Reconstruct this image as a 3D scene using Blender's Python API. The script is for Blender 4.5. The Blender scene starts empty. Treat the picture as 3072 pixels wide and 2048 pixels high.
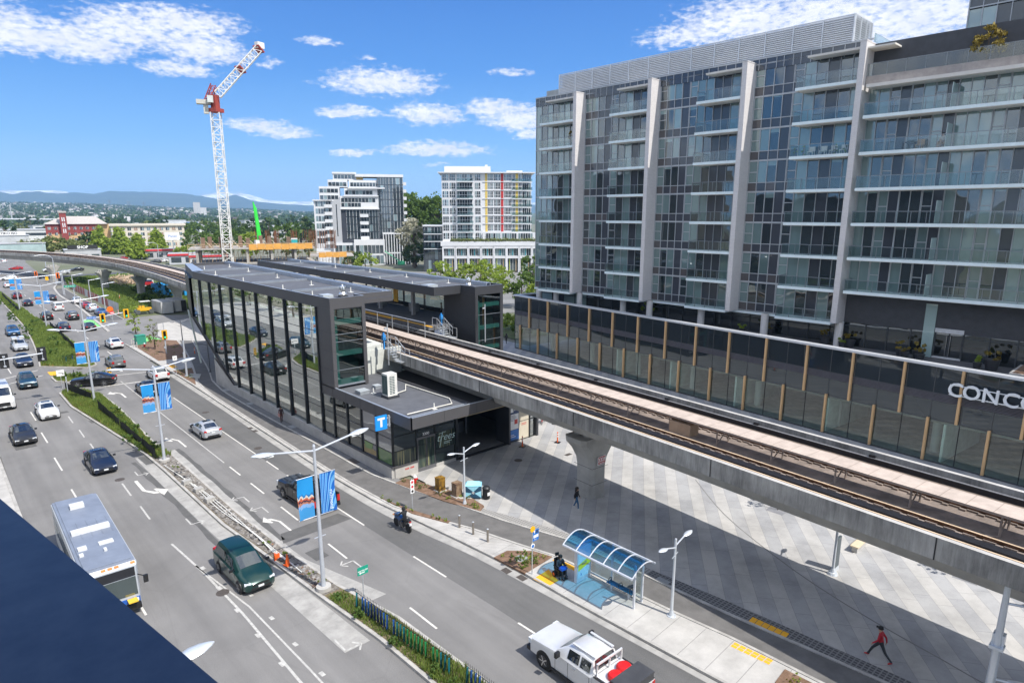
import bpy,math,random
from mathutils import Vector,Matrix,Euler,noise
S=bpy.context.scene;COL=S.collection
R=random.Random(11)
def rad(a):return math.radians(a)
CAMH=21.0
S.render.engine='CYCLES'
S.render.resolution_x=1024;S.render.resolution_y=682
cd=bpy.data.cameras.new('camera');cam=bpy.data.objects.new('camera',cd);COL.objects.link(cam)
cd.sensor_width=36.0;cd.lens=1935/3072*36;cd.shift_y=53/3072
cd.clip_start=0.1;cd.clip_end=60000
cam.location=(0,0,CAMH);cam.rotation_euler=(rad(90-12.65),0,rad(-42.5))
S.camera=cam
S.view_settings.view_transform='Standard';S.view_settings.look='None'
S.view_settings.exposure=0.0;S.view_settings.gamma=1.0;S.view_settings.use_curve_mapping=False
S.cycles.max_bounces=8;S.cycles.transparent_max_bounces=16;S.cycles.volume_bounces=1
S.cycles.use_denoising=True
S.cycles.sample_clamp_indirect=6
MATS={}
def nodes(name):
 m=bpy.data.materials.new(name);m.use_nodes=True
 nt=m.node_tree;nt.nodes.clear()
 out=nt.nodes.new('ShaderNodeOutputMaterial')
 MATS[name]=m
 return m,nt,out
def N(nt,t,**kw):
 n=nt.nodes.new(t)
 for k,v in kw.items():
  if k.startswith('i_'):
   key=k[2:]
   n.inputs[int(key)if key.isdigit()else key.replace('_',' ')].default_value=v
  else:setattr(n,k,v)
 return n
def c4(c):return(c[0],c[1],c[2],1.0)
def mat(name,col,rough=0.6,metal=0.0,var=0.12,scale=1.5,bump=0.0,bscale=20.0,spec=0.5,col2=None,coat=0.0,aniso=None,island=False):
 """plain paint / metal / concrete: base colour with noise variation in world space, optional bump"""
 if name in MATS:return MATS[name]
 m,nt,out=nodes(name);L=nt.links
 p=N(nt,'ShaderNodeBsdfPrincipled',i_Roughness=rough,i_Metallic=metal)
 p.inputs['Specular IOR Level'].default_value=spec
 p.inputs['Coat Weight'].default_value=coat;p.inputs['Coat Roughness'].default_value=0.04
 L.new(p.outputs[0],out.inputs[0])
 g=N(nt,'ShaderNodeNewGeometry')
 mp=N(nt,'ShaderNodeMapping');L.new(g.outputs['Position'],mp.inputs[0])
 if aniso:mp.inputs['Scale'].default_value=aniso
 nz=N(nt,'ShaderNodeTexNoise',i_Scale=scale,i_Detail=6.0,i_Roughness=0.65);L.new(mp.outputs[0],nz.inputs[0])
 rp=N(nt,'ShaderNodeValToRGB')
 a=col;b=col2 if col2 else tuple(min(1,x*(1+var))for x in col)
 if not col2:a=tuple(x*(1-var)for x in col)
 rp.color_ramp.elements[0].position=0.35;rp.color_ramp.elements[1].position=0.65
 rp.color_ramp.elements[0].color=c4(a);rp.color_ramp.elements[1].color=c4(b)
 L.new((g.outputs['Random Per Island']if island else nz.outputs[0]),rp.inputs[0])
 if island:rp.color_ramp.elements[0].position=0;rp.color_ramp.elements[1].position=1
 L.new(rp.outputs[0],p.inputs['Base Color'])
 if bump>0:
  n2=N(nt,'ShaderNodeTexNoise',i_Scale=bscale,i_Detail=5.0);L.new(mp.outputs[0],n2 .inputs[0])
  b_=N(nt,'ShaderNodeBump',i_Strength=bump,i_Distance=0.05);L.new(n2 .outputs[0],b_.inputs['Height'])
  L.new(b_.outputs[0],p.inputs['Normal'])
 return m
def glass(name,tint,refl=0.25,trans=0.8,rough=0.01,wav=0.02,wscale=0.35):
 """clear architectural glass: tinted see-through plus mirror reflection growing at grazing angles, slightly wavy"""
 if name in MATS:return MATS[name]
 m,nt,out=nodes(name);L=nt.links
 tr=N(nt,'ShaderNodeBsdfTransparent');tr.inputs[0].default_value=c4(tuple(t*trans for t in tint))
 gl=N(nt,'ShaderNodeBsdfGlossy',i_Roughness=rough);gl.inputs[0].default_value=c4((0.93,0.97,0.96))
 fr=N(nt,'ShaderNodeLayerWeight',i_Blend=0.35)
 mr=N(nt,'ShaderNodeMapRange');mr.inputs[3].default_value=refl;mr.inputs[4].default_value=0.95
 L.new(fr.outputs['Facing'],mr.inputs[0])
 pw=N(nt,'ShaderNodeMath',operation='POWER');pw.inputs[1].default_value=2.2
 L.new(fr.outputs['Facing'],pw.inputs[0]);L.new(pw.outputs[0],mr.inputs[0])
 mx=N(nt,'ShaderNodeMixShader');L.new(mr.outputs[0],mx.inputs[0]);L.new(tr.outputs[0],mx.inputs[1]);L.new(gl.outputs[0],mx.inputs[2])
 if wav>0:
  g=N(nt,'ShaderNodeNewGeometry')
  nz=N(nt,'ShaderNodeTexNoise',i_Scale=wscale,i_Detail=1.0);L.new(g.outputs['Position'],nz.inputs[0])
  b=N(nt,'ShaderNodeBump',i_Strength=1.0,i_Distance=wav);L.new(nz.outputs[0],b.inputs['Height'])
  L.new(b.outputs[0],gl.inputs['Normal'])
 L.new(mx.outputs[0],out.inputs[0])
 return m
def pane(name,col,refl=0.12,wav=0.03,wscale=0.5,rough=0.02,col2=None):
 """window pane backed by a blind, curtain or dark room: diffuse backing under a mirror coat, wavy reflection"""
 if name in MATS:return MATS[name]
 m,nt,out=nodes(name);L=nt.links
 df=N(nt,'ShaderNodeBsdfDiffuse')
 gl=N(nt,'ShaderNodeBsdfGlossy',i_Roughness=rough);gl.inputs[0].default_value=c4((0.9,0.97,1.0))
 g=N(nt,'ShaderNodeNewGeometry')
 rp=N(nt,'ShaderNodeValToRGB');L.new(g.outputs['Random Per Island'],rp.inputs[0])
 rp.color_ramp.elements[0].color=c4(col);rp.color_ramp.elements[1].color=c4(col2 or tuple(c*1.5 for c in col))
 L.new(rp.outputs[0],df.inputs[0])
 fr=N(nt,'ShaderNodeLayerWeight',i_Blend=0.4)
 pw=N(nt,'ShaderNodeMath',operation='POWER');pw.inputs[1].default_value=2.5;L.new(fr.outputs['Facing'],pw.inputs[0])
 mr=N(nt,'ShaderNodeMapRange');mr.inputs[3].default_value=refl;mr.inputs[4].default_value=0.9;L.new(pw.outputs[0],mr.inputs[0])
 mx=N(nt,'ShaderNodeMixShader');L.new(mr.outputs[0],mx.inputs[0]);L.new(df.outputs[0],mx.inputs[1]);L.new(gl.outputs[0],mx.inputs[2])
 nz=N(nt,'ShaderNodeTexNoise',i_Scale=wscale,i_Detail=1.5);L.new(g.outputs['Position'],nz.inputs[0])
 b=N(nt,'ShaderNodeBump',i_Strength=1.0,i_Distance=wav);L.new(nz.outputs[0],b.inputs['Height'])
 L.new(b.outputs[0],gl.inputs['Normal'])
 L.new(mx.outputs[0],out.inputs[0])
 return m
def leafmat(name,c1,c2,trans=0.25):
 if name in MATS:return MATS[name]
 m,nt,out=nodes(name);L=nt.links
 g=N(nt,'ShaderNodeNewGeometry')
 rp=N(nt,'ShaderNodeValToRGB');rp.color_ramp.elements[0].color=c4(c1);rp.color_ramp.elements[1].color=c4(c2)
 nz=N(nt,'ShaderNodeTexNoise',i_Scale=0.6,i_Detail=3.0);L.new(g.outputs['Position'],nz.inputs[0])
 ad=N(nt,'ShaderNodeMath',operation='MULTIPLY_ADD');ad.inputs[1].default_value=0.45
 L.new(g.outputs['Random Per Island'],ad.inputs[0])
 sb=N(nt,'ShaderNodeMath',operation='SUBTRACT');sb.inputs[1].default_value=0.22;L.new(nz.outputs[0],sb.inputs[0]);L.new(sb.outputs[0],ad.inputs[2])
 L.new(ad.outputs[0],rp.inputs[0])
 df=N(nt,'ShaderNodeBsdfPrincipled',i_Roughness=0.6);df.inputs['Specular IOR Level'].default_value=0.3;L.new(rp.outputs[0],df.inputs['Base Color'])
 tl=N(nt,'ShaderNodeBsdfTranslucent');L.new(rp.outputs[0],tl.inputs[0])
 mx=N(nt,'ShaderNodeMixShader');mx.inputs[0].default_value=trans
 L.new(df.outputs[0],mx.inputs[1]);L.new(tl.outputs[0],mx.inputs[2]);L.new(mx.outputs[0],out.inputs[0])
 return m
class MB:
 def __init__(s,xf=None):s.v=[];s.f=[];s.mi=[];s.xf=xf
 def av(s,p):
  p=Vector(p)
  if s.xf is not None:p=s.xf@p
  s.v.append(p);return len(s.v)-1
 def face(s,pts,m=0):
  s.f.append([s.av(p)for p in pts]);s.mi.append(m);return s
 def fi(s,idx,m=0):s.f.append(list(idx));s.mi.append(m)
 def box(s,x0,x1,y0,y1,z0,z1,m=0):
  i=[s.av(p)for p in((x0,y0,z0),(x1,y0,z0),(x1,y1,z0),(x0,y1,z0),(x0,y0,z1),(x1,y0,z1),(x1,y1,z1),(x0,y1,z1))]
  for q in((0,3,2,1),(4,5,6,7),(0,1,5,4),(1,2,6,5),(2,3,7,6),(3,0,4,7)):s.fi([i[k]for k in q],m)
  return s
 def rbox(s,c,sx,sy,sz,rz=0,m=0,rx=0,ry=0):
  """box centred at c, rotated"""
  old=s.xf;T=Matrix.Translation(Vector(c))@Euler((rx,ry,rz)).to_matrix().to_4x4()
  s.xf=(old@T)if old is not None else T
  s.box(-sx/2,sx/2,-sy/2,sy/2,-sz/2,sz/2,m);s.xf=old;return s
 def prism(s,poly,z0,z1,m=0,top=None,cap=True):
  n=len(poly);a=[s.av((p[0],p[1],z0))for p in poly];b=[s.av((p[0],p[1],z1))for p in poly]
  for k in range(n):s.fi((a[k],a[(k+1)%n],b[(k+1)%n],b[k]),m)
  if cap:s.fi(b,m if top is None else top);s.fi(a[::-1],m)
  return s
 def cyl(s,p0,p1,r0,r1=None,n=10,m=0,cap=True):
  r1=r0 if r1 is None else r1
  p0=Vector(p0);p1=Vector(p1);d=(p1-p0)
  if d.length<1e-6:return s
  q=d.to_track_quat('Z','Y')
  a=[];b=[]
  for k in range(n):
   t=2*math.pi*k/n;e=q@Vector((math.cos(t),math.sin(t),0))
   a.append(s.av(p0+e*r0));b.append(s.av(p1+e*r1))
  for k in range(n):s.fi((a[k],a[(k+1)%n],b[(k+1)%n],b[k]),m)
  if cap:s.fi(a[::-1],m);s.fi(b,m)
  return s
 def tube(s,path,r,n=6,m=0):
  for a,b in zip(path[:-1],path[1:]):s.cyl(a,b,r,r,n,m)
  return s
 def lathe(s,c,prof,n=14,m=0):
  """prof: list of (r, z)"""
  rings=[]
  for r,z in prof:
   rings.append([s.av((c[0]+r*math.cos(2*math.pi*k/n),c[1]+r*math.sin(2*math.pi*k/n),c[2]+z))for k in range(n)])
  for A,B in zip(rings[:-1],rings[1:]):
   for k in range(n):s.fi((A[k],A[(k+1)%n],B[(k+1)%n],B[k]),m)
  s.fi(rings[0][::-1],m);s.fi(rings[-1],m);return s
 def sweep(s,path,prof,m=0,mf=None,caps=True,zs=None):
  """path: list of (x,y) ; prof: list of (offset to the right, z) closed section; keeps the section level"""
  n=len(path);rings=[]
  for i in range(n):
   a=Vector(path[max(i-1,0)][:2]);b=Vector(path[min(i+1,n-1)][:2]);t=(b-a).normalized()
   r=Vector((t.y,-t.x));z0=zs[i]if zs else 0
   rings.append([s.av((path[i][0]+r.x*o,path[i][1]+r.y*o,z+z0))for o,z in prof])
  k=len(prof)
  for A,B in zip(rings[:-1],rings[1:]):
   for j in range(k):s.fi((A[j],A[(j+1)%k],B[(j+1)%k],B[j]),mf[j]if mf else m)
  if caps:s.fi(rings[0],m);s.fi(rings[-1][::-1],m)
  return s
 def build(s,name,mats,parent=None,smooth=False,recalc=True,kind=None,angle=35):
  me=bpy.data.meshes.new(name)
  off=Vector((0,0,0))
  if parent is not None:off=WORLD.get(parent.name,Vector((0,0,0)))
  me.from_pydata([(p-off)[:]for p in s.v],[],s.f)
  if not isinstance(mats,(list,tuple)):mats=[mats]
  for m in mats:me.materials.append(m)
  me.polygons.foreach_set('material_index',s.mi)
  me.update()
  if recalc:
   import bmesh
   bm=bmesh.new();bm.from_mesh(me);bmesh.ops.recalc_face_normals(bm,faces=bm.faces);bm.to_mesh(me);bm.free()
  if smooth:
   me.polygons.foreach_set('use_smooth',[True]*len(me.polygons))
   me.set_sharp_from_angle(angle=rad(angle))
  o=bpy.data.objects.new(name,me);COL.objects.link(o)
  if parent is not None:o.parent=parent
  WORLD[o.name]=off
  if kind:o['kind']=kind
  return o
WORLD={}
def tag(o,label,cat,group=None,kind=None):
 o['label']=label;o['category']=cat
 if group:o['group']=group
 if kind:o['kind']=kind
 return o
def thing(name,label,cat,loc=(0,0,0),group=None):
 """an Empty at the base of a thing; parts are built in world metres and parented to it"""
 o=bpy.data.objects.new(name,None);COL.objects.link(o);o.location=loc;o.empty_display_size=0.3
 WORLD[o.name]=Vector(loc)
 return tag(o,label,cat,group)
def struct(mb,name,m,**kw):return mb.build(name,m,kind='structure',**kw)
def dup(root,loc,rotz=None,label=None,group=None,mats=None,cat=None,scale=None):
 """copy a thing with its parts and sub-parts; mats swaps materials per object"""
 r=root.copy();COL.objects.link(r);r.location=loc
 if rotz is not None:r.rotation_euler=(0,0,rotz)
 if scale:r.scale=(scale,scale,scale)
 if label:r['label']=label
 if group:r['group']=group
 if cat:r['category']=cat
 def rec(src,dst):
  for ch in src.children:
   c=ch.copy();COL.objects.link(c);c.parent=dst
   if mats:
    for i,sl in enumerate(c.material_slots):
     if sl.material and sl.material.name in mats:
      nm=mats[sl.material.name];sl.link='OBJECT';sl.material=nm
   rec(ch,c)
 rec(root,r);return r
def text_mesh(body,size,mat_,name,parent,mtx,extrude=0.0,align='CENTER',shear=0.0,bold=0.0,sx=1.0):
 cu=bpy.data.curves.new(name,'FONT');cu.body=body;cu.size=size;cu.extrude=extrude;cu.align_x=align;cu.align_y='CENTER'
 cu.shear=shear;cu.offset=bold;cu.resolution_u=3
 tmp=bpy.data.objects.new('tmp',cu);COL.objects.link(tmp)
 dg=bpy.context.evaluated_depsgraph_get();me=bpy.data.meshes.new_from_object(tmp.evaluated_get(dg))
 bpy.data.objects.remove(tmp)
 off=WORLD.get(parent.name,Vector((0,0,0)))if parent is not None else Vector((0,0,0))
 me.transform(Matrix.Translation(-off)@mtx@Matrix.Diagonal((sx,1,1,1)))
 me.materials.clear();me.materials.append(mat_)
 o=bpy.data.objects.new(name,me);COL.objects.link(o)
 if parent is not None:o.parent=parent
 return o
def frame(o,x,z,n=None):
 """4x4 with local X along x, local Y along z (text up), local Z out of the face"""
 x=Vector(x).normalized();z=Vector(z).normalized();y=x.cross(z)
 return Matrix(((x.x,z.x,y.x,o[0]),(x.y,z.y,y.y,o[1]),(x.z,z.z,y.z,o[2]),(0,0,0,1)))
def interp(path,step):
 """resample a polyline with Catmull-Rom"""
 P=[Vector(p)for p in path];out=[]
 for i in range(len(P)-1):
  p0=P[max(i-1,0)];p1=P[i];p2=P[i+1];p3=P[min(i+2,len(P)-1)]
  k=max(1,int((p2-p1).length/step))
  for j in range(k):
   t=j/k
   out.append(0.5*((2*p1)+(p2-p0)*t+(2*p0-5*p1+4*p2-p3)*t*t+(3*p1-p0-3*p2+p3)*t**3))
 out.append(P[-1]);return[tuple(p)for p in out]
def xat(path,y):
 """x of a polyline (points ordered by y) at a given y"""
 q=sorted(path,key=lambda p:p[1])
 if y<=q[0][1]:return q[0][0]
 for a,b in zip(q[:-1],q[1:]):
  if a[1]<=y<=b[1]:return a[0]+(b[0]-a[0])*(y-a[1])/max(1e-6,b[1]-a[1])
 return q[-1][0]
SUN_AZ,SUN_EL=170.0,54.0
sd=Vector((math.sin(rad(SUN_AZ))*math.cos(rad(SUN_EL)),math.cos(rad(SUN_AZ))*math.cos(rad(SUN_EL)),math.sin(rad(SUN_EL))))
sl=bpy.data.lights.new('sun','SUN');sl.energy=4.2;sl.angle=rad(0.5);sl.color=(1.0,0.955,0.89)
so=bpy.data.objects.new('sun',sl);COL.objects.link(so);so.rotation_euler=(-sd).to_track_quat('-Z','Y').to_euler();so.location=(0,0,80)
S.view_settings.exposure=0.48
W=bpy.data.worlds.new('World');S.world=W;W.use_nodes=True
nt=W.node_tree;nt.nodes.clear();L=nt.links
wo=N(nt,'ShaderNodeOutputWorld');bg=N(nt,'ShaderNodeBackground');L.new(bg.outputs[0],wo.inputs[0])
sk=N(nt,'ShaderNodeTexSky');sk.sky_type='NISHITA';sk.sun_disc=False;sk.sun_elevation=rad(SUN_EL);sk.sun_rotation=rad(SUN_AZ)
sk.air_density=1.0;sk.dust_density=0.25;sk.ozone_density=2.6;sk.altitude=20
bg.inputs[1].default_value=0.13
hs=N(nt,'ShaderNodeHueSaturation');hs.inputs['Saturation'].default_value=1.22;hs.inputs['Value'].default_value=1.0;L.new(sk.outputs[0],hs.inputs['Color'])
tc=N(nt,'ShaderNodeTexCoord');sx=N(nt,'ShaderNodeSeparateXYZ');L.new(tc.outputs['Generated'],sx.inputs[0])
def M2(op,a,b=None,c=None):
 n=N(nt,'ShaderNodeMath',operation=op)
 for i,q in enumerate((a,b,c)):
  if q is None:continue
  if isinstance(q,(int,float)):n.inputs[i].default_value=q
  else:L.new(q,n.inputs[i])
 return n.outputs[0]
azm=M2('MULTIPLY',M2('ARCTAN2',sx.outputs[0],sx.outputs[1]),180/math.pi)
elv=M2('MULTIPLY',M2('ARCSINE',sx.outputs[2]),180/math.pi)
cv=N(nt,'ShaderNodeCombineXYZ');L.new(M2('MULTIPLY',azm,0.45),cv.inputs[0]);L.new(elv,cv.inputs[1])
nA=N(nt,'ShaderNodeTexNoise',i_Scale=0.75,i_Detail=8.0,i_Roughness=0.62);L.new(cv.outputs[0],nA.inputs[0])
nB=N(nt,'ShaderNodeTexNoise',i_Scale=3.2,i_Detail=7.0,i_Roughness=0.6);L.new(cv.outputs[0],nB.inputs[0])
dv=N(nt,'ShaderNodeVectorMath',operation='SUBTRACT');dv.inputs[1].default_value=(0.5,0.5,0.5);L.new(nA.outputs['Color'],dv.inputs[0])
ds=N(nt,'ShaderNodeSeparateXYZ');L.new(dv.outputs[0],ds.inputs[0])
wa=M2('MULTIPLY_ADD',ds.outputs[0],3.0,azm);we=M2('MULTIPLY_ADD',ds.outputs[1],1.1,elv)
CLOUDS=[(7.07,11.56,2.54,1.42,1),(10.46,11.46,3.61,1.2,1),(13.72,12.55,3.38,1.29,1),(17.3,13.38,3.74,1.02,1),(18.36,11.93,3.01,1.2,1),(16.83,10.36,2.33,0.58,0.9),(14.19,14.16,0.86,0.28,0.8),(31.74,10.27,3.95,1.03,1),(29.1,8.01,2.45,0.44,1),(22.23,6.78,2.56,0.5,0.9),(24.07,6.35,2.09,0.51,0.9),(35.53,7.93,2.73,0.84,1),(40.83,8.46,2.28,0.66,1),(43.11,7.67,2.85,1.02,1.0),(44.07,6.6,1.15,0.45,0.9),(36.21,5.26,3.92,0.61,1),(29.29,4.87,1.56,0.34,0.9),(27.12,13.14,1.57,0.31,0.8),(35.8,4.06,1.15,0.17,0.6),(19.29,1.6,1.67,0.19,0.7),(42.35,11.3,2.06,0.37,0.6),(23.1,11.3,1.17,0.63,0.5),(30.75,12.13,1.08,0.24,0.5),(57.02,13.48,3.76,0.92,0.9),(61.21,14.09,5.18,1.54,1),(66.57,14.03,5.6,1.91,1),(71.82,13.01,4.34,2.06,1),(74.32,13.49,2.84,1.6,1),]
acc=None
for(a,e,ra,re_,s)in CLOUDS:
 dx=M2('MULTIPLY',M2('SUBTRACT',wa,a),.74/ra);dy=M2('MULTIPLY',M2('SUBTRACT',we,e),.70/re_)
 dyb=M2('MULTIPLY',dy,M2('MULTIPLY_ADD',M2('LESS_THAN',dy,0.0),0.35,1.0))
 d=M2('SUBTRACT',s,M2('ADD',M2('MULTIPLY',dx,dx),M2('MULTIPLY',dyb,dyb)))
 acc=d if acc is None else M2('MAXIMUM',acc,d)
den=M2('ADD',acc,M2('MULTIPLY',M2('SUBTRACT',nB.outputs[0],0.5),2.6))
fac=N(nt,'ShaderNodeMapRange',interpolation_type='SMOOTHSTEP');fac.inputs[1].default_value=-0.05;fac.inputs[2].default_value=1.15;L.new(den,fac.inputs[0])
shade=N(nt,'ShaderNodeMapRange');shade.inputs[1].default_value=0.25;shade.inputs[2].default_value=0.7;L.new(nA.outputs[0],shade.inputs[0])
cc=N(nt,'ShaderNodeMix',data_type='RGBA');L.new(shade.outputs[0],cc.inputs[0])
cc.inputs[6].default_value=(4.7,4.9,5.6,1);cc.inputs[7].default_value=(6.6,6.6,6.7,1)
SKS=0.13
skr=N(nt,'ShaderNodeValToRGB');er=skr.color_ramp.elements
L.new(M2('DIVIDE',elv,40.0),skr.inputs[0])
er[0].position=0.0;er[0].color=(.34,.56,.82,1);er[1].position=1.0;er[1].color=(.03,.115,.40,1)
for ps_,c_ in((.06,(.245,.47,.79)),(.14,(.135,.355,.735)),(.28,(.058,.225,.62)),(.42,(.04,.165,.53))):q_=er.new(ps_);q_.color=c4(c_)
sc_=N(nt,'ShaderNodeMix',data_type='RGBA',blend_type='MULTIPLY');sc_.inputs[0].default_value=1.0;L.new(skr.outputs[0],sc_.inputs[6]);sc_.inputs[7].default_value=(1/SKS,1/SKS,1/SKS,1)
skm=N(nt,'ShaderNodeMix',data_type='RGBA');skm.inputs[0].default_value=0.85;L.new(hs.outputs[0],skm.inputs[6]);L.new(sc_.outputs[2],skm.inputs[7])
mxs=N(nt,'ShaderNodeMix',data_type='RGBA');L.new(M2('MULTIPLY',fac.outputs[0],0.97),mxs.inputs[0]);L.new(skm.outputs[2],mxs.inputs[6]);L.new(cc.outputs[2],mxs.inputs[7])
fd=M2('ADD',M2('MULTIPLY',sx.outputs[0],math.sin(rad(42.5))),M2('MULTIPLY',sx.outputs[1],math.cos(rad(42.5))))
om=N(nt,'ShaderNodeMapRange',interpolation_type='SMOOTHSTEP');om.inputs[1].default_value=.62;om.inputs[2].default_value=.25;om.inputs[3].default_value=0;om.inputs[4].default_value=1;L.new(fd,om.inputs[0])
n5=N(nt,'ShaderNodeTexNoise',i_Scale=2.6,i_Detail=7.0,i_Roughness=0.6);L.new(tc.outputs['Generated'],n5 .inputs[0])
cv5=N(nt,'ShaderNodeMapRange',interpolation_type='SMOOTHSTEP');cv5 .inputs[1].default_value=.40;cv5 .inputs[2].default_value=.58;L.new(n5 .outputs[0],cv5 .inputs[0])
mo5=N(nt,'ShaderNodeMix',data_type='RGBA');L.new(M2('MULTIPLY',om.outputs[0],cv5 .outputs[0]),mo5 .inputs[0]);L.new(mxs.outputs[2],mo5 .inputs[6]);mo5 .inputs[7].default_value=(8.0,8.2,8.4,1)  # bright cloud cover added only outside the view, to lift fill in shade
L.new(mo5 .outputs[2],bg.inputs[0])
CONC=mat('concrete_light',(0.44,0.425,0.40),0.85,var=0.13,scale=0.8,bump=0.15,bscale=30)
CONC2=mat('concrete_kerb',(0.40,0.385,0.36),0.85,var=0.2,scale=1.2,bump=0.15)
SOIL=mat('soil',(0.13,0.075,0.045),0.95,col2=(0.24,0.15,0.10),scale=3,bump=0.6,bscale=12)
GRAVEL=mat('rubble',(0.10,0.085,0.07),0.95,col2=(0.28,0.26,0.235),scale=5,bump=0.8,bscale=9)
PATHM=mat('path_asphalt',(0.135,0.13,0.125),0.9,var=0.16,scale=0.9,bump=0.2,bscale=60)
SIDEDARK=mat('sidewalk_dark',(0.18,0.178,0.176),0.9,var=0.14,scale=1.3,bump=0.15)
PAINT=mat('road_paint_white',(0.62,0.60,0.55),0.7,var=0.16,scale=4)
PAINTW=mat('road_paint_worn',(0.36,0.35,0.33),0.8,col2=(0.56,0.55,0.52),scale=6)
DARKPATCH=mat('asphalt_patch',(0.105,0.103,0.10),0.9,var=0.14,scale=1.0,bump=0.2,bscale=50)
YELLOW=mat('tactile_yellow',(0.80,0.40,0.02),0.7,var=0.08)
def asphalt(name,base,alt,streak):
 m,nt,out=nodes(name);L=nt.links
 p=N(nt,'ShaderNodeBsdfPrincipled',i_Roughness=0.85);p.inputs['Specular IOR Level'].default_value=0.35;L.new(p.outputs[0],out.inputs[0])
 g=N(nt,'ShaderNodeNewGeometry')
 mp=N(nt,'ShaderNodeMapping');mp.inputs['Scale'].default_value=(1.0,0.045,1.0);L.new(g.outputs['Position'],mp.inputs[0])
 n1=N(nt,'ShaderNodeTexNoise',i_Scale=0.9,i_Detail=5.0,i_Roughness=0.6);L.new(mp.outputs[0],n1 .inputs[0])
 n2=N(nt,'ShaderNodeTexNoise',i_Scale=0.16,i_Detail=7.0,i_Roughness=0.65);L.new(g.outputs['Position'],n2 .inputs[0])
 n3=N(nt,'ShaderNodeTexNoise',i_Scale=26.0,i_Detail=3.0);L.new(g.outputs['Position'],n3 .inputs[0])
 v=N(nt,'ShaderNodeTexVoronoi',feature='DISTANCE_TO_EDGE',i_Scale=0.12);L.new(g.outputs['Position'],v.inputs[0])
 a=N(nt,'ShaderNodeMix',data_type='RGBA');a.inputs[6].default_value=c4(base);a.inputs[7].default_value=c4(alt)
 s1=N(nt,'ShaderNodeMath',operation='MULTIPLY_ADD');s1 .inputs[1].default_value=streak;L.new(n1 .outputs[0],s1 .inputs[0]);L.new(n2 .outputs[0],s1 .inputs[2])
 mr=N(nt,'ShaderNodeMapRange');mr.inputs[1].default_value=0.35+streak*0.3;mr.inputs[2].default_value=0.65+streak*0.7;L.new(s1 .outputs[0],mr.inputs[0])
 L.new(mr.outputs[0],a.inputs[0])
 b=N(nt,'ShaderNodeMix',data_type='RGBA',blend_type='MULTIPLY');b.inputs[0].default_value=0.5;L.new(a.outputs[2],b.inputs[6])
 r3=N(nt,'ShaderNodeMapRange');r3 .inputs[1].default_value=0.3;r3 .inputs[2].default_value=0.7;r3 .inputs[3].default_value=0.62;r3 .inputs[4].default_value=1.3;L.new(n3 .outputs[0],r3 .inputs[0])
 L.new(r3 .outputs[0],b.inputs[7])
 cr=N(nt,'ShaderNodeMix',data_type='RGBA',blend_type='MULTIPLY')
 rc=N(nt,'ShaderNodeMapRange');rc.inputs[1].default_value=0.0;rc.inputs[2].default_value=0.006;rc.inputs[3].default_value=0.93;rc.inputs[4].default_value=1.0;L.new(v.outputs[0],rc.inputs[0])
 cr.inputs[0].default_value=1.0;L.new(b.outputs[2],cr.inputs[6]);L.new(rc.outputs[0],cr.inputs[7])
 L.new(cr.outputs[2],p.inputs['Base Color'])
 bp=N(nt,'ShaderNodeBump',i_Strength=0.25,i_Distance=0.02);L.new(n3 .outputs[0],bp.inputs['Height']);L.new(bp.outputs[0],p.inputs['Normal'])
 return m
ROAD=asphalt('road_asphalt',(0.150,0.146,0.142),(0.245,0.238,0.23),0.9)
DARKLANE=asphalt('lane_asphalt_dark',(0.10,0.099,0.097),(0.16,0.157,0.153),0.8)
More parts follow.
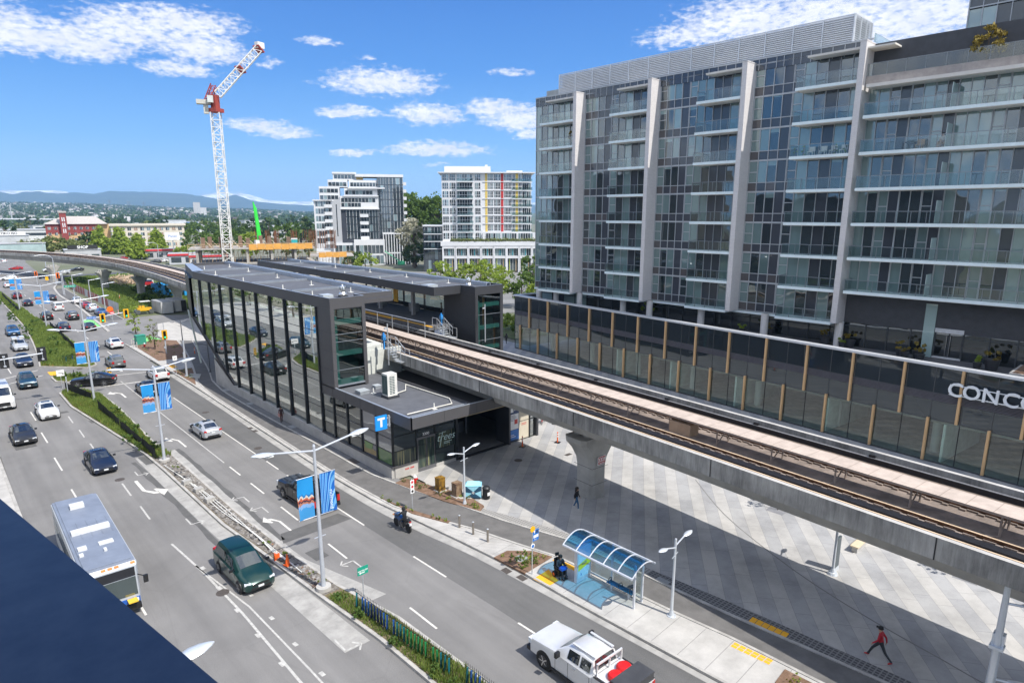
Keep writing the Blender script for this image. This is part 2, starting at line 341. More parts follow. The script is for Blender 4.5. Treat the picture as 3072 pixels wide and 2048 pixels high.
def plaza_mat():
 m,nt,out=nodes('plaza_paving');L=nt.links
 p=N(nt,'ShaderNodeBsdfPrincipled',i_Roughness=0.8);p.inputs['Specular IOR Level'].default_value=0.35;L.new(p.outputs[0],out.inputs[0])
 g=N(nt,'ShaderNodeNewGeometry');s=N(nt,'ShaderNodeSeparateXYZ');L.new(g.outputs['Position'],s.inputs[0])
 def mm(op,a,b=None,c=None):
  n=N(nt,'ShaderNodeMath',operation=op)
  for i,q in enumerate((a,b,c)):
   if q is None:continue
   if isinstance(q,(int,float)):n.inputs[i].default_value=q
   else:L.new(q,n.inputs[i])
  return n.outputs[0]
 X=s.outputs[0];Y=s.outputs[1]
 u=mm('SUBTRACT',Y,mm('MULTIPLY',mm('SUBTRACT',X,30.0),0.745))
 t=mm('DIVIDE',u,1.09);k=mm('FLOOR',t);fr=mm('SUBTRACT',t,k)
 par=mm('MODULO',mm('ADD',k,1000.0),2.0)
 wn=N(nt,'ShaderNodeTexWhiteNoise',noise_dimensions='1D');L.new(k,wn.inputs['W'])
 al=mm('ADD',mm('MULTIPLY',X,0.8),mm('MULTIPLY',Y,0.6))
 t2=mm('ADD',mm('DIVIDE',al,2.9),mm('MULTIPLY',wn.outputs[0],3.0));k2=mm('FLOOR',t2);f2=mm('SUBTRACT',t2,k2)
 cb=N(nt,'ShaderNodeCombineXYZ');L.new(k,cb.inputs[0]);L.new(k2,cb.inputs[1])
 w2=N(nt,'ShaderNodeTexWhiteNoise',noise_dimensions='2D');L.new(cb.outputs[0],w2 .inputs['Vector'])
 tone=mm('ADD',mm('MULTIPLY',par,0.62),mm('ADD',mm('MULTIPLY',w2 .outputs[0],0.25),mm('MULTIPLY',wn.outputs[0],0.15)))
 mx=N(nt,'ShaderNodeMix',data_type='RGBA');L.new(tone,mx.inputs[0]);mx.inputs[6].default_value=(0.46,0.445,0.42,1);mx.inputs[7].default_value=(0.335,0.338,0.345,1)
 e1=mm('MINIMUM',fr,mm('SUBTRACT',1.0,fr));e2=mm('MINIMUM',f2,mm('SUBTRACT',1.0,f2))
 j=mm('MAXIMUM',mm('LESS_THAN',e1,0.012),mm('LESS_THAN',e2,0.005))
 nz=N(nt,'ShaderNodeTexNoise',i_Scale=0.35,i_Detail=7.0,i_Roughness=0.7);L.new(g.outputs['Position'],nz.inputs[0])
 st=N(nt,'ShaderNodeMapRange');st.inputs[1].default_value=0.3;st.inputs[2].default_value=0.6;st.inputs[3].default_value=0.72;st.inputs[4].default_value=1.06;L.new(nz.outputs[0],st.inputs[0])
 ml=N(nt,'ShaderNodeMix',data_type='RGBA',blend_type='MULTIPLY');ml.inputs[0].default_value=1.0;L.new(mx.outputs[2],ml.inputs[6]);L.new(st.outputs[0],ml.inputs[7])
 jm=N(nt,'ShaderNodeMix',data_type='RGBA');L.new(mm('MULTIPLY',j,0.6),jm.inputs[0]);L.new(ml.outputs[2],jm.inputs[6]);jm.inputs[7].default_value=(0.16,0.16,0.16,1)
 L.new(jm.outputs[2],p.inputs['Base Color']);return m
PLAZA=plaza_mat()
def inset(poly,d):
 n=len(poly);out=[]
 ar=sum(poly[i][0]*poly[(i+1)%n][1]-poly[(i+1)%n][0]*poly[i][1]for i in range(n))
 sg=1 if ar>0 else-1
 for i in range(n):
  a=Vector(poly[i-1][:2]);b=Vector(poly[i][:2]);c=Vector(poly[(i+1)%n][:2])
  e1=(b-a).normalized();e2=(c-b).normalized();n1=Vector((-e1 .y,e1 .x))*sg;n2=Vector((-e2 .y,e2 .x))*sg
  q=(n1+n2);q=q/max(0.35,q.length)if q.length>0 else n1
  out.append((b.x+q.x*d/max(0.5,q.dot(n1)),b.y+q.y*d/max(0.5,q.dot(n1))))
 return out
def strip(mb,left,right,z,m=0):
 """sheet between two polylines sampled at the same count"""
 for i in range(len(left)-1):
  mb.face(((*left[i][:2],z),(*right[i][:2],z),(*right[i+1][:2],z),(*left[i+1][:2],z)),m)
 return mb
def resamp(path,ys):return[(xat(path,y),y)for y in ys]
def YS(a,b,n):return[a+(b-a)*i/n for i in range(n+1)]
g_=MB();g_.face(((-9000,-6000,-0.12),(15000,-6000,-0.12),(15000,14000,-0.12),(-9000,14000,-0.12)))
struct(g_,'ground',mat('open_ground',(0.10,0.12,0.055),0.95,col2=(0.21,0.20,0.17),scale=0.012,bump=0))
ROADL=[(2.9,-70),(2.9,60),(3.0,72),(3.2,110),(4.2,160),(5.5,220),(9,300),(14,360),(24,480),(40,700)]
GUT=[(24.9,-40),(24.3,0),(23.9,14.5),(23.7,18.6),(23.5,22.6),(23.3,26.5),(23.1,29.7),(22.5,33.5),(22.0,38.6),(21.9,45),(22.1,55.2),(22.5,71.6),(22.7,89.5)]
KERB=[(25.5,-40),(24.9,0),(24.42,12.9),(24.3,16),(24.12,21.4),(24.1,25.1),(23.95,27.6),(23.75,30.2),(23.2,35.4),(22.75,39.5),(22.6,45),(22.75,54),(23.05,68.6),(23.3,80),(23.45,89),(23.5,120)]
ROADR=GUT+[(23.4,112),(23.8,136),(25.1,154),(26.4,181),(26.6,203),(28.3,226),(31,240),(33,300),(36,360),(48,480),(66,700)]
ys=YS(-40,95,45)+YS(98,240,30)+[260,280,300,330,360,400,440,480,560,700]
b=MB();strip(b,resamp(ROADL,ys),resamp([(x+0.05,y)for x,y in ROADR],ys),0.0);struct(b,'road',ROAD)
b=MB();b.face(((-120,262,-0.006),(30.5,238,-0.006),(120,262,-0.006),(260,300,-0.006),(260,318,-0.006),(115,287,-0.006),(33,274,-0.006),(-120,296,-0.006)));struct(b,'cross_street',mat('asphalt_new',(0.085,0.088,0.095),0.85,var=0.15,scale=0.3))
b=MB();b.face(((22.8,104,0.003),(40,112,0.003),(52,140,0.003),(36,152,0.003),(24.2,150,0.003),(23.6,128,0.003)));struct(b,'side_street',asphalt('asphalt_side',(0.17,0.168,0.165),(0.25,0.245,0.24),0.3))
b=MB();b.face(((24.2,150,0.004),(29.6,150,0.004),(29.9,200,0.004),(30.6,226,0.004),(28.3,226,0.004),(26.6,203,0.004),(26.4,181,0.004),(25.1,154,0.004)));struct(b,'parking_lane',DARKLANE)
b=MB();yl=YS(-40,93,50);strip(b,resamp([(21.4,-40),(20.6,24),(20.2,37),(20.0,49),(19.98,93)],yl),resamp([(x-0.02,y)for x,y in GUT],yl),0.004);struct(b,'road_kerbside_lane',DARKLANE)
b=MB()
b.face(((15.0,38.5,0.008),(20.06,38.7,0.008),(19.75,40.1,0.008),(15.4,39.9,0.008)))
for x,y,w,l in((19.0,87.5,1.6,4),(10.9,76.0,1.6,1.2),(4.2,71.5,1.6,2.2),(12.0,59.6,1.0,2.6),(8.4,82,1.5,.9),(19.4,118,3,5),(12.6,36.2,0.9,2.6),(15.6,35.0,.9,1.5)):
 b.face(((x,y,0.008),(x+w,y+.1,0.008),(x+w*.93,y+l,0.008),(x-.1,y+l*.95,0.008)))
yb=YS(39,62,16);strip(b,[(14.98+0.05*math.sin(y),y)for y in yb],[(15.36+0.06*math.sin(y*1.7),y)for y in yb],0.008)
yb=YS(38,61,20);strip(b,[(xat([(11.75,38),(11.35,52),(11.2,61)],y)+0.07*math.sin(y*1.3),y)for y in yb],[(xat([(12.05,38),(11.85,50),(11.75,57),(11.5,61)],y),y)for y in yb],0.008)
struct(b,'road_patches',DARKPATCH)
b=MB();yg=YS(-40,93,60);strip(b,resamp(GUT,yg),resamp([(x-0.1,y)for x,y in KERB],yg),0.009)
yb=YS(26,62,20);strip(b,[(xat([(12.7,26),(12.0,44),(11.75,57),(11.7,62)],y),y)for y in yb],[(xat([(14.1,26),(13.4,37.8),(12.9,44),(12.6,60)],y),y)for y in yb],0.006)
yb=YS(29,62,20);strip(b,[(14.4,y)for y in yb],[(xat([(16.9,29),(15.1,36),(14.98,62)],y),y)for y in yb],0.006)
struct(b,'gutter',mat('gutter_concrete',(.34,.33,.31),.85,var=.2,scale=1.0))
def kerbline(mb,path,w=0.16,z=0.15,step=3):mb.sweep(interp(path,step),[(-w/2,-0.05),(-w/2,z),(w/2,z),(w/2,-0.05)])
b=MB();kerbline(b,KERB)
PATHL=[(27.6,-40),(27.7,0),(27.6,13.6),(27.3,17),(27.05,22),(26.85,25.2),(26.1,28),(25.2,31.8),(24.1,34.8),(23.2,38.2),(22.95,43.8),(23.1,55),(23.4,70),(23.6,78),(24.3,85.8),(25.9,92.5),(27.6,100),(29.6,110),(31,118)]
PATHR=[(30.4,-40),(30.1,0),(29.35,14.5),(29.2,18),(29.15,20.4),(28.9,26.3),(27.6,31.1),(27.0,34.4),(25.9,39.4),(25.1,44.4),(25.05,54),(24.95,69.7),(25.2,80),(25.9,85.5),(27.4,91.3),(29.2,99.7),(31.4,110),(33,118)]
for P in(PATHL,PATHR):kerbline(b,P,0.17,0.16)
kerbline(b,[(2.8,-70),(2.8,60),(2.9,72),(3.1,110),(4.1,160)],0.2,0.15)
kerbline(b,[(24.2,136),(25.1,154),(26.4,181),(26.6,203),(28.3,226),(30,236)],0.5,0.15)
kerbline(b,[(29.6,150),(29.9,200),(30.6,226)],0.2,0.15)
struct(b,'kerb',CONC2)
b=MB();yp=YS(-40,118,70)
strip(b,resamp(KERB,yp),resamp(PATHL,yp),0.12);struct(b,'sidewalk',CONC)
b=MB();strip(b,resamp(PATHL,yp),resamp(PATHR,yp),0.1);struct(b,'bike_path',PATHM)
b=MB();yq=YS(40,118,40);strip(b,resamp([(x+.05,y)for x,y in PATHR],yq),resamp([(26.6,40),(26.1,43),(26.1,84),(30,92),(36,100),(46,118)],yq),0.11);struct(b,'station_sidewalk',SIDEDARK)
b=MB();b.face(((25.5,84,0.118),(33,86,.118),(44,96,.118),(48,118,.118),(38,128,.118),(33,118,.118),(29.4,100,.118),(27.4,92,.118)))
b.face(((29.6,118.5,.123),(34.5,114,.123),(46,128,.123),(42,143,.123),(33,138.6,.123),(29.4,124,.123)),1);struct(b,'station_forecourt',[SIDEDARK,CONC])
GR_R=[(31.2,-40),(30.9,5),(30.4,15.1),(30.2,17.8),(29.95,20.4),(29.7,26.3),(28.8,30.1),(27.7,33.9),(27.5,42.0)]
b=MB();yk=YS(-40,42.5,40);strip(b,resamp(GR_R,yk),[(70,y)for y in yk],0.012)
b.face(((42.2,42.5,.012),(72,42.5,.012),(72,110,.012),(50,110,.012),(50,56,.012),(42.2,56,.012)));struct(b,'plaza',PLAZA)
yk=YS(20.2,34,14);b=MB();strip(b,resamp(PATHR,yk),resamp(GR_R,yk),0.105)
def grate_mat(name,c1,c2,sx_,sy_):
 m,nt,out=nodes(name);L=nt.links
 p=N(nt,'ShaderNodeBsdfPrincipled',i_Roughness=0.6);L.new(p.outputs[0],out.inputs[0])
 g=N(nt,'ShaderNodeNewGeometry');br=N(nt,'ShaderNodeTexBrick',i_Scale=1.0,i_Mortar_Size=0.035,i_Brick_Width=sx_,i_Row_Height=sy_);br.offset=0
 L.new(g.outputs['Position'],br.inputs[0]);br.inputs['Color1'].default_value=c4(c1);br.inputs['Color2'].default_value=c4(tuple(x*1.2 for x in c1));br.inputs['Mortar'].default_value=c4(c2)
 L.new(br.outputs[0],p.inputs['Base Color']);return m
struct(b,'drain_grating',grate_mat('grating',(0.13,0.125,0.12),(0.36,0.35,0.33),0.14,0.22))
b=MB();yk=YS(-40,20.2,24);strip(b,resamp(PATHR,yk),resamp(GR_R,yk),0.105);struct(b,'drain_grating',grate_mat('grating_dark',(0.06,0.06,0.065),(0.2,0.2,0.2),0.2,0.24))
b=MB();b.face(((-8,-70,.12),(2.8,-70,.12),(2.8,60,.12),(2.9,72,.12),(3.1,110,.12),(4.1,160,.12),(-8,160,.12)));struct(b,'sidewalk',CONC)
b=MB();b.face(((1.1,40,.125),(1.45,40,.125),(1.6,66,.125),(1.2,66,.125)));struct(b,'sidewalk_band',PATHM)
MED=[[(14.6,-12),(14.55,8),(14.5,21.6),(14.4,25.6),(13.9,31.2),(13.4,37.8),(12.9,43.7),(12.7,57),(12.5,62.2),(12.1,67),(11.1,76.6),(10.3,84.1),(10.3,91.5),(11.2,92.9),(13.2,90.5),(14.1,87),(14.3,79.9),(14.0,62),(14.4,60),(14.45,45),(14.8,37.5),(15.3,31.5),(16.2,26.5),(16.5,20),(16.6,8),(16.7,-12)],[(10.8,101.4),(10.9,98.5),(12.4,96.4),(15.9,94.0),(16.9,94.4),(16.6,97.2),(13.5,100.4),(11.6,102)],[(10.6,110),(11.4,118),(12.3,131.7),(13.3,150),(13.6,172),(13.9,203),(14.4,235),(15.6,236),(16.2,223),(16.4,188),(16.8,165),(17.2,149),(17.6,133),(17.7,119),(16.9,106),(15.5,104.6)]]
b=MB()
for m_ in MED:b.prism(m_,-0.05,0.15)
struct(b,'median_kerb',CONC2)
MEDS=[inset(m_,0.2)for m_ in MED]
b=MB()
for m_ in MEDS:b.face([(x,y,0.16)for x,y in m_])
struct(b,'median_soil',mat('median_soil_mix',(0.10,0.085,0.045),0.95,col2=(0.22,0.17,0.10),scale=1.5,bump=0.5,bscale=8))
b=MB();yr=YS(31,61,20);strip(b,[(xat([(14.1,31),(13.65,37.8),(13.15,43.7),(12.95,57),(12.75,61)],y),y)for y in yr],[(xat([(15.1,31),(14.55,37.8),(14.2,45),(14.2,61)],y),y)for y in yr],0.17);struct(b,'median_rubble',GRAVEL)
BEDS=[[(23.62,84.5),(24.2,86.6),(25.6,92),(26.2,94.6),(23.7,94.4)],[(24.0,102.6),(28.0,102.6),(29.6,111),(30.6,117.5),(28,121.5),(24.2,117)],[(23.85,27.7),(25.0,27.75),(26.2,26.6),(26.6,25.3),(24.0,25.05)],[(25.5,41.6),(26.6,41.9),(27.7,38.6),(28.3,35.5),(28.1,33.7),(27.3,33.2),(26.4,36.4)],[(23.2,40.4),(23.5,38.2),(24.0,36.0),(24.8,33.4),(24.5,33.3),(23.5,36.2)],[(27.3,10.8),(26.1,10.7),(26.2,4),(27.4,4)]]
b=MB()
for q in BEDS:b.prism(q,0.05,0.165)
struct(b,'planting_soil',SOIL)
b=MB();b.prism([(26.9,9.9),(26.3,9.8),(26.4,4),(27.0,4)],0.05,0.2);b.prism([(25.0,87.6),(25.9,89.8),(24.9,91.2),(24.2,89.0)],.05,.18)
b.prism([(27.9,40.4),(28.4,38.2),(27.6,37.9),(27.2,39.9)],.02,.175);b.prism([(27.6,36.6),(28.3,36.2),(28.2,35.2),(27.5,35.8)],.02,.175)
struct(b,'paving_slabs',CONC)
b=MB()
def dash(x0,y0,x1,y1,w=0.12,m=0,z=0.013):
 d=Vector((x1-x0,y1-y0)).normalized();r=Vector((d.y,-d.x))*w/2
 b.face(((x0-r.x,y0-r.y,z),(x0+r.x,y0+r.y,z),(x1+r.x,y1+r.y,z),(x1-r.x,y1-r.y,z)),m)
for k in range(-9,26):
 y=85+9*k
 if 88<y<108:continue
 x=xat([(6.2,-40),(6.35,60),(6.8,85),(7.4,120),(8.6,200),(9.6,300)],y);dash(x,y-4,x,y)
for y0,y1 in((80.4,77.4),(74.4,71.5),(69.1,66.6),(62.8,60),(56.6,53.5),(51,48.2)):dash(9.55,y0,9.5,y1,0.12,1)
dash(17.2,93.5,17.12,55.6,0.1,1)
for y0,y1 in((54.4,51.9),(49.7,47.0),(43.9,41.0),(36.5,34),(27,24.5)):dash(17.15,y0,17.15,y1)
dash(19.95,80.6,19.95,55.6,0.1)
for y0,y1 in((53.5,51),(49.3,47.8),(45.4,43.9),(42.0,37.2),(31.4,28.1),(22,19),(14,11)):dash(xat([(20.9,10),(20.45,28),(20.2,37),(19.98,49)],y0),y0,xat([(20.9,10),(20.45,28),(20.2,37),(19.98,49)],y1),y1)
for k in range(14):x=19.8+k*.01;dash(20.0,112+9*k,20.0+.1,116+9*k)
dash(15.0,92.0,20.4,91.3,0.3);dash(3.4,99.5,10.3,104.0,0.2);dash(3.4,103,10.2,108,0.2);dash(17.2,97.5,22.4,96.5,0.2)
for(x0,y0),(x1,y1)in zip([(9.6,43.4),(10.0,38.3),(10.2,32.6),(10.2,25.7)],[(10.0,38.3),(10.2,32.6),(10.2,25.7),(10.3,16)]):dash(x0,y0,x1,y1,0.13,1)
for(x0,y0),(x1,y1)in zip([(9.9,39.5),(10.7,33),(10.9,26)],[(10.7,33),(10.9,26),(11.0,16)]):dash(x0,y0,x1,y1,0.1,1)
for i in range(9):
 yy=15.5+i*2.9
 b.face(((10.0,yy,.0135),(10.25,yy,.0135),(10.22,yy+.42,.0135),(9.97,yy+.42,.0135)),1);b.face(((11.1,yy+1,.0135),(11.3,yy+1,.0135),(11.27,yy+1.35,.0135),(11.07,yy+1.35,.0135)),1)
def turn(x,y,s,dirx,diry,m=0,w=0.26):
 """turn arrow: shaft along diry then a head toward dirx"""
 def P(u,v):b_=(x+dirx*u*s,y+diry*v*s,0.014);return b_
 b.face((P(0,0),P(w,0),P(w,2.2),P(0,2.2)),m);b.face((P(0,2.2),P(w,2.2),P(0.75,2.85),P(0.6,3.2)),m)
 b.face((P(0.6,3.2),P(0.75,2.85),P(1.05,2.9),P(1.0,3.3)),m);b.face((P(0.82,2.35),P(1.05,2.35),P(1.75,3.05),P(1.15,3.9)),m)
turn(15.95,84.4,1.05,-.75,1,0);turn(16.0,62.0,1.05,-.6,1,0);turn(16.2,39.9,.82,-.7,1,0);turn(10.35,56.4,1.15,.8,-1,0)
def thin(x,y,s,dirx,diry):
 def P(u,v):return(x+dirx*u*s,y+diry*v*s)
 for p,q in((P(0,0),P(0,1.2)),(P(0,1.2),P(.8,1.2)),(P(.55,.8),P(.85,1.2)),(P(.55,1.6),P(.85,1.2))):dash(*p,*q,.1,1,.014)
for q in((15.75,46.3,1,-1,1),(16.1,43.6,1,-1,1),(10.9,58.6,.9,1,-1),(11.4,46.6,1,1,-1),(17.3,32.3,1,-1,1),(12.8,27.3,1.0,1,-1)):thin(*q)
def big_arrow(x,y):
 for i in range(5):
  o=i*.09;dash(x-.55+o,y+.3-o,x+.0+o*.6,y-1.2,.05,1,.0145);dash(x+.55-o,y+.2,x+.1,y-1.25+o,.05,1,.0145)
 dash(x-.6,y+.35,x+.6,y+.2,.1,1,.0145);dash(x-.6,y+.35,x+.05,y-1.3,.09,1,.0145);dash(x+.6,y+.2,x+.05,y-1.3,.09,1,.0145)
 dash(x-.15,y+.3,x-.2,y+1.2,.3,1,.0145)
big_arrow(10.6,22.2)
struct(b,'road_markings',[PAINT,PAINTW],recalc=False)
b=MB();b.face(((22.6,146,.012),(24.4,143,.012),(24.9,153,.012),(23.3,156,.012)));b.face(((26.4,117,.012),(29.4,119,.012),(28.6,126,.012),(25.6,125,.012)))
struct(b,'bike_lane_paint',mat('bike_green',(0.22,0.62,0.20),0.7))
b=MB()
for q in([(23.98,24.34),(25.4,24.45),(24.95,23.2),(24.05,23.19)],[(26.32,25.04),(26.71,25.0),(26.8,23.4),(26.42,23.25)],[(24.1,96.2),(24.9,96.6),(24.9,99.6),(24.2,99.2)],[(11.0,103.2),(11.8,102.6),(11.9,105.6),(11.0,105.8)]):
 b.face([(x,y,0.128 if x>20 else.02)for x,y in q])
for i in range(6):
 for j in range(2):
  x=26.98+.24*j+.02*i;y=13.4-i*.33;b.face(((x,y,.126),(x+.2,y,.126),(x+.2,y-.28,.126),(x,y-.28,.126)))
for i in range(6):x=29.5+.01*i;y=13.8-i*.33;b.face(((x,y,.112),(x+.56,y+.03,.112),(x+.56,y-.27,.112),(x,y-.3,.112)))
struct(b,'tactile_paving',YELLOW)
b=MB();JM=mat('joint',(0.2,0.195,0.19),0.9)
def dj(x0,y0,x1,y1,w,z):dash(x0,y0,x1,y1,w,0,z)
for k in range(-6,8):y=20.7-1.47*k;dj(xat(KERB,y)+.1,y,xat(PATHL,y+.15)-.1,y+.15,.025,.124)
for k in range(24):y=33.4-k*.24;dj(xat(KERB,y)+.12,y,26.2-k*.02,y-1.2-.02*k,.02,.1235)
seam=interp([(44,26,0),(40.11,21.24,0),(37.37,16.47,0),(35.7,12.81,0),(34.5,9.2,0),(33.75,6.1,0),(33.0,3,0),(32,-4,0)],1.5)
for p,q in zip(seam[:-1],seam[1:]):dj(p[0],p[1],q[0],q[1],.09,.016)
for k in range(3):dj(24.3+.2*k,25.2,24.3,23,.02,.1)
struct(b,'paving_joints',JM,recalc=False)
b=MB()
for x,y in((20.7,57.2),(5.1,79.0),(20.8,72.0),(14.6,105),(9.6,57.6),(11.9,36.0),(18.7,112),(10.1,35.4),(36.3,38.8)):b.cyl((x,y,0),(x,y,.016),.36,n=18)
for x,y in((23.55,26.2),(23.7,25.0),(22.35,63.4),(22.35,62.2)):b.box(x-.22,x+.22,y-.3,y+.3,0,.016)
b.box(25.15,25.75,47.5,48.8,.05,.122);b.box(40.2,40.9,36.6,37.0,0,.02);b.box(41.6,42.2,36.6,36.9,0,.02)
struct(b,'manhole_covers',mat('cast_iron',(0.10,0.085,0.075),0.7,metal=0.3,var=0.3,scale=14))
b=MB();b.box(25.2,25.9,71.4,72.2,.05,.121);b.box(25.2,25.9,79,80,.05,.121);b.box(25.25,25.9,60.2,61.2,.05,.121);b.box(29.28,29.7,18.7,19.5,.05,.112);b.cyl((25.0,26.43,.1),(25.0,26.43,.175),.42,n=20)
struct(b,'utility_hatches',mat('hatch',(0.30,0.31,0.31),0.7))
DK_GLASS=pane('tower_glass_dark',(0.010,0.017,0.021),0.16,0.05,0.30,col2=(0.035,0.052,0.058))
BLIND=pane('tower_glass_blind',(0.09,0.145,0.145),0.15,0.045,0.30,col2=(0.24,0.34,0.335))
SPAN=pane('spandrel_slate',(0.055,0.062,0.078),0.06,0.02,0.4,rough=0.08,col2=(0.06,0.066,0.08))
SPANB=pane('spandrel_taupe',(0.085,0.08,0.085),0.05,0.02,0.4,rough=0.08,col2=(0.11,0.10,0.10))
MULL=mat('mullion_grey',(0.42,0.44,0.46),0.45,metal=0.2,var=0.06)
MULLD=mat('mullion_dark',(0.05,0.055,0.06),0.5,var=0.1)
SLABE=mat('balcony_edge',(0.72,0.82,0.84),0.5,var=0.05,scale=0.7)
SOFFIT=mat('soffit_cream',(0.66,0.63,0.58),0.8,var=0.05)
RAILG=glass('balcony_glass',(0.80,0.89,0.89),refl=0.10,trans=0.9,wav=0.01)
RAILM=mat('rail_metal',(0.22,0.24,0.26),0.4,metal=0.4)
WHITEB=mat('white_tile',(0.66,0.635,0.615),0.55,var=0.05,scale=0.4)
def brick_mat():
 m,nt,out=nodes('white_glazed_brick');L=nt.links
 p=N(nt,'ShaderNodeBsdfPrincipled',i_Roughness=0.45);L.new(p.outputs[0],out.inputs[0])
 g=N(nt,'ShaderNodeNewGeometry');s=N(nt,'ShaderNodeSeparateXYZ');L.new(g.outputs['Position'],s.inputs[0])
 ad=N(nt,'ShaderNodeMath',operation='ADD');L.new(s.outputs[0],ad.inputs[0]);L.new(s.outputs[1],ad.inputs[1])
 cb=N(nt,'ShaderNodeCombineXYZ');L.new(ad.outputs[0],cb.inputs[0]);L.new(s.outputs[2],cb.inputs[1])
 br=N(nt,'ShaderNodeTexBrick',i_Scale=1.0,i_Brick_Width=0.4,i_Row_Height=0.1,i_Mortar_Size=0.006);L.new(cb.outputs[0],br.inputs[0])
 br.inputs['Color1'].default_value=(0.67,0.645,0.635,1);br.inputs['Color2'].default_value=(0.61,0.585,0.58,1);br.inputs['Mortar'].default_value=(0.47,0.45,0.44,1)
 L.new(br.outputs[0],p.inputs['Base Color']);return m
BRICKW=brick_mat()
LOUV=mat('louvre_alu',(0.70,0.72,0.74),0.4,metal=0.35,var=0.05)
az=rad(179.2);tdir=Vector((math.sin(az),math.cos(az),0));tn=Vector((1,0.014,0)).normalized()
TP=Vector((70.8,45,0))
TX=Matrix(((tdir.x,-tn.x,0,TP.x),(tdir.y,-tn.y,0,TP.y),(0,0,1,0),(0,0,0,1)))
TZ0,FH=10.05,3.36
tower=thing('apartment_tower','wide glass apartment block with white vertical fins, balconies and louvred roof screen','building',(71.5,45,0))
def tb():return MB(TX)
rw=random.Random(5)
b=tb();b.box(-26.4,44,-17,-0.25,TZ0-.1,37.0);b.build('wall',mat('tower_core',(0.06,0.062,0.07),0.7),tower)
b=tb();b.box(-26.6,18.9,-17.2,0.05,37.0,37.16);b.box(-26.55,19.05,-17,0.18,TZ0-.35,TZ0-.1,1);b.build('roof',[MULL,SLABE],tower)
def window_zone(s0,s1,z0,z1,npane,pattern,sill,name='window',front=0.0):
 """a run of curtain wall on one floor between two structural lines: panes, spandrels and mullions"""
 b=tb();w=(s1-s0)/npane
 for i in range(npane):
  a=s0+i*w;e=a+w;k=pattern[i%len(pattern)]
  m={'G':0,'B':1,'D':2,'T':3}[k if k in 'GBDT' else 'G']
  if k=='G' and rw.random()<0.24:m=1
  if k=='R':m=1 if rw.random()<.6 else 0
  zb=z0+sill
  if sill>0:b.face(((a,front,z0),(e,front,z0),(e,front,zb),(a,front,zb)),3 if(i==0 or rw.random()<.12)else 2)
  b.face(((a,front,zb),(e,front,zb),(e,front,z1),(a,front,z1)),m)
  if k=='R':b.box(a,e,front-.02,front+.07,zb+(z1-zb)*.5-.04,zb+(z1-zb)*.5+.04,4);b.box(a+.06,a+.12,front-.02,front+.07,zb,z1,4)
  if m==0 and rw.random()<.35:
   h=rw.uniform(.12,.6);b.face(((a+.06,front+.004,z1-h),(e-.06,front+.004,z1-h),(e-.06,front+.004,z1),(a+.06,front+.004,z1)),1)
  b.box(e-.035,e+.035,front-.03,front+.09,z0,z1,4)
 b.box(s0-.02,s0+.05,front-.03,front+.09,z0,z1,4)
 b.box(s0,s1,front-.03,front+.1,z1,z1+.13,4);b.box(s0,s1,front-.03,front+.085,z0-.02,z0+.05,4)
 if sill>0:b.box(s0,s1,front-.03,front+.085,z0+sill-.04,z0+sill+.04,4)
 b.build(name,[DK_GLASS,BLIND,SPAN,SPANB,MULL],tower,recalc=False)
def balcony(s0,s1,z,off0,off1,posts,rail_l=True,rail_r=False):
 b=tb();b.box(s0,s1,off0,off1,z-.26,z+.02,0);b.box(s0+.05,s1-.05,off0,off1-.06,z-.3,z-.26,1)
 o=b.build('balcony',[SLABE,SOFFIT],tower)
 b=tb();b.face(((s0+.04,off1-.05,z+.02),(s1-.02,off1-.05,z+.02),(s1-.02,off1-.05,z+1.12),(s0+.04,off1-.05,z+1.12)),0)
 if rail_l:b.face(((s0+.04,off0,z+.02),(s0+.04,off1-.05,z+.02),(s0+.04,off1-.05,z+1.12),(s0+.04,off0,z+1.12)),0);b.box(s0+.015,s0+.065,off0,off1,z+1.1,z+1.16,1)
 b.box(s0,s1,off1-.08,off1-.02,z+1.1,z+1.16,1)
 for i in range(posts+1):
  q=s0+.05+(s1-s0-.1)*i/posts;b.box(q-.022,q+.022,off1-.1,off1-.04,z-.1,z+1.1,1)
 b.build('railing',[RAILG,RAILM],o,recalc=False)
 return o
PIL=[(-17.62,-17.08),(-5.6,-5.06),(6.62,7.18),(18.5,19.06)]
BAL=[(-24.0,-17.64),(-11.45,-5.62),(1.15,6.6),(12.55,18.48)]
for(a,e)in PIL:
 b=tb();b.box(a,e,-0.2,2.02,10.0,36.95);b.box(a-.03,e+.03,-0.2,2.06,36.95,37.05);b.build('pilaster',BRICKW,tower)
b=tb()
for s in(-25.2,-21.6,-17.0,-9.2,-4.9,2.7,10.8,18.9):b.cyl((s,.5,7.4),(s,.5,TZ0-.1),.42,n=14)
b.build('column',WHITEB,tower,smooth=True)['kind']='stuff'
for k in range(8):
 z=TZ0+FH*k;zt=z+FH-.13
 window_zone(-26.5,-17.64,z,zt,8,['B','G','R','G','G','B','G','G'],0.0 if k else 0.9)
 window_zone(-17.06,-11.4,z,zt,5,['R','B','G','D','R'],0.95);window_zone(-11.4,-5.62,z,zt,5,['G','B','D','G','G'],0.0)
 window_zone(-5.04,1.2,z,zt,6,['R','G','G','D','R','B'],0.95);window_zone(1.2,6.6,z,zt,5,['G','D','D','G','B'],0.0)
 window_zone(7.2,12.6,z,zt,5,['R','G','G','D','R'],0.95);window_zone(12.6,18.48,z,zt,5,['B','G','D','G','G'],0.0)
 for(a,e)in BAL:balcony(a,e,z,0.0,1.92,4)
 if 1<=k<=6:
  for j,s0 in enumerate((19.1,22.9,26.6,30.4)):
   window_zone(s0,s0+3.75,z,zt,4,[['B','G','R','D'],['G','G','R','D'],['B','G','G','R'],['G','D','G','B']][j],0.0)
  balcony(19.4,44,z,0.0,1.95,19)
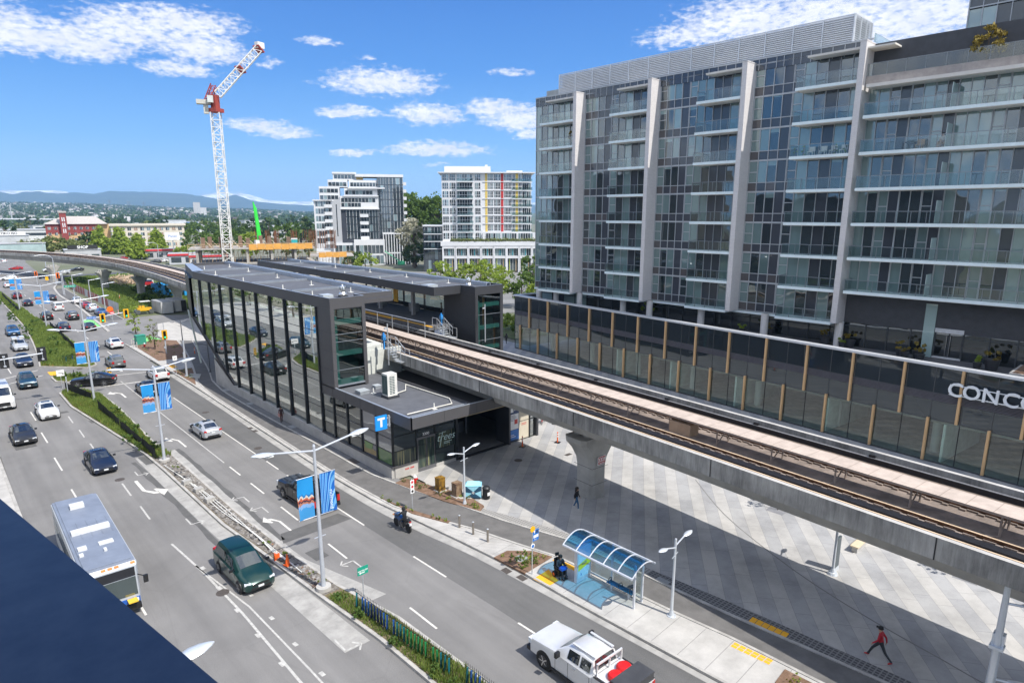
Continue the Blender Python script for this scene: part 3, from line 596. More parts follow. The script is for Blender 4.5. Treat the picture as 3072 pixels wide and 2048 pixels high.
b=tb();b.box(34.2,44,-.1,0.02,13.4,33.5);b.build('wall',DK_GLASS,tower)
for k in range(1,7):
 z=TZ0+FH*k;b=tb();b.face(((26.55,.05,z),(26.55,1.8,z),(26.55,1.8,z+2.1),(26.55,.05,z+2.1)));b.box(26.53,26.57,1.76,1.84,z,z+2.1)
 b.build('privacy_screen',pane('screen_pale',(0.45,0.55,0.55),.08,.01,.4,col2=(.5,.6,.6)),tower,recalc=False)
for(a,e)in BAL:b=tb();b.box(a+.9,e,.1,1.7,36.35,36.55);b.build('canopy',SOFFIT,tower)
b=tb();rs=random.Random(3);s=-26.5
while s<18.5:
 w=rs.choice((.8,1.0,1.15));b.face(((s,.1,36.25),(s+w,.1,36.25),(s+w,.1,37.35),(s,.1,37.35)),0);b.box(s-.03,s+.03,.05,.17,36.25,37.4,1);s+=w
b.box(-26.55,19.0,0,.2,37.35,37.5,1);b.build('parapet',[SPAN,MULL],tower,recalc=False)
b=tb();NS=12
for i in range(NS):
 z=37.62+i*.2;b.rbox((-2.46,.02,z),39.0,.13,.11,rx=.5)
 b.rbox((17.05,-2.4,z),.13,4.6,.11,ry=.5)
for i in range(14):s=-21.98+i*3.0;b.box(s-.05,s+.05,.0,.16,37.5,40.03)
for i in range(4):b.box(16.98,17.12,-.05-i*1.5,.05-i*1.5,37.5,40.03)
b.box(-22,17.1,-.04,.12,39.96,40.05);b.box(17.0,17.1,-4.7,0,39.96,40.05);b.box(-21.9,16.8,-4.5,-.5,37.5,39.9,1)
b.build('louvre_screen',[LOUV,mat('plant_room',(0.30,0.31,0.33),.7)],tower)
b=tb();b.box(-25.1,-22.2,-5,-.6,37.2,38.35);b.build('stair_housing',mat('housing',(0.36,0.38,0.38),.6),tower)
b=tb();b.box(19.0,19.1,-6,.1,37.16,37.9);b.box(18.9,19.1,-12,-6,37.16,38.1);b.build('roof_guard',RAILG,tower)
b=tb();b.box(19.4,44,0,1.95,32.75,33.05);b.build('canopy',SOFFIT,tower)
b=tb();b.box(19.1,44,.9,1.3,33.05,33.85);b.build('terrace_upstand',mat('board_concrete',(0.33,0.30,0.285),.85,var=.2,scale=1.4,bump=.2),tower)
b=tb();b.face(((19.1,1.2,33.85),(44,1.2,33.85),(44,1.2,34.95),(19.1,1.2,34.95)),0);b.box(19.1,44,1.17,1.23,34.95,35.0,1)
for i in range(16):b.box(19.2+i*1.6,19.24+i*1.6,1.17,1.23,33.85,34.95,1)
b.build('terrace_guard',[RAILG,RAILM],tower,recalc=False)
b=tb();b.box(19.06,21.4,-1.5,1.6,36.3,36.45,0);b.build('canopy',SOFFIT,tower)
b=tb()
for i in range(5):b.face(((19.1+i*1.4,-4,33.1),(20.45+i*1.4,-4,33.1),(20.45+i*1.4,-4,34.6),(19.1+i*1.4,-4,34.6)),1);b.face(((19.1+i*1.4,-4,34.7),(20.45+i*1.4,-4,34.7),(20.45+i*1.4,-4,35.9),(19.1+i*1.4,-4,35.9)),2);b.box(20.45+i*1.4,20.52+i*1.4,-4.05,-3.9,33,36,4)
b.box(19.1,44,-4.1,-3.85,34.58,34.72,4);b.box(19.1,44,-4.1,-3.8,35.9,36.1,4)
b.build('window',[DK_GLASS,BLIND,SPAN,SPANB,MULL],tower,recalc=False)
b=tb();b.box(24.7,44,-16,-7.5,36,58);b.build('upper_storeys',SPAN,tower)
for k in range(6):
 z=33.6+k*FH;b=tb()
 for i in range(13):
  a=24.7+i*1.15;e=a+1.1;m=1 if i<2 else(2 if i%5 in(2,3)else 0)
  b.face(((a,-7.4,z+1.0),(e,-7.4,z+1.0),(e,-7.4,z+3.2),(a,-7.4,z+3.2)),m);b.face(((a,-7.4,z+.05),(e,-7.4,z+.05),(e,-7.4,z+.95),(a,-7.4,z+.95)),2)
  b.box(e,e+.07,-7.45,-7.3,z,z+FH,4)
 b.box(24.65,44,-7.45,-7.28,z-.06,z+.06,4);b.box(24.65,24.75,-16,-7.28,z,z+FH,4)
 b.build('window',[DK_GLASS,BLIND,SPAN,SPANB,MULL],tower,recalc=False)
LOB=pane('lobby_glass',(0.006,0.008,0.009),0.16,0.06,0.22,col2=(0.02,0.023,0.025));PALE=pane('lobby_pale',(0.30,0.42,0.41),.10,.03,.3,col2=(.36,.48,.47))
b=tb();s=-26.4
while s<18.5:
 b.face(((s,-1.4,7.45),(s+2.3,-1.4,7.45),(s+2.3,-1.4,TZ0-.35),(s,-1.4,TZ0-.35)),1 if s<-19 and rw.random()<.75 else 0);b.box(s-.04,s+.04,-1.42,-1.3,7.45,TZ0-.3,2);s+=2.3
b.box(-26.4,18.9,-1.42,-1.33,9.0,9.08,2)
b.build('window',[LOB,PALE,MULLD],tower,recalc=False)
for i,s0 in enumerate((19.1,21.2,23.25,25.35,29.75,31.8,33.9,36)):
 b=tb();w=2.05;m2=1
 b.face(((s0,-.4,12.45),(s0+w,-.4,12.45),(s0+w,-.4,13.3),(s0,-.4,13.3)),m2 if 0<i<5 else 3)
 b.face(((s0,-.4,7.45),(s0+w,-.4,7.45),(s0+w,-.4,12.4),(s0,-.4,12.4)),0)
 for zz in(9.6,10.3,12.42):b.box(s0,s0+w,-.42,-.32,zz-.04,zz+.04,2)
 b.box(s0-.05,s0+.05,-.42,-.3,7.45,13.3,2)
 if i in(0,4):
  for j in range(7):b.box(s0+.05,s0+w,-.4,-.25,12.5+j*.115,12.55+j*.115,2)
 b.build('window',[LOB,PALE,MULLD,SPAN],tower,recalc=False)
b=tb();b.box(26.4,27.35,-.45,-.15,7.45,12.6);b.build('lobby_panel',PALE,tower)
b=tb();b.face(((27.4,-.38,7.45),(29.75,-.38,7.45),(29.75,-.38,13.3),(27.4,-.38,13.3)),0)
for q in(27.45,28.6,29.7):b.box(q-.05,q+.05,-.42,-.28,7.45,10,1)
b.box(27.4,29.75,-.42,-.2,9.95,10.35,2);b.box(27.4,29.75,-.42,-.25,7.45,7.62,2)
d_=b.build('door',[LOB,MULLD,mat('door_alu',(0.62,0.63,0.65),.4)],tower,recalc=False)
b=tb();b.cyl((28.45,-.15,7.7),(28.45,-.15,9.7),.035);b.cyl((28.75,-.15,7.7),(28.75,-.15,9.7),.035);b.build('handle',mat('steel',(0.6,0.6,0.6),.25,metal=1.0),d_)
PA=Vector((69.17,74.85,0));pd_=Vector((-0.1097,-0.99397,0));pn=Vector((-pd_.y,pd_.x,0))
pn=Vector((0.99397,-0.1097,0))
PX=Matrix(((pd_.x,-pn.x,0,PA.x),(pd_.y,-pn.y,0,PA.y),(0,0,1,0),(0,0,0,1)))
def pb():return MB(PX)
podium=thing('shop_podium','long dark glass shop podium with tan wooden fins and pale metal cap','building',(65,40,0))
PGL=glass('podium_glass',(0.74,0.90,0.85),refl=0.10,trans=0.85,wav=0.04,wscale=0.16)
PUP=pane('podium_upper',(0.018,0.024,0.030),0.075,0.06,0.14,col2=(0.024,0.031,0.037))
FIN=mat('fin_wood',(0.56,0.36,0.18),0.55,var=0.1,scale=3,aniso=(1,1,.2))
PL=92.0
b=pb();b.box(-.1,PL,-.5,.22,8.42,8.62);b.box(0,PL,-.5,-.3,7.4,8.45);b.box(-.1,.25,-16,.2,8.40,8.60);b.build('cap',mat('cap_alu',(0.60,0.62,0.65),.4,metal=.3,var=.05),podium)
b=pb();b.box(.1,PL,-14,-.4,7.2,7.42);b.build('terrace',mat('terrace_paver',(0.12,0.12,0.125),.85,var=.2),podium)
b=pb();b.box(-.05,.15,-14,-.02,3.8,8.4,0);b.box(.1,PL,-.35,-.03,3.78,4.05,0);b.box(.1,PL,-.3,-.03,5.45,6.15,0)
b.box(.15,PL,-13.9,-13.6,0,7.2,1);b.box(.15,PL,-13.6,-.3,3.5,3.8,1);b.build('wall',[MULLD,mat('shop_wall',(0.20,0.21,0.20),.8)],podium)
b=pb();b.box(.1,PL,-13.6,-.1,-.05,.05);b.build('floor',mat('shop_floor',(0.30,0.30,0.285),.6,var=.2),podium)
for s in range(6,90,9):b=pb();b.cyl((s,-3,.05),(s,-3,3.5),.38,n=14);b.build('column',WHITEB,podium,smooth=True)
for s,w in((22.3,.2),(31.4,.2),(40.6,.2),(51,.25),(61.3,.2)):
 b=pb();b.box(s,s+w,-9,-.5,.05,3.5);b.build('partition',mat('plaster',(0.70,0.74,0.70),.8),podium)
for k in range(20):
 s0=1.69+4.51*k-2.2;s0=max(.1,s0);s1=1.69+4.51*k+2.31
 b=pb();sm=1.69+4.51*k
 for a,e in((s0,sm),(sm,s1)):b.face(((a,0,.12),(e,0,.12),(e,0,3.8),(a,0,3.8)),0)
 for q in(s0,sm,s1):b.box(q-.03,q+.03,-.05,.03,.05,3.8,1)
 b.box(s0,s1,-.06,.04,0,.13,1);b.build('window',[PGL,MULLD],podium,recalc=False)
 b=pb()
 u0=s0+.05
 for a,e in((s0,sm),(sm,s1)):
  b.face(((a,0,6.14),(e,0,6.14),(e,0,8.42),(a,0,8.42)),0);b.face(((a,0,3.82),(e,0,3.82),(e,0,5.46),(a,0,5.46)),0)
 for q in(s0,sm):b.box(q-.03,q+.03,-.05,.03,3.8,8.42,1)
 for j in range(6):b.rbox(((s0+s1)/2,.0,5.52+j*.115),s1-s0,.09,.05,rx=.6,m=2)
 b.box(s0,s1,-.05,.03,3.78,3.85,1);b.box(s0,s1,-.05,.04,6.1,6.18,1)
 b.build('upper_window',[PUP,MULLD,mat('vent_slat',(0.13,0.12,0.13),.45,metal=.4)],podium,recalc=False)
 b=pb();b.box(sm-.16,sm+.02,.03,.28,.12,3.95);b.build('fin',FIN,podium)
 f=4.02+4.496*k;b=pb();b.box(f-.16,f+.02,.03,.28,3.82,8.42);b.build('fin',FIN,podium)
LET=mat('letter_white',(0.72,0.75,0.78),.4,metal=.1)
sign=thing('facade_lettering','large white metal capital letters on rails across the dark podium glass','sign',tuple(PX@Vector((64,.4,6.2))))
for i,ch in enumerate('CONCORD'):
 text_mesh(ch,1.62,LET,'letter',sign,frame(PX@Vector(((62.05,63.22,64.55,65.9,67.15,68.45,69.7)[i],.42,6.75)),pd_,(0,0,1)),extrude=.06,bold=.022,sx=1.0)
b=pb();b.box(61.6,70,.3,.36,7.12,7.2);b.box(61.6,70,.3,.36,6.3,6.38)
for i in range(8):b.box(61.9+i*1.15,61.96+i*1.15,0,.3,6.3,6.36)
b.build('rail',LET,sign)
GIRD=mat('girder_concrete',(0.38,0.37,0.345),.85,var=.18,scale=.5,bump=.12)
def stained():
 m,nt,out=nodes('stained_concrete');L=nt.links
 p=N(nt,'ShaderNodeBsdfPrincipled',i_Roughness=.85);L.new(p.outputs[0],out.inputs[0])
 g=N(nt,'ShaderNodeNewGeometry');mp=N(nt,'ShaderNodeMapping');mp.inputs['Scale'].default_value=(2.4,2.4,.35);L.new(g.outputs['Position'],mp.inputs[0])
 n1=N(nt,'ShaderNodeTexNoise',i_Scale=1.3,i_Detail=9.0,i_Roughness=.72);L.new(mp.outputs[0],n1 .inputs[0])
 n2=N(nt,'ShaderNodeTexNoise',i_Scale=.4,i_Detail=6.0);L.new(g.outputs['Position'],n2 .inputs[0])
 ad=N(nt,'ShaderNodeMath',operation='ADD');L.new(n1 .outputs[0],ad.inputs[0]);L.new(n2 .outputs[0],ad.inputs[1])
 rp=N(nt,'ShaderNodeValToRGB');e=rp.color_ramp.elements;e[0].position=.38;e[1].position=.62;e[0].color=(.15,.145,.135,1);e[1].color=(.46,.445,.41,1)
 h=N(nt,'ShaderNodeMath',operation='MULTIPLY');h.inputs[1].default_value=.5;L.new(ad.outputs[0],h.inputs[0]);L.new(h.outputs[0],rp.inputs[0]);L.new(rp.outputs[0],p.inputs['Base Color']);return m
STAIN=stained()
BED=mat('track_bed',(0.16,0.13,0.11),.9,col2=(0.30,0.24,0.20),scale=1.2,bump=.2)
RAILRUST=mat('rail_rust',(0.16,0.075,0.035),.6,metal=.4,var=.3,scale=5);RAILTOP=mat('rail_top',(0.66,0.50,0.34),.45,metal=.15)
WALKM=mat('walkway_boards',(0.48,0.40,0.34),.8,var=.12,scale=1.5)
WALKST=mat('walkway_steel',(0.30,0.24,0.20),.7,var=.15)
BLACKP=mat('power_rail',(0.015,0.015,0.018),.45)
CTR=[(28.3,-60,0),(31.2,-25,0),(32.4,-10,0),(33.9,8,0),(35.75,30,0),(37.2,52,0),(38.9,80,0),(40.2,106,0),(41.6,132,0),(43.3,160,0),(44.2,186,0),(43.9,205,0),(42.0,228,0),(38.3,250,0),(32.6,274,0),(25,297,0),(15,322,0),(2,348,0),(-20,385,0)]
CP=interp(CTR,2.0)
guide=thing('elevated_guideway','elevated concrete rail guideway with rusty rails and centre walkway curving past the station','viaduct',(36,29,0))
b=MB();b.sweep(CP,[(-1.9,5.4),(-2.5,6.7),(-4.15,7.0),(-4.15,7.22),(4.15,7.22),(4.15,7.0),(2.5,6.7),(1.9,5.4)]);b.build('girder',GIRD,guide)
for sgn in(-1,1):
 o0,o1=(-4.25,-3.98)if sgn<0 else(3.98,4.25)
 b=MB();b.sweep(CP,[(o0,6.95),(o0,7.96),(o1,7.96),(o1,6.95)],mf=[0,1,0,0]);b.build('parapet',[STAIN,CONC],guide)
b=MB();b.sweep(CP,[(-3.95,7.2),(-3.95,7.27),(3.95,7.27),(3.95,7.2)]);b.build('track_bed',BED,guide)
for off in(-2.85,-1.42,1.42,2.85):
 b=MB();b.sweep(CP,[(off-.16,7.25),(off-.16,7.36),(off+.16,7.36),(off+.16,7.25)],m=2);b.sweep(CP,[(off-.06,7.34),(off-.06,7.5),(off+.06,7.5),(off+.06,7.34)],mf=[0,1,0,0]);b.build('rail',[RAILRUST,RAILTOP,BED],guide)
b=MB()
for off in(-3.6,3.55):b.sweep(CP,[(off-.1,7.45),(off-.1,7.75),(off+.1,7.75),(off+.1,7.45)],mf=[0,1,0,0])
for off in(-2.13,):b.sweep(CP,[(off-.28,7.3),(off-.28,7.42),(off+.28,7.42),(off+.28,7.3)],m=0)
b.build('power_rail',[BLACKP,mat('cover_grey',(.16,.16,.17),.4)],guide)
b=MB();b.sweep(CP,[(-.72,8.26),(-.72,8.38),(.72,8.38),(.72,8.26)],mf=[1,0,1,1])
acc_=0
def along(path,step,y0=-1e9,y1=1e9):
 out=[];d=0;nxt=step
 for p,q in zip(path[:-1],path[1:]):
  p=Vector(p);q=Vector(q);l=(q-p).length
  while d+l>=nxt:
   t=(nxt-d)/l;c=p+(q-p)*t
   if y0<=c.y<=y1:out.append((c,(q-p).normalized()))
   nxt+=step
  d+=l
 return out
for c,t in along(CP,3.6,-30,300):
 r=Vector((t.y,-t.x,0))
 for q in(-.6,.6):b.cyl(c+r*q+Vector((0,0,7.25)),c+r*q+Vector((0,0,8.3)),.05,n=4,m=1)
 b.cyl(c-r*.6+Vector((0,0,7.35)),c+r*.6+Vector((0,0,8.2)),.04,n=4,m=1)
 b.cyl(c-r*.6+Vector((0,0,7.3)),c-r*1.05+t*.5+Vector((0,0,7.3)),.04,n=4,m=1)
b.build('walkway',[WALKM,WALKST],guide)
b=MB()
for c,t in along(CP,1.05,-14,60):
 r=Vector((t.y,-t.x,0));a=c+r*.725;e=c-r*.725
 b.face(((a.x,a.y,8.384),(e.x,e.y,8.384),(e.x+t.x*.03,e.y+t.y*.03,8.384),(a.x+t.x*.03,a.y+t.y*.03,8.384)))
b.build('board_joints',WALKST,guide,recalc=False)
b=MB()
for c,t in along(CP,.75,-14,100):
 r=Vector((t.y,-t.x,0))
 for off in(-2.85,-1.42,1.42,2.85):p=c+r*off;b.rbox((p.x,p.y,7.31),.62,.26,.1,math.atan2(r.y,r.x))
 for off in(-3.6,):p=c+r*off;b.rbox((p.x,p.y,7.4),.2,.12,.2,math.atan2(r.y,r.x))
b.build('rail_plinths',BED,guide)
b=MB();c=Vector((34.4,24.2,0));b.rbox((34.9,21.7,7.65),.9,1.6,.75,-.07);b.build('trackside_cabinet',mat('cabinet_tan',(.42,.29,.19),.7),guide)
b=MB()
for c,t in along(CP,7.2,-14,80):
 r=Vector((t.y,-t.x,0));p=c+r*3.62;b.rbox((p.x,p.y,7.82),.16,.34,.16,math.atan2(r.y,r.x))
b.build('rail_clamps',BLACKP,guide)
b=MB()
for c,t in along(CP,11.0,-20,280):
 r=Vector((t.y,-t.x,0));p=c-r*4.262;b.rbox((p.x,p.y,7.45),.02,.05,1.0,math.atan2(r.y,r.x))
b.build('segment_joints',mat('joint_black',(.04,.04,.04),.9),guide)
def pier(x,y,rot,top=4.95):
 T=Matrix.Translation((x,y,0))@Matrix.Rotation(rot,4,'Z');b=MB(T)
 secs=[(0,.82,.95),(2.55,.82,.95),(3.2,.95,.97),(4.0,1.4,1.02),(top-.4,1.9,1.08),(top,1.95,1.1)]
 def oct_(w,d,c=.3):return[(-w,-d+c),(-w+c,-d),(w-c,-d),(w,-d+c),(w,d-c),(w-c,d),(-w+c,d),(-w,d-c)]
 rings=[[b.av((px_,py_,z))for px_,py_ in oct_(w,d)]for z,w,d in secs]
 for A,B in zip(rings[:-1],rings[1:]):
  for k in range(8):b.fi((A[k],A[(k+1)%8],B[(k+1)%8],B[k]))
 b.fi(rings[-1]);b.fi(rings[0][::-1])
 for sx_ in(-1.1,.35):
  for sy_ in(-.75,.25):b.box(sx_,sx_+.75,sy_,sy_+.55,top,top+.5)
 b.box(-.84,.84,-.97,-.951,1.2,1.225,1);b.box(-.84,.84,-.97,-.951,2.5,2.525,1);b.box(-.84,-.821,-.97,.97,1.2,1.225,1);b.box(-.84,-.821,-.97,.97,2.5,2.525,1)
 b.build('pier',[GIRD,mat('joint_grey',(.13,.13,.13),.9)],guide,smooth=True,angle=25)
for x,y,rot in((35.65,30.0,-.07),(41.9,137,-.06),(43.9,163.5,-.05),(43.2,193.5,.05),(39.3,217,.2),(31.6,250,.42),(20,290,.55),(32.6,-8,-.07)):pier(x,y,rot)
sgn_=thing('number_sign','red number sign with white digits on the concrete guideway pier','sign',(34.9,28.98,2.9))
REDS=mat('sign_red',(.42,.035,.035),.5);WHT=mat('sign_white',(.80,.80,.80),.5,var=.03)
b=MB();b.box(35.18,36.06,28.93,28.97,2.78,3.42);b.build('plate',WHT,sgn_)
b=MB();b.box(35.22,36.02,28.915,28.928,2.82,3.38);b.build('panel',REDS,sgn_)
text_mesh('3328',.42,WHT,'digits',sgn_,frame((35.62,28.91,3.14),(1,0,0),(0,0,1)),extrude=.003,bold=.008)
b=MB();b.box(35.3,35.94,28.908,28.914,2.88,2.92);b.build('underline',WHT,sgn_)
CLAD=mat('cladding_charcoal',(0.095,0.093,0.098),.5,metal=.25,var=.06,scale=.3);CLADD=mat('cladding_dark',(0.05,0.052,0.058),.5,metal=.2,var=.06)
ROOFM=mat('roof_membrane',(0.10,0.105,0.118),.8,var=.14,scale=.9);ROOFE=mat('roof_edge_metal',(0.42,0.47,0.54),.35,metal=.5,var=.06)
SGL=glass('station_glass',(0.70,0.86,0.80),refl=0.46,trans=0.72,wav=0.016,wscale=.22);MUL=mat('station_mullion',(0.022,0.027,0.032),.4,metal=.3,var=.1)
LGL=glass('lift_glass',(0.42,0.70,0.66),refl=.15,trans=.6,wav=.01);TEAL=mat('lift_frame_teal',(0.20,0.40,0.38),.4,var=.08);FLOORM=mat('station_floor',(0.22,0.22,0.22),.7)
WINT=mat('station_interior',(0.58,0.60,0.56),.8,var=.1)
st=thing('train_station','charcoal clad train station with glass walls, two platform roofs and glazed lift towers','building',(30,60,0))
CP_W=[(x-4.3,y)for x,y,z in CTR]
def wi(y):return xat(CP_W,y)+.35
yw=[51.9,60,70,80,90,104.5]
outl=[(26,51.85),(29.4,51.85),(29.4,53.4),(wi(53.4),53.4)]+[(wi(y),y)for y in yw[1:]]+[(29.3,103.6),(26.0,89.2)]
b=MB();b.prism(inset(outl,.06),12.92,13.5,0);b.build('roof',ROOFM,st)
def rim(mb,poly,w,z0,z1,m_side=0,m_top=1,closed=True):
 n=len(poly);inn=inset(poly,w)
 for i in range(n):
  j=(i+1)%n;A,B=poly[i],poly[j];C_,D_=inn[j],inn[i]
  mb.face(((*A,z0),(*B,z0),(*B,z1),(*A,z1)),m_side);mb.face(((*A,z1),(*B,z1),(*C_,z1),(*D_,z1)),m_top);mb.face(((*C_,z0),(*D_,z0),(*D_,z1),(*C_,z1)),m_side)
  mb.face(((*A,z0),(*D_,z0),(*C_,z0),(*B,z0)),m_side)
b=MB();rim(b,outl,.14,12.88,13.86);b.build('fascia',[CLAD,ROOFE],st,recalc=False)
b=MB();yy=YS(53.6,104.2,20);strip(b,[(wi(y)-1.0,y)for y in yy],[(wi(y)-.15,y)for y in yy],13.84)
for q in(-1.0,-.55):b.sweep([(wi(y)+q,y)for y in yy],[(-.05,13.5),(-.05,13.93),(.05,13.93),(.05,13.5)])
b.face(((26,89.1,13.875),(27.3,88.9,13.875),(30.2,103.4,13.875),(29.3,103.5,13.875)));b.build('roof_gutter',ROOFE,st)
RIBM=mat('roof_rib',(.28,.31,.35),.4,metal=.4)
for y in(61.5,71.8,82.3,92.6):b=MB();b.box(26.9 if y<90 else 27.4,wi(y)-1.0,y-.14,y+.14,13.5,13.72);b.build('roof_rib',RIBM,st)
b=MB()
for y in(56.5,66,76.5,87,97):b.face(((26.2,y-4.4,13.506),(wi(y)-1.1,y-4.4,13.506),(wi(y)-1.1,y-4.2,13.506),(26.2,y-4.2,13.506)))
b.build('roof_seam',CLADD,st,recalc=False)
MY=[54.5,57.9,61.4,65.0,68.65,72.3,76.0,79.65,83.25,86.9,90.6]
def low(y):return 1.1 if y<=77.2 else 1.1+(y-77.2)*(8.2-1.1)/(91.2-77.2)
for i in range(10):
 y0,y1=MY[i],MY[i+1];b=MB();z0,z1=low(y0),low(y1)
 if y0<77.2<y1:b.face(((26.02,y0,1.1),(26.02,77.2,1.1),(26.02,y1,z1),(26.02,y1,12.9),(26.02,y0,12.9)),0)
 else:b.face(((26.02,y0,z0),(26.02,y1,z1),(26.02,y1,12.9),(26.02,y0,12.9)),0)
 for z in(3.4,5.9,8.3,10.6):
  if z>max(z0,z1)+.2:b.box(25.99,26.05,y0,y1,z-.022,z+.022,1)
 b.build('window',[SGL,MUL],st,recalc=False)
b=MB()
for y in MY:b.box(25.86,26.35,y-.1,y+.1,low(y)-.1,12.9)
b.prism([(25.9,90.5),(26.5,90.5),(29.6,103.3),(29.1,103.5)],7.6,12.9);b.build('mullions',MUL,st)
b=MB();b.face(((25.9,77.0,.95),(25.9,91.3,8.2),(25.9,91.3,7.75),(25.9,78.0,.95)));b.prism([(25.88,77.0),(26.3,77.0),(26.3,91.4),(25.88,91.4)],0,.001)
for k in range(20):
 y0=77.2+k*.7;y1=y0+.7;b.face(((25.9,y0,low(y0)-.28),(25.9,y1,low(y1)-.28),(25.9,y1,low(y1)),(25.9,y0,low(y0))));b.face(((25.9,y0,low(y0)),(25.9,y1,low(y1)),(26.4,y1,low(y1)),(26.4,y0,low(y0))))
b.build('raked_sill',CLAD,st,recalc=False)
b=MB();b.prism([(25.8,42.55),(26.4,42.55),(26.4,84),(25.8,84)],-.1,.02)
b.box(25.82,26.4,42.56,77.4,0,1.05,0)
b.face(((25.82,77.4,0),(25.82,83.6,0),(25.82,83.5,3.4),(25.82,77.4,1.05)));b.face(((26.4,77.4,0),(26.4,83.6,0),(26.4,83.5,3.4),(26.4,77.4,1.05)));b.face(((25.82,83.6,0),(26.4,83.6,0),(26.4,83.5,3.4),(25.82,83.5,3.4)))
b.box(26.1,28.3,42.45,42.9,0,.98,0);b.build('base_wall',CONC,st)
b=MB();b.box(25.78,26.42,42.4,54.6,1.05,1.12);b.box(26.0,28.35,42.38,42.9,.98,1.06);b.build('sill',CLAD,st)
b=MB();b.box(25.98,26.02,51.85,54.5,5.7,12.9);b.box(26,26.34,51.83,52.1,5.7,12.9);b.box(29.08,29.42,51.83,54.6,5.7,12.95);b.box(26.02,26.06,52.1,54.5,1.1,5.8)
for z in(7.4,9.1,10.8):b.box(25.968,26.0,51.9,54.45,z-.012,z+.012,1);b.box(26,26.32,51.818,51.84,z-.012,z+.012,1)
b.box(26.34,29.1,51.95,52.0,12.75,12.95);b.box(26.0,29.4,54.5,54.7,5.8,12.9);b.build('lift_shaft',[CLAD,CLADD],st)
def lift_front(x0,x1,y,z0,z1,zz):
 b=MB();b.face(((x0,y,z0),(x1,y,z0),(x1,y,z1),(x0,y,z1)),0);b.build('lift_window',LGL,st,recalc=False)
 b=MB();b.box(x0,x0+.28,y+.05,y+.3,z0,z1-.6,0);b.box(x1-.1,x1,y+.05,y+.2,z0,z1,1)
 for z in zz:b.box(x0,x1,y+.06,y+.5,z-.3,z+.12,0)
 for z in(z0+1.4,(z0+z1)/2+.55,z1-2.2):b.box(x0,x1,y-.02,y+.03,z-.02,z+.02,2)
 for q in(.35,.6):b.box(x0+(x1-x0)*q,x0+(x1-x0)*q+.06,y+1.0,y+1.1,z0,z1,1)
 b.box(x0,x1,y-.06,y+.3,z0-.1,z0+.06,2);b.build('lift_frame',[TEAL,MUL,RIBM],st)
lift_front(26.34,29.08,51.9,5.95,12.8,(6.3,8.9,11.75))
b=MB();b.box(26.6,28.9,52.6,54.3,1,12.6);b.build('lift_car_shaft',mat('shaft_dark',(.02,.03,.03),.6),st)
b=MB();low_poly=[(26,39.84),(36.3,39.84),(36.3,41.2),(42.3,41.2),(42.3,55),(26,55)]
b.prism([(26.1,40),(32.2,40),(32.2,54.9),(26.1,54.9)],5.0,5.62);b.build('roof',ROOFM,st)
b=MB();b.prism([(32.2,41.0),(42.2,41.0),(42.2,56.5),(32.2,54.9)],4.6,5.2);b.build('roof',CLADD,st)
b=MB();b.box(26,36.4,39.82,40.0,4.88,5.8);b.box(25.98,26.15,39.82,54.6,4.88,5.8);b.box(36.3,42.3,40.9,41.1,4.5,5.3);b.box(26.1,36.3,40,42.6,4.86,4.98);b.box(32.1,32.3,40,55,5.1,5.75);b.box(42.1,42.3,41,56,4.5,5.3)
b.build('fascia',CLAD,st)
b=MB();b.box(26,26.16,39.82,54.6,5.8,5.83);b.box(26,36.4,39.82,39.98,5.8,5.83);b.box(26.15,32.3,40.6,40.68,5.62,5.68);b.build('roof_edge',ROOFE,st)
b=MB()
for y in(43.0,45,47.4,49.9,52.3):b.box(25.97,25.985,y-.008,y+.008,4.9,5.8)
for x in(29.2,32.5,34.5):b.box(x-.008,x+.008,39.8,39.815,4.9,5.8)
b.build('cladding_joint',CLADD,st)
ys2=[42.5,44.9,47.3,49.75,52.2,54.6]
TAUPE=pane('glass_taupe',(.13,.115,.12),.16,.02,.4,col2=(.16,.145,.15));GREENP=pane('mural_green',(.10,.17,.05),.14,.02,.4,col2=(.13,.22,.07))
PALEG=glass('station_glass_pale',(0.72,0.86,0.82),refl=.24,trans=.7,wav=.02)
for i in range(5):
 y0,y1=ys2[i],ys2[i+1];b=MB();mlow=1 if i==0 else(3 if i==1 else 2);mup=3 if i<2 else 2
 for z0,z1,m_ in((1.12,2.25,mlow),(2.25,3.4,mup),(3.4,4.88,mup)):b.face(((26.0,y0,z0),(26.0,y1,z0),(26.0,y1,z1),(26.0,y0,z1)),m_);b.box(25.97,26.03,y0,y1,z0-.025,z0+.025,0)
 b.box(25.9,26.2,y1-.09,y1+.09,1.1,4.88,0);b.box(25.95,26.1,y0-.04,y0+.04,1.1,4.88,0)
 if i==1:b.face(((25.99,y0+.25,1.3),(25.99,y1-.2,1.2),(25.99,y1-.2,1.9),(25.99,y0+.25,1.7)),4);b.face(((25.985,y0+.9,1.7),(25.985,y1-.4,1.6),(25.985,y1-.3,2.2),(25.985,y0+.7,2.2)),5)
 b.build('window',[MUL,GREENP,PALEG,TAUPE,mat('mural_tan',(.33,.25,.12),.5),mat('mural_leaf',(.20,.30,.12),.5)],st,recalc=False)
DARKW=pane('shop_glass_dark',(.010,.016,.016),.14,.03,.3,col2=(.03,.04,.04))
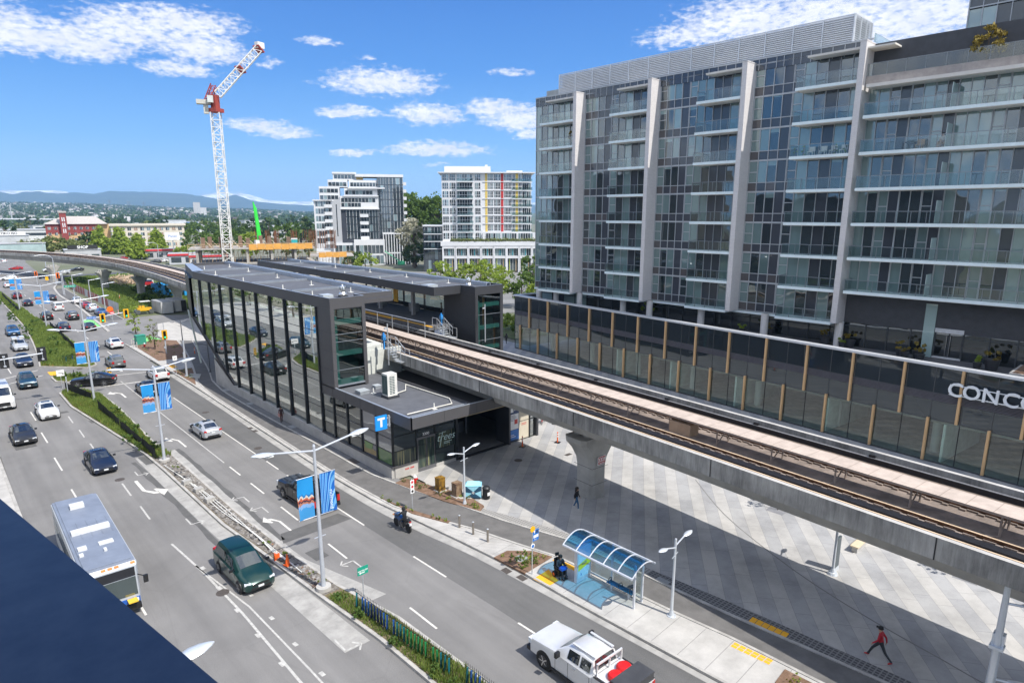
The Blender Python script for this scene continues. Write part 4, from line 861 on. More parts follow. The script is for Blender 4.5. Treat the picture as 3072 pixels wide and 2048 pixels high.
def forest_mat():
 m,nt,out=nodes('window_film_forest');L=nt.links;p=N(nt,'ShaderNodeBsdfPrincipled',i_Roughness=.15);L.new(p.outputs[0],out.inputs[0])
 g=N(nt,'ShaderNodeNewGeometry');mp=N(nt,'ShaderNodeMapping');mp.inputs['Scale'].default_value=(9,1,.35);L.new(g.outputs['Position'],mp.inputs[0])
 n1=N(nt,'ShaderNodeTexNoise',i_Scale=1.0,i_Detail=3.0);L.new(mp.outputs[0],n1 .inputs[0]);rp=N(nt,'ShaderNodeValToRGB');e=rp.color_ramp.elements
 e[0].position=.36;e[0].color=(.012,.022,.024,1);e[1].position=.7;e[1].color=(.30,.28,.14,1);x=e.new(.52);x.color=(.05,.075,.06,1);L.new(n1 .outputs[0],rp.inputs[0]);L.new(rp.outputs[0],p.inputs['Base Color']);return m
FOREST=forest_mat()
b=MB()
for x0,x1 in((26.0,28.3),(28.3,30.15),(30.15,32.35)):
 b.face(((x0,42.57,3.0),(x1,42.57,3.0),(x1,42.57,4.88),(x0,42.57,4.88)),0);b.box(x0-.05,x0+.05,42.5,42.65,0 if x0>27 else 1,4.88,1);b.box(x0,x1,42.53,42.62,3.55,3.62,1)
b.face(((26.0,42.57,1.06),(28.3,42.57,1.06),(28.3,42.57,2.3),(26.0,42.57,2.3)),2);b.face(((26,42.57,2.3),(28.3,42.57,2.3),(28.3,42.57,3.0),(26,42.57,3.0)),0)
b.face(((30.15,42.57,1.55),(32.35,42.57,1.55),(32.35,42.57,2.95),(30.15,42.57,2.95)),2);b.face(((30.15,42.57,.25),(32.35,42.57,.25),(32.35,42.57,1.5),(30.15,42.57,1.5)),0)
b.box(30.15,32.35,42.5,42.7,0,.25,3);b.box(30.15,32.35,42.53,42.6,1.49,1.55,1);b.box(32.3,32.5,42.4,43.0,0,4.88,1);b.box(26,32.4,42.53,42.6,2.28,2.33,1)
b.build('shop_front',[DARKW,MUL,FOREST,CONC],st,recalc=False)
dr=MB()
for x0,x1 in((28.38,29.22),(29.26,30.1)):
 dr.face(((x0,42.55,.1),(x1,42.55,.1),(x1,42.55,2.85),(x0,42.55,2.85)),0)
 for q in(x0,x1):dr.box(q-.05,q+.05,42.5,42.6,.05,2.9,1)
dr.box(28.3,30.15,42.48,42.62,.02,.32,1);dr.box(28.3,30.15,42.48,42.62,2.82,3.0,1);dr.build('door',[FOREST,mat('door_grey',(.16,.16,.17),.45,metal=.4)],st,recalc=False)
text_mesh('3300',.34,WHT,'address_number',st,frame((29.2,42.49,3.2),(1,0,0),(0,0,1)),extrude=.005,bold=.006)
MINT=mat('sign_mint',(.62,.80,.76),.5,var=.03)
text_mesh('trees',.92,MINT,'shop_name',st,frame((31.25,42.52,2.45),(1,0,0),(0,0,1)),extrude=.003,shear=.35,bold=-.006)
b=MB();b.cyl((30.62,42.52,1.62),(30.95,42.52,2.95),.025,n=5);b.cyl((30.55,42.52,2.85),(31.3,42.52,2.9),.02,n=5)
for i in range(2):b.box(31.05,31.9-.2*i,42.515,42.53,1.98-.13*i,2.02-.13*i)
b.build('shop_name_stroke',MINT,st)
REDW=mat('marking_red',(.5,.06,.05),.6)
b=MB()
for x0 in(27.05,27.55):
 for k in range(3):b.box(x0+k*.13,x0+k*.13+.09,42.435,42.452,.58,.72)
b.build('fire_connection_label',REDW,st)
b=MB();b.box(26.3,42.1,42.9,55,0,.05,0);b.box(26.3,42.2,54.8,55.1,0,4.7,1);b.box(42.0,42.25,42.3,56,0,4.6,2);b.box(32.5,42.2,42.9,54.8,4.4,4.6,2);b.build('hall',[FLOORM,mat('hall_wall',(.10,.10,.10),.8),CLADD],st)
b=MB();b.box(38.3,38.5,42.2,44,0,4.5);b.box(32.5,38.4,42.75,42.95,3.75,4.5);b.box(32.6,38.4,42.3,42.75,.05,.075);b.build('entrance_frame',CLADD,st)
b=MB();b.box(32.5,38.3,42.68,42.74,3.68,3.78);b.build('entrance_trim',mat('brass_trim',(.55,.42,.2),.4),st)
b=MB()
for x in(34,36,37.4):b.cyl((x,47.5,0),(x,47.5,4.4),.1,n=8)
for i in range(4):b.box(33.8+i*1.0,34.5+i*1.0,48,49,0,1.1)
b.build('fare_gate',mat('gate_steel',(.3,.31,.32),.4,metal=.5),st)
PB=mat('poster_navy',(.03,.06,.15),.5);PBL=mat('poster_blue',(.03,.16,.5),.5);PW=mat('poster_white',(.72,.73,.74),.5,var=.04);PT=mat('poster_beige',(.55,.50,.40),.6,var=.05)
b=MB();b.box(38.5,39.83,42.5,42.6,.1,3.7,0);b.box(38.55,39.78,42.49,42.5,1.25,2.75,1);b.box(38.55,39.78,42.49,42.5,.25,1.2,2);b.box(38.75,39.1,42.485,42.495,2.95,3.35,1)
for i in range(5):b.box(38.65,39.3+.1*(i%3),42.485,42.492,2.6-i*.12,2.64-i*.12,0)
b.box(39.25,39.65,42.485,42.492,1.75,2.2,3);b.box(38.75,39.4,42.484,42.492,.5,.56,1);b.box(38.75,39.2,42.484,42.492,.68,.74,1);b.box(39.15,39.7,42.484,42.495,3.1,3.16,1)
b.build('information_panel',[PB,PW,PBL,REDW],st)
b=MB();b.box(39.85,41.12,42.5,42.6,.1,3.6,0);b.box(39.85,41.12,42.49,42.5,1.85,1.9,1);b.box(41.12,41.25,42.4,42.7,0,3.6,1)
for i in range(2):b.box(40.15,40.8,42.488,42.5,1.6-i*.13,1.65-i*.13,2)
b.build('hoarding_panel',[PT,MUL,REDW],st)
b=MB();b.face(((41.25,42.55,.1),(42.1,42.55,.1),(42.1,42.55,3.6),(41.25,42.55,3.6)),0);b.box(41.25,42.2,42.5,42.6,1.8,1.9,1);b.box(42.05,42.2,42.45,42.65,0,4.4,1);b.build('window',[SGL,MUL],st,recalc=False)
b=MB();b.prism([(26.4,55),(33.2,55),(35.0,80),(36.0,104),(30,102),(26.4,90)],7.9,8.4);b.prism([(29.5,55),(35,54.9),(35,55.1),(29.5,55.2)],5.3,8.0);b.build('platform',WINT,st)
b=MB()
for i in range(26):b.box(27.4,29.4,78.0+i*.46-22,78.46+i*.46-22,i*.28,i*.28+.3)
b.prism([(27.3,56),(27.4,56),(27.4,68),(27.3,68)],0,1);b.build('stairs',WINT,st)
b=MB()
for y in range(58,100,7):b.cyl((27.0,y,1),(27.0,y+3.2,8),.12,n=6);b.cyl((31.5,y,8.4),(31.5,y,12.9),.14,n=8)
b.build('brace',mat('pale_steel',(.50,.56,.52),.5),st)
b=MB();b.box(26.4,32,56,100,.02,.06,0);b.box(32.2,32.5,56,95,0,7.9,0);b.build('hall',[WINT],st)
b=MB()
for y in range(57,100,4):b.box(27.5,32.5,y,y+.25,12.7,12.88);b.box(28,28.25,y,y+2.2,12.5,12.6,1);b.box(30.5,30.75,y,y+2.2,12.5,12.6,1)
b.build('ceiling',[mat('ceiling_cream',(.66,.62,.48),.7),mat('ceiling_strip',(.8,.78,.65),.5)],st)
CPE=[(x+4.05,y)for x,y,z in CTR]
def ei(y):return xat(CPE,y)-.35+.7
ye=[58.7,70,80,90,100,115]
oe=[(42.0,58.7),(45.8,58.7),(45.8,56.1),(49.95,56.1),(50.4,70),(50.9,85),(50.9,100),(50.4,114.5),(44.6,115.5),(43.9,100),(43.2,80)]
b=MB();b.prism(inset(oe,.06),12.14,12.72);b.build('roof',ROOFM,st)
b=MB();rim(b,oe,.14,12.1,13.08);b.build('fascia',[CLADD,ROOFE],st,recalc=False)
b=MB()
for q in(0.15,.7):b.sweep([(49.85+q-.9,58),(50.3+q-.9,70),(50.8+q-.9,85),(50.8+q-.9,100),(50.3+q-.9,114)],[(-.05,12.72),(-.05,13.16),(.05,13.16),(.05,12.72)])
b.face(((49.0,58,13.1),(49.85,58,13.1),(50.75,85,13.1),(49.9,85,13.1)));b.face(((49.9,85,13.1),(50.75,85,13.1),(50.3,114,13.1),(49.5,114,13.1)));b.build('roof_gutter',ROOFE,st)
for y in(66,76,86.5,97,107):b=MB();b.box(xat([(42,58),(43.2,80),(44.6,115)],y)+.2,49.3,y-.14,y+.14,12.72,12.95);b.build('roof_rib',RIBM,st)
b=MB();b.box(45.8,46.2,56.1,60,0,12.1);b.box(49.55,49.97,56.1,60,0,12.1);b.box(45.78,45.82,56.1,62,0,12.1);b.box(45.8,49.95,59.9,60.1,0,12.1);b.build('lift_shaft',CLADD,st)
lift_front(46.2,49.55,56.15,0.6,12.0,(3.3,6.0,8.4,11.0))
b=MB();b.box(46.5,49.3,57.2,59.6,0,12);b.build('lift_car_shaft',mat('shaft_dark',(.02,.03,.03),.6),st)
b=MB();b.prism([(42.2,60.2),(50,60.2),(50.6,114),(44.6,115),(43.4,90)],7.95,8.4,0);b.build('platform',mat('platform_tile',(.13,.13,.135),.7,var=.15),st)
b=MB();b.sweep([(42.45,60.2),(43.05,78),(43.65,95),(44.75,114.8)],[(-.2,8.3),(-.2,8.42),(.3,8.42),(.3,8.3)]);b.build('platform_edge',mat('edge_yellow',(.62,.33,.03),.6),st)
b=MB()
for k in range(18):y=61+k*2.6;x=xat([(42.4,60),(43.05,78),(43.65,95),(44.75,114)],y);b.box(x,x+.3,y-.1,y+.1,7.2,8.3)
b.box(42.9,43.1,60.3,95,7.2,8.2,1);b.build('platform_support',[mat('grey_steel',(.25,.25,.26),.6),CLADD],st)
for k in range(8):
 y0=62+k*5.2;b=MB();x=xat([(49.9,60),(50.3,75),(50.5,110)],y0)
 b.face(((x,y0,8.9),(x,y0+5.0,8.9),(x,y0+5,12.1),(x,y0,12.1)),0);b.box(x-.1,x+.1,y0-.1,y0+.1,8.4,12.1,1);b.box(x-.05,x+.05,y0,y0+5.2,8.4,8.95,1);b.box(x-.05,x+.05,y0,y0+5.2,10.6,10.68,1);b.build('window',[SGL,MUL],st,recalc=False)
b=MB()
for y in(61.5,69,77,85,93,101):b.box(45.9,46.3,y-.2,y+.2,8.4,12.1);b.box(47.5,48.4,y+2,y+3.2,8.4,9.5,1)
b.build('platform_column',[mat('column_grey',(.42,.42,.43),.6),mat('bin_steel',(.35,.36,.37),.4,metal=.4)],st)
b=MB();b.box(46.6,46.7,73.4,74.4,9.6,11.9);b.build('notice_board',mat('board_yellow',(.75,.42,.03),.5),st)
for yq in(64.6,68.2,73):b=MB();x=xat([(42.4,60),(43.05,78)],yq)-.03;b.box(x-.03,x,yq-.25,yq+.25,7.55,8.15);b.build('warning_plate',mat('board_yellow2',(.80,.55,.03),.5),st)
GALV=mat('galvanised',(.52,.55,.58),.4,metal=.5,var=.08)
def access_stair(x,y,sgn):
 b=MB()
 for i in range(5):b.box(x-.5,x+.5,y-.28*i-.28,y-.28*i,8.2-i*.2,8.26-i*.2)
 for q in(-.5,.5):
  b.cyl((x+q,y,9.35),(x+q,y-1.6,8.4),.035,n=5);b.cyl((x+q,y,8.85),(x+q,y-1.6,7.9),.03,n=5);b.cyl((x+q,y-1.6,8.4),(x+q,y-2.4,8.4),.035,n=5)
  for i in range(4):b.cyl((x+q,y-i*.53,7.6),(x+q,y-i*.53,9.35-i*.32),.035,n=5)
  b.cyl((x+q,y-2.4,7.3),(x+q,y-2.4,8.4),.035,n=5);b.cyl((x+q,y,9.35),(x+q,y+.9,9.35),.035,n=5);b.cyl((x+q,y+.9,8.3),(x+q,y+.9,9.35),.035,n=5)
 b.box(x-.55,x+.55,y-2.4,y-1.3,7.28,7.36);b.build('access_stairs',GALV,st)
 b=MB();b.cyl((x-.5*sgn,y+.5,8.2),(x-.5*sgn,y+.5,9.8),.1,n=8);b.box(x-.5*sgn-.15,x-.5*sgn+.15,y+.35,y+.65,9.1,9.6);b.build('signal_post',mat('signal_blue',(.03,.25,.62),.5),st)
access_stair(32.9,53.3,1);access_stair(43.6,59.8,-1)
b=MB()
for(x,y,h)in((32.0,52.4,10.9),(46.2,54.9,11.2)):b.cyl((x,y,6.9),(x,y,h),.06,n=6);b.box(x-.35,x,y-.05,y+.05,h-.5,h-.35)
b.build('camera_mast',GALV,st)
b=MB()
for i in range(5):y=59+i*3.6;x=xat([(41.0,55),(41.9,78)],y)-.3;b.cyl((x,y,7.4),(x,y,9.2),.05,n=5)
b.cyl((40.9,59,9.2),(41.35,73.4,9.2),.05,n=5);b.build('guard_rail',GALV,st)
b=MB();b.rbox((33.8,51.8,7.42),1.6,1.1,.05,.0);b.rbox((42.2,56.6,7.42),1.5,1.0,.05,0);b.build('crossing_board',mat('board_ochre',(.55,.38,.14),.7),st)
ts=thing('transit_sign','square blue transit sign with a white capital T projecting from the lower station roof edge','sign',(25.4,42.6,4.6))
BLUE=mat('sign_blue',(.01,.27,.78),.45,var=.04)
b=MB();b.box(24.55,25.6,42.55,42.67,4.45,5.6);b.build('panel',BLUE,ts)
text_mesh('T',.98,WHT,'letter',ts,frame((25.07,42.545,5.03),(1,0,0),(0,0,1)),extrude=.004,bold=.045)
b=MB();b.box(25.6,26.0,42.58,42.64,4.7,4.8);b.box(25.6,26,42.58,42.64,5.25,5.35);b.box(25.75,25.85,42.5,42.72,4.6,5.5);b.build('bracket',GALV,ts)
hv=thing('heat_pump','tall white heat pump unit with grey coil side on the low station roof','air conditioner',(28.4,46.5,5.62))
HVW=mat('hvac_white',(.68,.67,.63),.5);b=MB();b.box(28.0,28.95,46.2,47.1,5.82,7.75);b.build('body',HVW,hv)
b=MB();b.box(27.97,28.01,46.25,46.62,5.95,7.6,0);b.box(27.97,28.01,46.68,47.05,5.95,7.6,0)
for i in range(11):
 for j in range(2):b.box(28.2+j*.27,28.42+j*.27,46.18,46.205,6.0+i*.145,6.07+i*.145,0)
b.build('grille',mat('coil_grey',(.05,.09,.09),.5),hv)
b=MB();b.box(27.9,29.05,46.05,47.2,5.62,5.82);b.build('curb',CLADD,hv)
b=MB();b.tube([(29.0,46.8,5.75),(30.4,47.2,5.75),(31.6,49.0,5.72),(31.8,42.6,5.72),(31.0,41.2,5.72),(26.6,41.2,5.72)],.05,6)
pp=b.build('roof_conduit',mat('conduit_white',(.66,.64,.58),.5));tag(pp,'long bent white conduit running round the low station roof','pipe')
for x,y,w in((27.3,49.3,.9),(29.1,49.9,.55)):
 o=thing('roof_hatch','larger square grey roof hatch beside the lift tower' if w>.6 else 'smaller square grey roof hatch nearest the lift window','hatch',(x,y,5.62),'hatches on the low station roof')
 b=MB();b.box(x-w/2,x+w/2,y-w/2,y+w/2,5.62,5.88);b.build('curb',mat('hatch_grey',(.25,.27,.29),.5),o);b=MB();b.box(x-w/2-.03,x+w/2+.03,y-w/2-.03,y+w/2+.03,5.88,5.96);b.build('lid',mat('hatch_lid',(.50,.54,.56),.4,metal=.3),o)
def turbine(x,y,z,label):
 o=thing('roof_ventilator',label,'ventilator',(x,y,z),'metal ventilators on the platform roofs')
 b=MB();b.box(x-.32,x+.32,y-.32,y+.32,z,z+.22);b.build('curb',CLADD,o)
 b=MB();b.lathe((x,y,z+.22),[(.36,0),(.38,.12),(.3,.25),(.27,.3),(.31,.42),(.31,.72),(.27,.85),(.1,.9),(.06,1.0)],16);b.build('cowl',mat('cowl_alu',(.75,.75,.74),.25,metal=.9),o,smooth=True)
turbine(28.6,54.3,13.5,'shiny metal ventilator on the street-side platform roof');turbine(46.9,58.6,12.72,'shiny metal ventilator on the far platform roof')
o=tag(MB().box(26.9,27.9,54.8,55.9,13.5,13.8).build('roof_skylight',mat('hatch_lid',(.5,.5,.5))),'low square grey skylight beside the ventilator on the street-side roof','skylight')
o=tag(MB().box(43.2,44.6,61.5,62.9,12.72,13.0).build('roof_skylight',mat('hatch_lid',(.5,.5,.5))),'low square grey skylight near the end of the far platform roof','skylight')
PIN=mat('anchor_white',(.72,.71,.66),.5)
def anchor(x,y,z,lab,grp):
 o=MB().cyl((x,y,z),(x,y,z+.48),.055,n=6).box(x-.2,x+.2,y-.2,y+.2,z,z+.03).build('fall_anchor',PIN);tag(o,lab,'anchor post',grp)
for i,(dx,y)in enumerate([(27.0,57.2),(31.2,57.6),(27.3,64.5),(31.3,66.4),(27.2,75),(32.0,77),(27.8,86),(32.7,88),(29.3,95),(33.4,97)]):anchor(dx,y,13.5,'thin white fall-arrest post on the street-side platform roof','white posts on the street-side roof')
for i,(dx,y)in enumerate([(43.4,65),(48.0,64),(43.8,73),(48.5,74),(44.2,83),(48.8,84),(44.6,93),(49,95),(45.4,106),(49.2,108)]):anchor(dx,y,12.72,'thin white fall-arrest post on the far platform roof','white posts on the far roof')
anchor(29.2,41.2,5.62,'white anchor post at the front edge of the low station roof',None);anchor(28.0,48.6,5.62,'white anchor post beside the larger roof hatch',None)
def paint(name,c,metal=0.25):return mat('paint_'+name,c,.28,metal=metal,var=.04,spec=.5,coat=.6)
CARG=pane('car_glass',(.010,.013,.016),.17,.01,2.0,col2=(.015,.018,.02));TYRE=mat('tyre',(.018,.018,.019),.85,var=.2);RIM=mat('rim_alloy',(.34,.35,.36),.35,metal=.8)
TRIM=mat('car_trim_black',(.015,.015,.016),.5);HEADL=mat('headlamp',(.70,.74,.78),.1,var=.05,coat=1.0);TAILL=mat('tail_lamp',(.45,.012,.012),.2,coat=.8);PLATE=mat('number_plate',(.66,.68,.70),.5);CHROME=mat('chrome',(.62,.63,.65),.15,metal=1.0)
CARS={'sedan':dict(w=.90,wb=(1.42,-1.38),r=.33,secs=[(2.3,.30,.52,.60,.62,.60,.45),(2.18,.22,.62,.70,.82,.80,.62),(1.5,.2,.80,.86,.89,.84,.70),(.85,.2,.92,.98,.90,.83,.68),(.02,.2,.96,1.38,.90,.82,.58),(-.55,.2,.97,1.44,.90,.82,.60),(-1.15,.2,.98,1.38,.90,.82,.57),(-1.85,.2,1.0,1.05,.89,.80,.62),(-2.2,.26,.95,1.01,.84,.77,.60),(-2.32,.34,.80,.88,.76,.70,.52)],cab=(3,4,6,7),bp=-.6),'suv':dict(w=.93,wb=(1.42,-1.38),r=.37,secs=[(2.28,.36,.66,.78,.66,.64,.5),(2.16,.27,.84,.93,.86,.84,.68),(1.5,.25,.98,1.04,.92,.87,.74),(.95,.25,1.05,1.12,.93,.86,.72),(.22,.25,1.08,1.58,.93,.85,.64),(-.6,.25,1.09,1.67,.93,.85,.66),(-1.65,.25,1.1,1.58,.92,.84,.62),(-2.12,.28,1.1,1.16,.90,.82,.66),(-2.26,.34,.98,1.06,.86,.79,.62),(-2.32,.38,.7,.76,.8,.74,.58)],cab=(3,4,6,7),bp=-.55),'coupe':dict(w=.96,wb=(1.5,-1.45),r=.39,secs=[(2.42,.36,.62,.74,.66,.64,.5),(2.28,.27,.82,.90,.88,.86,.7),(1.5,.25,.95,1.02,.95,.9,.76),(.9,.25,1.02,1.09,.96,.88,.72),(.1,.25,1.05,1.56,.96,.86,.62),(-.5,.25,1.06,1.62,.96,.86,.63),(-1.2,.25,1.08,1.52,.95,.85,.6),(-2.2,.28,1.08,1.15,.93,.82,.66),(-2.38,.34,.98,1.06,.88,.8,.62),(-2.44,.4,.7,.78,.8,.74,.58)],cab=(3,4,6,7),bp=-.5),'minivan':dict(w=.97,wb=(1.62,-1.4),r=.34,secs=[(2.46,.30,.58,.68,.62,.6,.45),(2.3,.22,.74,.84,.85,.82,.66),(1.75,.2,.92,1.0,.95,.88,.74),(1.3,.2,1.02,1.1,.97,.88,.72),(.35,.2,1.06,1.62,.97,.88,.66),(-.8,.2,1.08,1.74,.97,.88,.7),(-2.05,.2,1.08,1.66,.96,.87,.66),(-2.4,.24,1.06,1.12,.92,.84,.68),(-2.5,.32,.84,.92,.86,.8,.64)],cab=(3,4,6,7),bp=-.4),'cargo_van':dict(w=.9,wb=(1.4,-1.3),r=.33,secs=[(2.2,.30,.7,.8,.66,.64,.5),(2.08,.24,.86,.96,.84,.82,.66),(1.7,.22,1.02,1.1,.89,.84,.7),(1.3,.22,1.12,1.2,.9,.84,.7),(.55,.22,1.15,1.78,.9,.84,.70),(-.6,.22,1.15,1.84,.9,.85,.73),(-2.05,.22,1.15,1.80,.9,.85,.72),(-2.15,.24,1.12,1.2,.89,.84,.72),(-2.2,.3,.8,.9,.85,.8,.66)],cab=(3,4,6,7),bp=-.2),'tall_van':dict(w=1.02,wb=(1.9,-1.6),r=.36,secs=[(2.85,.36,.9,1.0,.74,.72,.56),(2.72,.28,1.05,1.14,.94,.92,.76),(2.3,.26,1.22,1.3,1.0,.96,.82),(1.95,.26,1.35,1.42,1.02,.97,.82),(1.2,.26,1.42,2.34,1.02,.97,.8),(.4,.26,1.42,2.5,1.02,.98,.86),(-2.6,.26,1.42,2.48,1.02,.98,.86),(-2.78,.28,1.4,1.5,1.0,.96,.84),(-2.84,.36,1.0,1.1,.95,.9,.75)],cab=(3,4,6,7),bp=.4),}
def vquad(c,sx,sy,sz):return(c[0]-sx/2,c[0]+sx/2,c[1]-sy/2,c[1]+sy/2,c[2]-sz/2,c[2]+sz/2)
def wheels(root,w,wb,r,rimm=None,wd=.24):
 for y in wb:
  for s in(-1,1):
   x=s*(w-wd*.42);b=MB();b.cyl((x-wd/2,y,r),(x+wd/2,y,r),r,n=22);o=b.build('wheel',TYRE,root,smooth=True)
   b=MB();xo=x+s*(wd/2+.004);b.cyl((xo,y,r),(xo+s*.012,y,r),r*.68,n=18)
   for k in range(5):a=k*2*math.pi/5;b.rbox((xo+s*.016,y+math.cos(a)*r*.36,r+math.sin(a)*r*.36),.012,r*.62,.05,rx=a,m=1)
   b.build('rim',[mat('rim_dark',(.07,.07,.075),.5,metal=.5),rimm or RIM],o)
def make_car(kind,name,paintm,loc=(0,0,-50),plate=True,far=False):
 D=CARS[kind];w=D['w'];secs=D['secs'];root=thing(name,'x','car',(0,0,0))
 def pts(s):
  y,zb,zt,zp,wl,wbelt,wt=s;zm=zb+(zt-zb)*.45
  return[(0,zb),(wl*.9,zb),(wl,zb+.1),(wl*1.0,zm),(wl*.985,zt-(zt-zm)*.18),(wbelt,zt),(wt*1.0+(wbelt-wt)*.12,zp-(zp-zt)*.16-.01),(wt*.86,zp-.005),(wt*.45,zp+.02),(0,zp+.03)]
 P=[pts(s)for s in secs];NP=10
 b=MB();rings=[]
 for s,p in zip(secs,P):
  rings.append([b.av((x,s[0],z))for x,z in p]+[b.av((-x,s[0],z))for x,z in p[-2:0:-1]])
 n=len(rings[0])
 for A,B in zip(rings[:-1],rings[1:]):
  for k in range(n):b.fi((A[k],A[(k+1)%n],B[(k+1)%n],B[k]),0)
 b.fi(rings[0],0);b.fi(rings[-1][::-1],0)
 yf,yr=secs[0][0],secs[-1][0]
 b.build('body',[paintm],root,smooth=True,angle=32)
 b=MB()
 for y in D['wb']:
  for s in(-1,1):b.cyl((s*(w-.32),y,D['r']+.01),(s*(w+.004),y,D['r']+.01),D['r']*1.17,n=20)
 for s in(-1,1):
  b.box(s*w-.012,s*w+.012,D['wb'][1]+D['r'],D['wb'][0]-D['r'],.2,.3)
  for yy in(D['bp'],D['bp']-.95,secs[3][0]-.15):b.box(s*w*.985-.012,s*w*.985+.012,yy-.006,yy+.006,.34,secs[5][2]-.12)
 b.box(-w*.58,w*.58,yf-.16,yf+.015,.32,.46);b.box(-w*.5,w*.5,yf-.2,yf-.005+.01,.52,secs[0][2]+.06)
 b.box(-w*.6,w*.6,yr-.012,yr+.2,.34,.48)
 b.build('trim',TRIM,root)
 def glassq(q,sh=.07,push=.006):
  c=Vector((0,0,0))
  for p in q:c+=Vector(p)
  c/=len(q);nrm=(Vector(q[1])-Vector(q[0])).cross(Vector(q[2])-Vector(q[0])).normalized()
  out=Vector((c.x,c.y,c.z-.9))if abs(c.x)<.3 else Vector((c.x,0,c.z-1.0));nrm=nrm if nrm.dot(out)>0 else-nrm
  return[tuple(Vector(p)+(c-Vector(p))*sh+nrm*push)for p in q]
 a,f,r_,e=D['cab']
 def ring_pt(i,k,s=1):return(s*P[i][k][0],secs[i][0],P[i][k][1])
 def glassband(i,j,name,k=6):
  b=MB()
  for ka,kb_ in((7,8),(8,9)):
   for s in(1,-1):
    q=[ring_pt(i,ka,s),ring_pt(i,kb_,s),ring_pt(j,kb_,s),ring_pt(j,ka,s)]
    c0=[Vector(x)for x in q];t0,t1=.10,.93
    q=[c0[0].lerp(c0[3],t0),c0[1].lerp(c0[2],t0),c0[1].lerp(c0[2],t1),c0[0].lerp(c0[3],t1)]
    nrm=(q[1]-q[0]).cross(q[2]-q[0]).normalized();nrm=nrm if nrm.z>0 else-nrm
    b.face([tuple(v+nrm*.009)for v in q])
  b.build(name,CARG,root,recalc=False)
 glassband(a,f,'windscreen');glassband(e,r_,'rear_window')
 for s in(1,-1):
  b=MB()
  def edge(y,k):
   for i in range(len(secs)-1):
    if secs[i][0]>=y>=secs[i+1][0]:
     t=(secs[i][0]-y)/(secs[i][0]-secs[i+1][0]);u,v=P[i][k],P[i+1][k];return Vector((s*(u[0]+(v[0]-u[0])*t),y,u[1]+(v[1]-u[1])*t))
  y0=secs[a][0]-.25;yA=secs[f][0]+.05;y3=secs[r_][0];y4=secs[e][0]+.2
  segs=[(y0,yA),(yA,D['bp']+.06),(D['bp']-.06,y3),(y3,y4)]if kind not in('tall_van','cargo_van')else[(y0,yA),(yA,D['bp']+.06)]
  for u,v in segs:
   m_=5
   for i in range(m_):
    p,q=u+(v-u)*i/m_,u+(v-u)*(i+1)/m_
    B0,T0,B1,T1=edge(p,5),edge(p,6),edge(q,5),edge(q,6);o=Vector((s*.012,0,.004))
    if(T0 .z-B0 .z)<.05 and(T1 .z-B1 .z)<.05:continue
    b.face([tuple(B0 .lerp(T0,.06)+o),tuple(B1 .lerp(T1,.06)+o),tuple(B1 .lerp(T1,.9)+o),tuple(B0 .lerp(T0,.9)+o)])
  b.build('side_window',CARG,root,recalc=False)
  zl=secs[1][2]
  b=MB();b.rbox((s*w*.70,secs[1][0]-.02,zl-.03),w*.36,.18,.13,rz=-s*.35);b.build('headlight',HEADL,root)
  b=MB();zt=secs[-2][2]-.05 if kind!='cargo_van' else 1.0;b.rbox((s*w*.74,secs[-2][0]-.05,zt),w*.3,.14,.16 if kind in('sedan','coupe')else.3,rz=s*.3);b.build('tail_light',TAILL,root)
  b=MB();b.rbox((s*(w+.1),secs[a][0]-.35,secs[f][2]+.06),.2,.12,.14);b.build('mirror',TRIM if s>0 else TRIM,root)
 b=MB();b.box(-.16,.16,yr-.03,yr+.02,.62 if kind!='sedan' else.66,.74 if kind!='sedan' else.78);b.box(-.16,.16,yf-.01,yf+.03,.42,.54);b.build('number_plate',PLATE,root)
 if kind in('sedan','suv','coupe'):
  b=MB();zr=secs[5][3];y5=secs[5][0];b.box(-.36,.36,y5-.2,y5+.3,zr+.012,zr+.036);b.build('sunroof',CARG,root)
 wheels(root,w,D['wb'],D['r'])
 return root
PROTO={}
def car(kind,colname,col,x,y,rz,label,cat='car',group=None,name=None,metal=.25,away=True,near=True):
 """near bumper at (x, y); rz = 0 drives +Y"""
 pm=paint(colname,col,metal);base=paint('base_'+kind,(.4,.4,.4))
 nm=name or{'sedan':'sedan_car','suv':'suv_car','coupe':'suv_car','minivan':'minivan','cargo_van':'cargo_van','tall_van':'cargo_van'}[kind]
 if kind not in PROTO:PROTO[kind]=(make_car(kind,nm,base),base.name);fresh=True
 else:fresh=False
 root,bn=PROTO[kind];hl=CARS[kind]['secs'][0][0]if not away else-CARS[kind]['secs'][-1][0]
 if near:cx=x-math.sin(rz)*hl*(1 if away else-1)*1;cy=y+math.cos(rz)*hl*(1 if away else-1)
 else:cx,cy=x,y
 lst.append((kind,pm,cx,cy,rz,label,cat,group,nm))
lst=[]
def A(kind,cn,col,x,y,label,**k):car(kind,cn,col,x,y,k.pop('rz',0.0),label,away=True,**k)
def B(kind,cn,col,x,y,label,**k):car(kind,cn,col,x,y,k.pop('rz',math.pi),label,away=False,**k)
BLK=(.012,.012,.014);NAVY=(.012,.02,.045);SIL=(.45,.47,.50);WH=(.72,.72,.72);GRY=(.16,.165,.17);TEALC=(.015,.05,.075);RED=(.42,.02,.02);BLUEC=(.03,.12,.30);CHAR=(.03,.032,.036);GREEN=(.005,.038,.034)
B('minivan','green',GREEN,11.75,33.9,'dark green minivan driving beside the rubble strip of the median',rz=math.pi+.02)
B('sedan','navy',NAVY,9.05,59.4,'dark navy sedan with bonnet toward us, nearest of the sedans left of the median')
B('sedan','charcoal',CHAR,5.1,72.3,'charcoal sedan with pale headlights in the left lane behind the bus')
B('sedan','white',WH,8.0,79.9,'white sedan with dark sunroof driving toward us past the fenced median')
B('tall_van','white',WH,4.85,87.2,'tall white cargo van at the left edge of the picture',rz=math.pi)
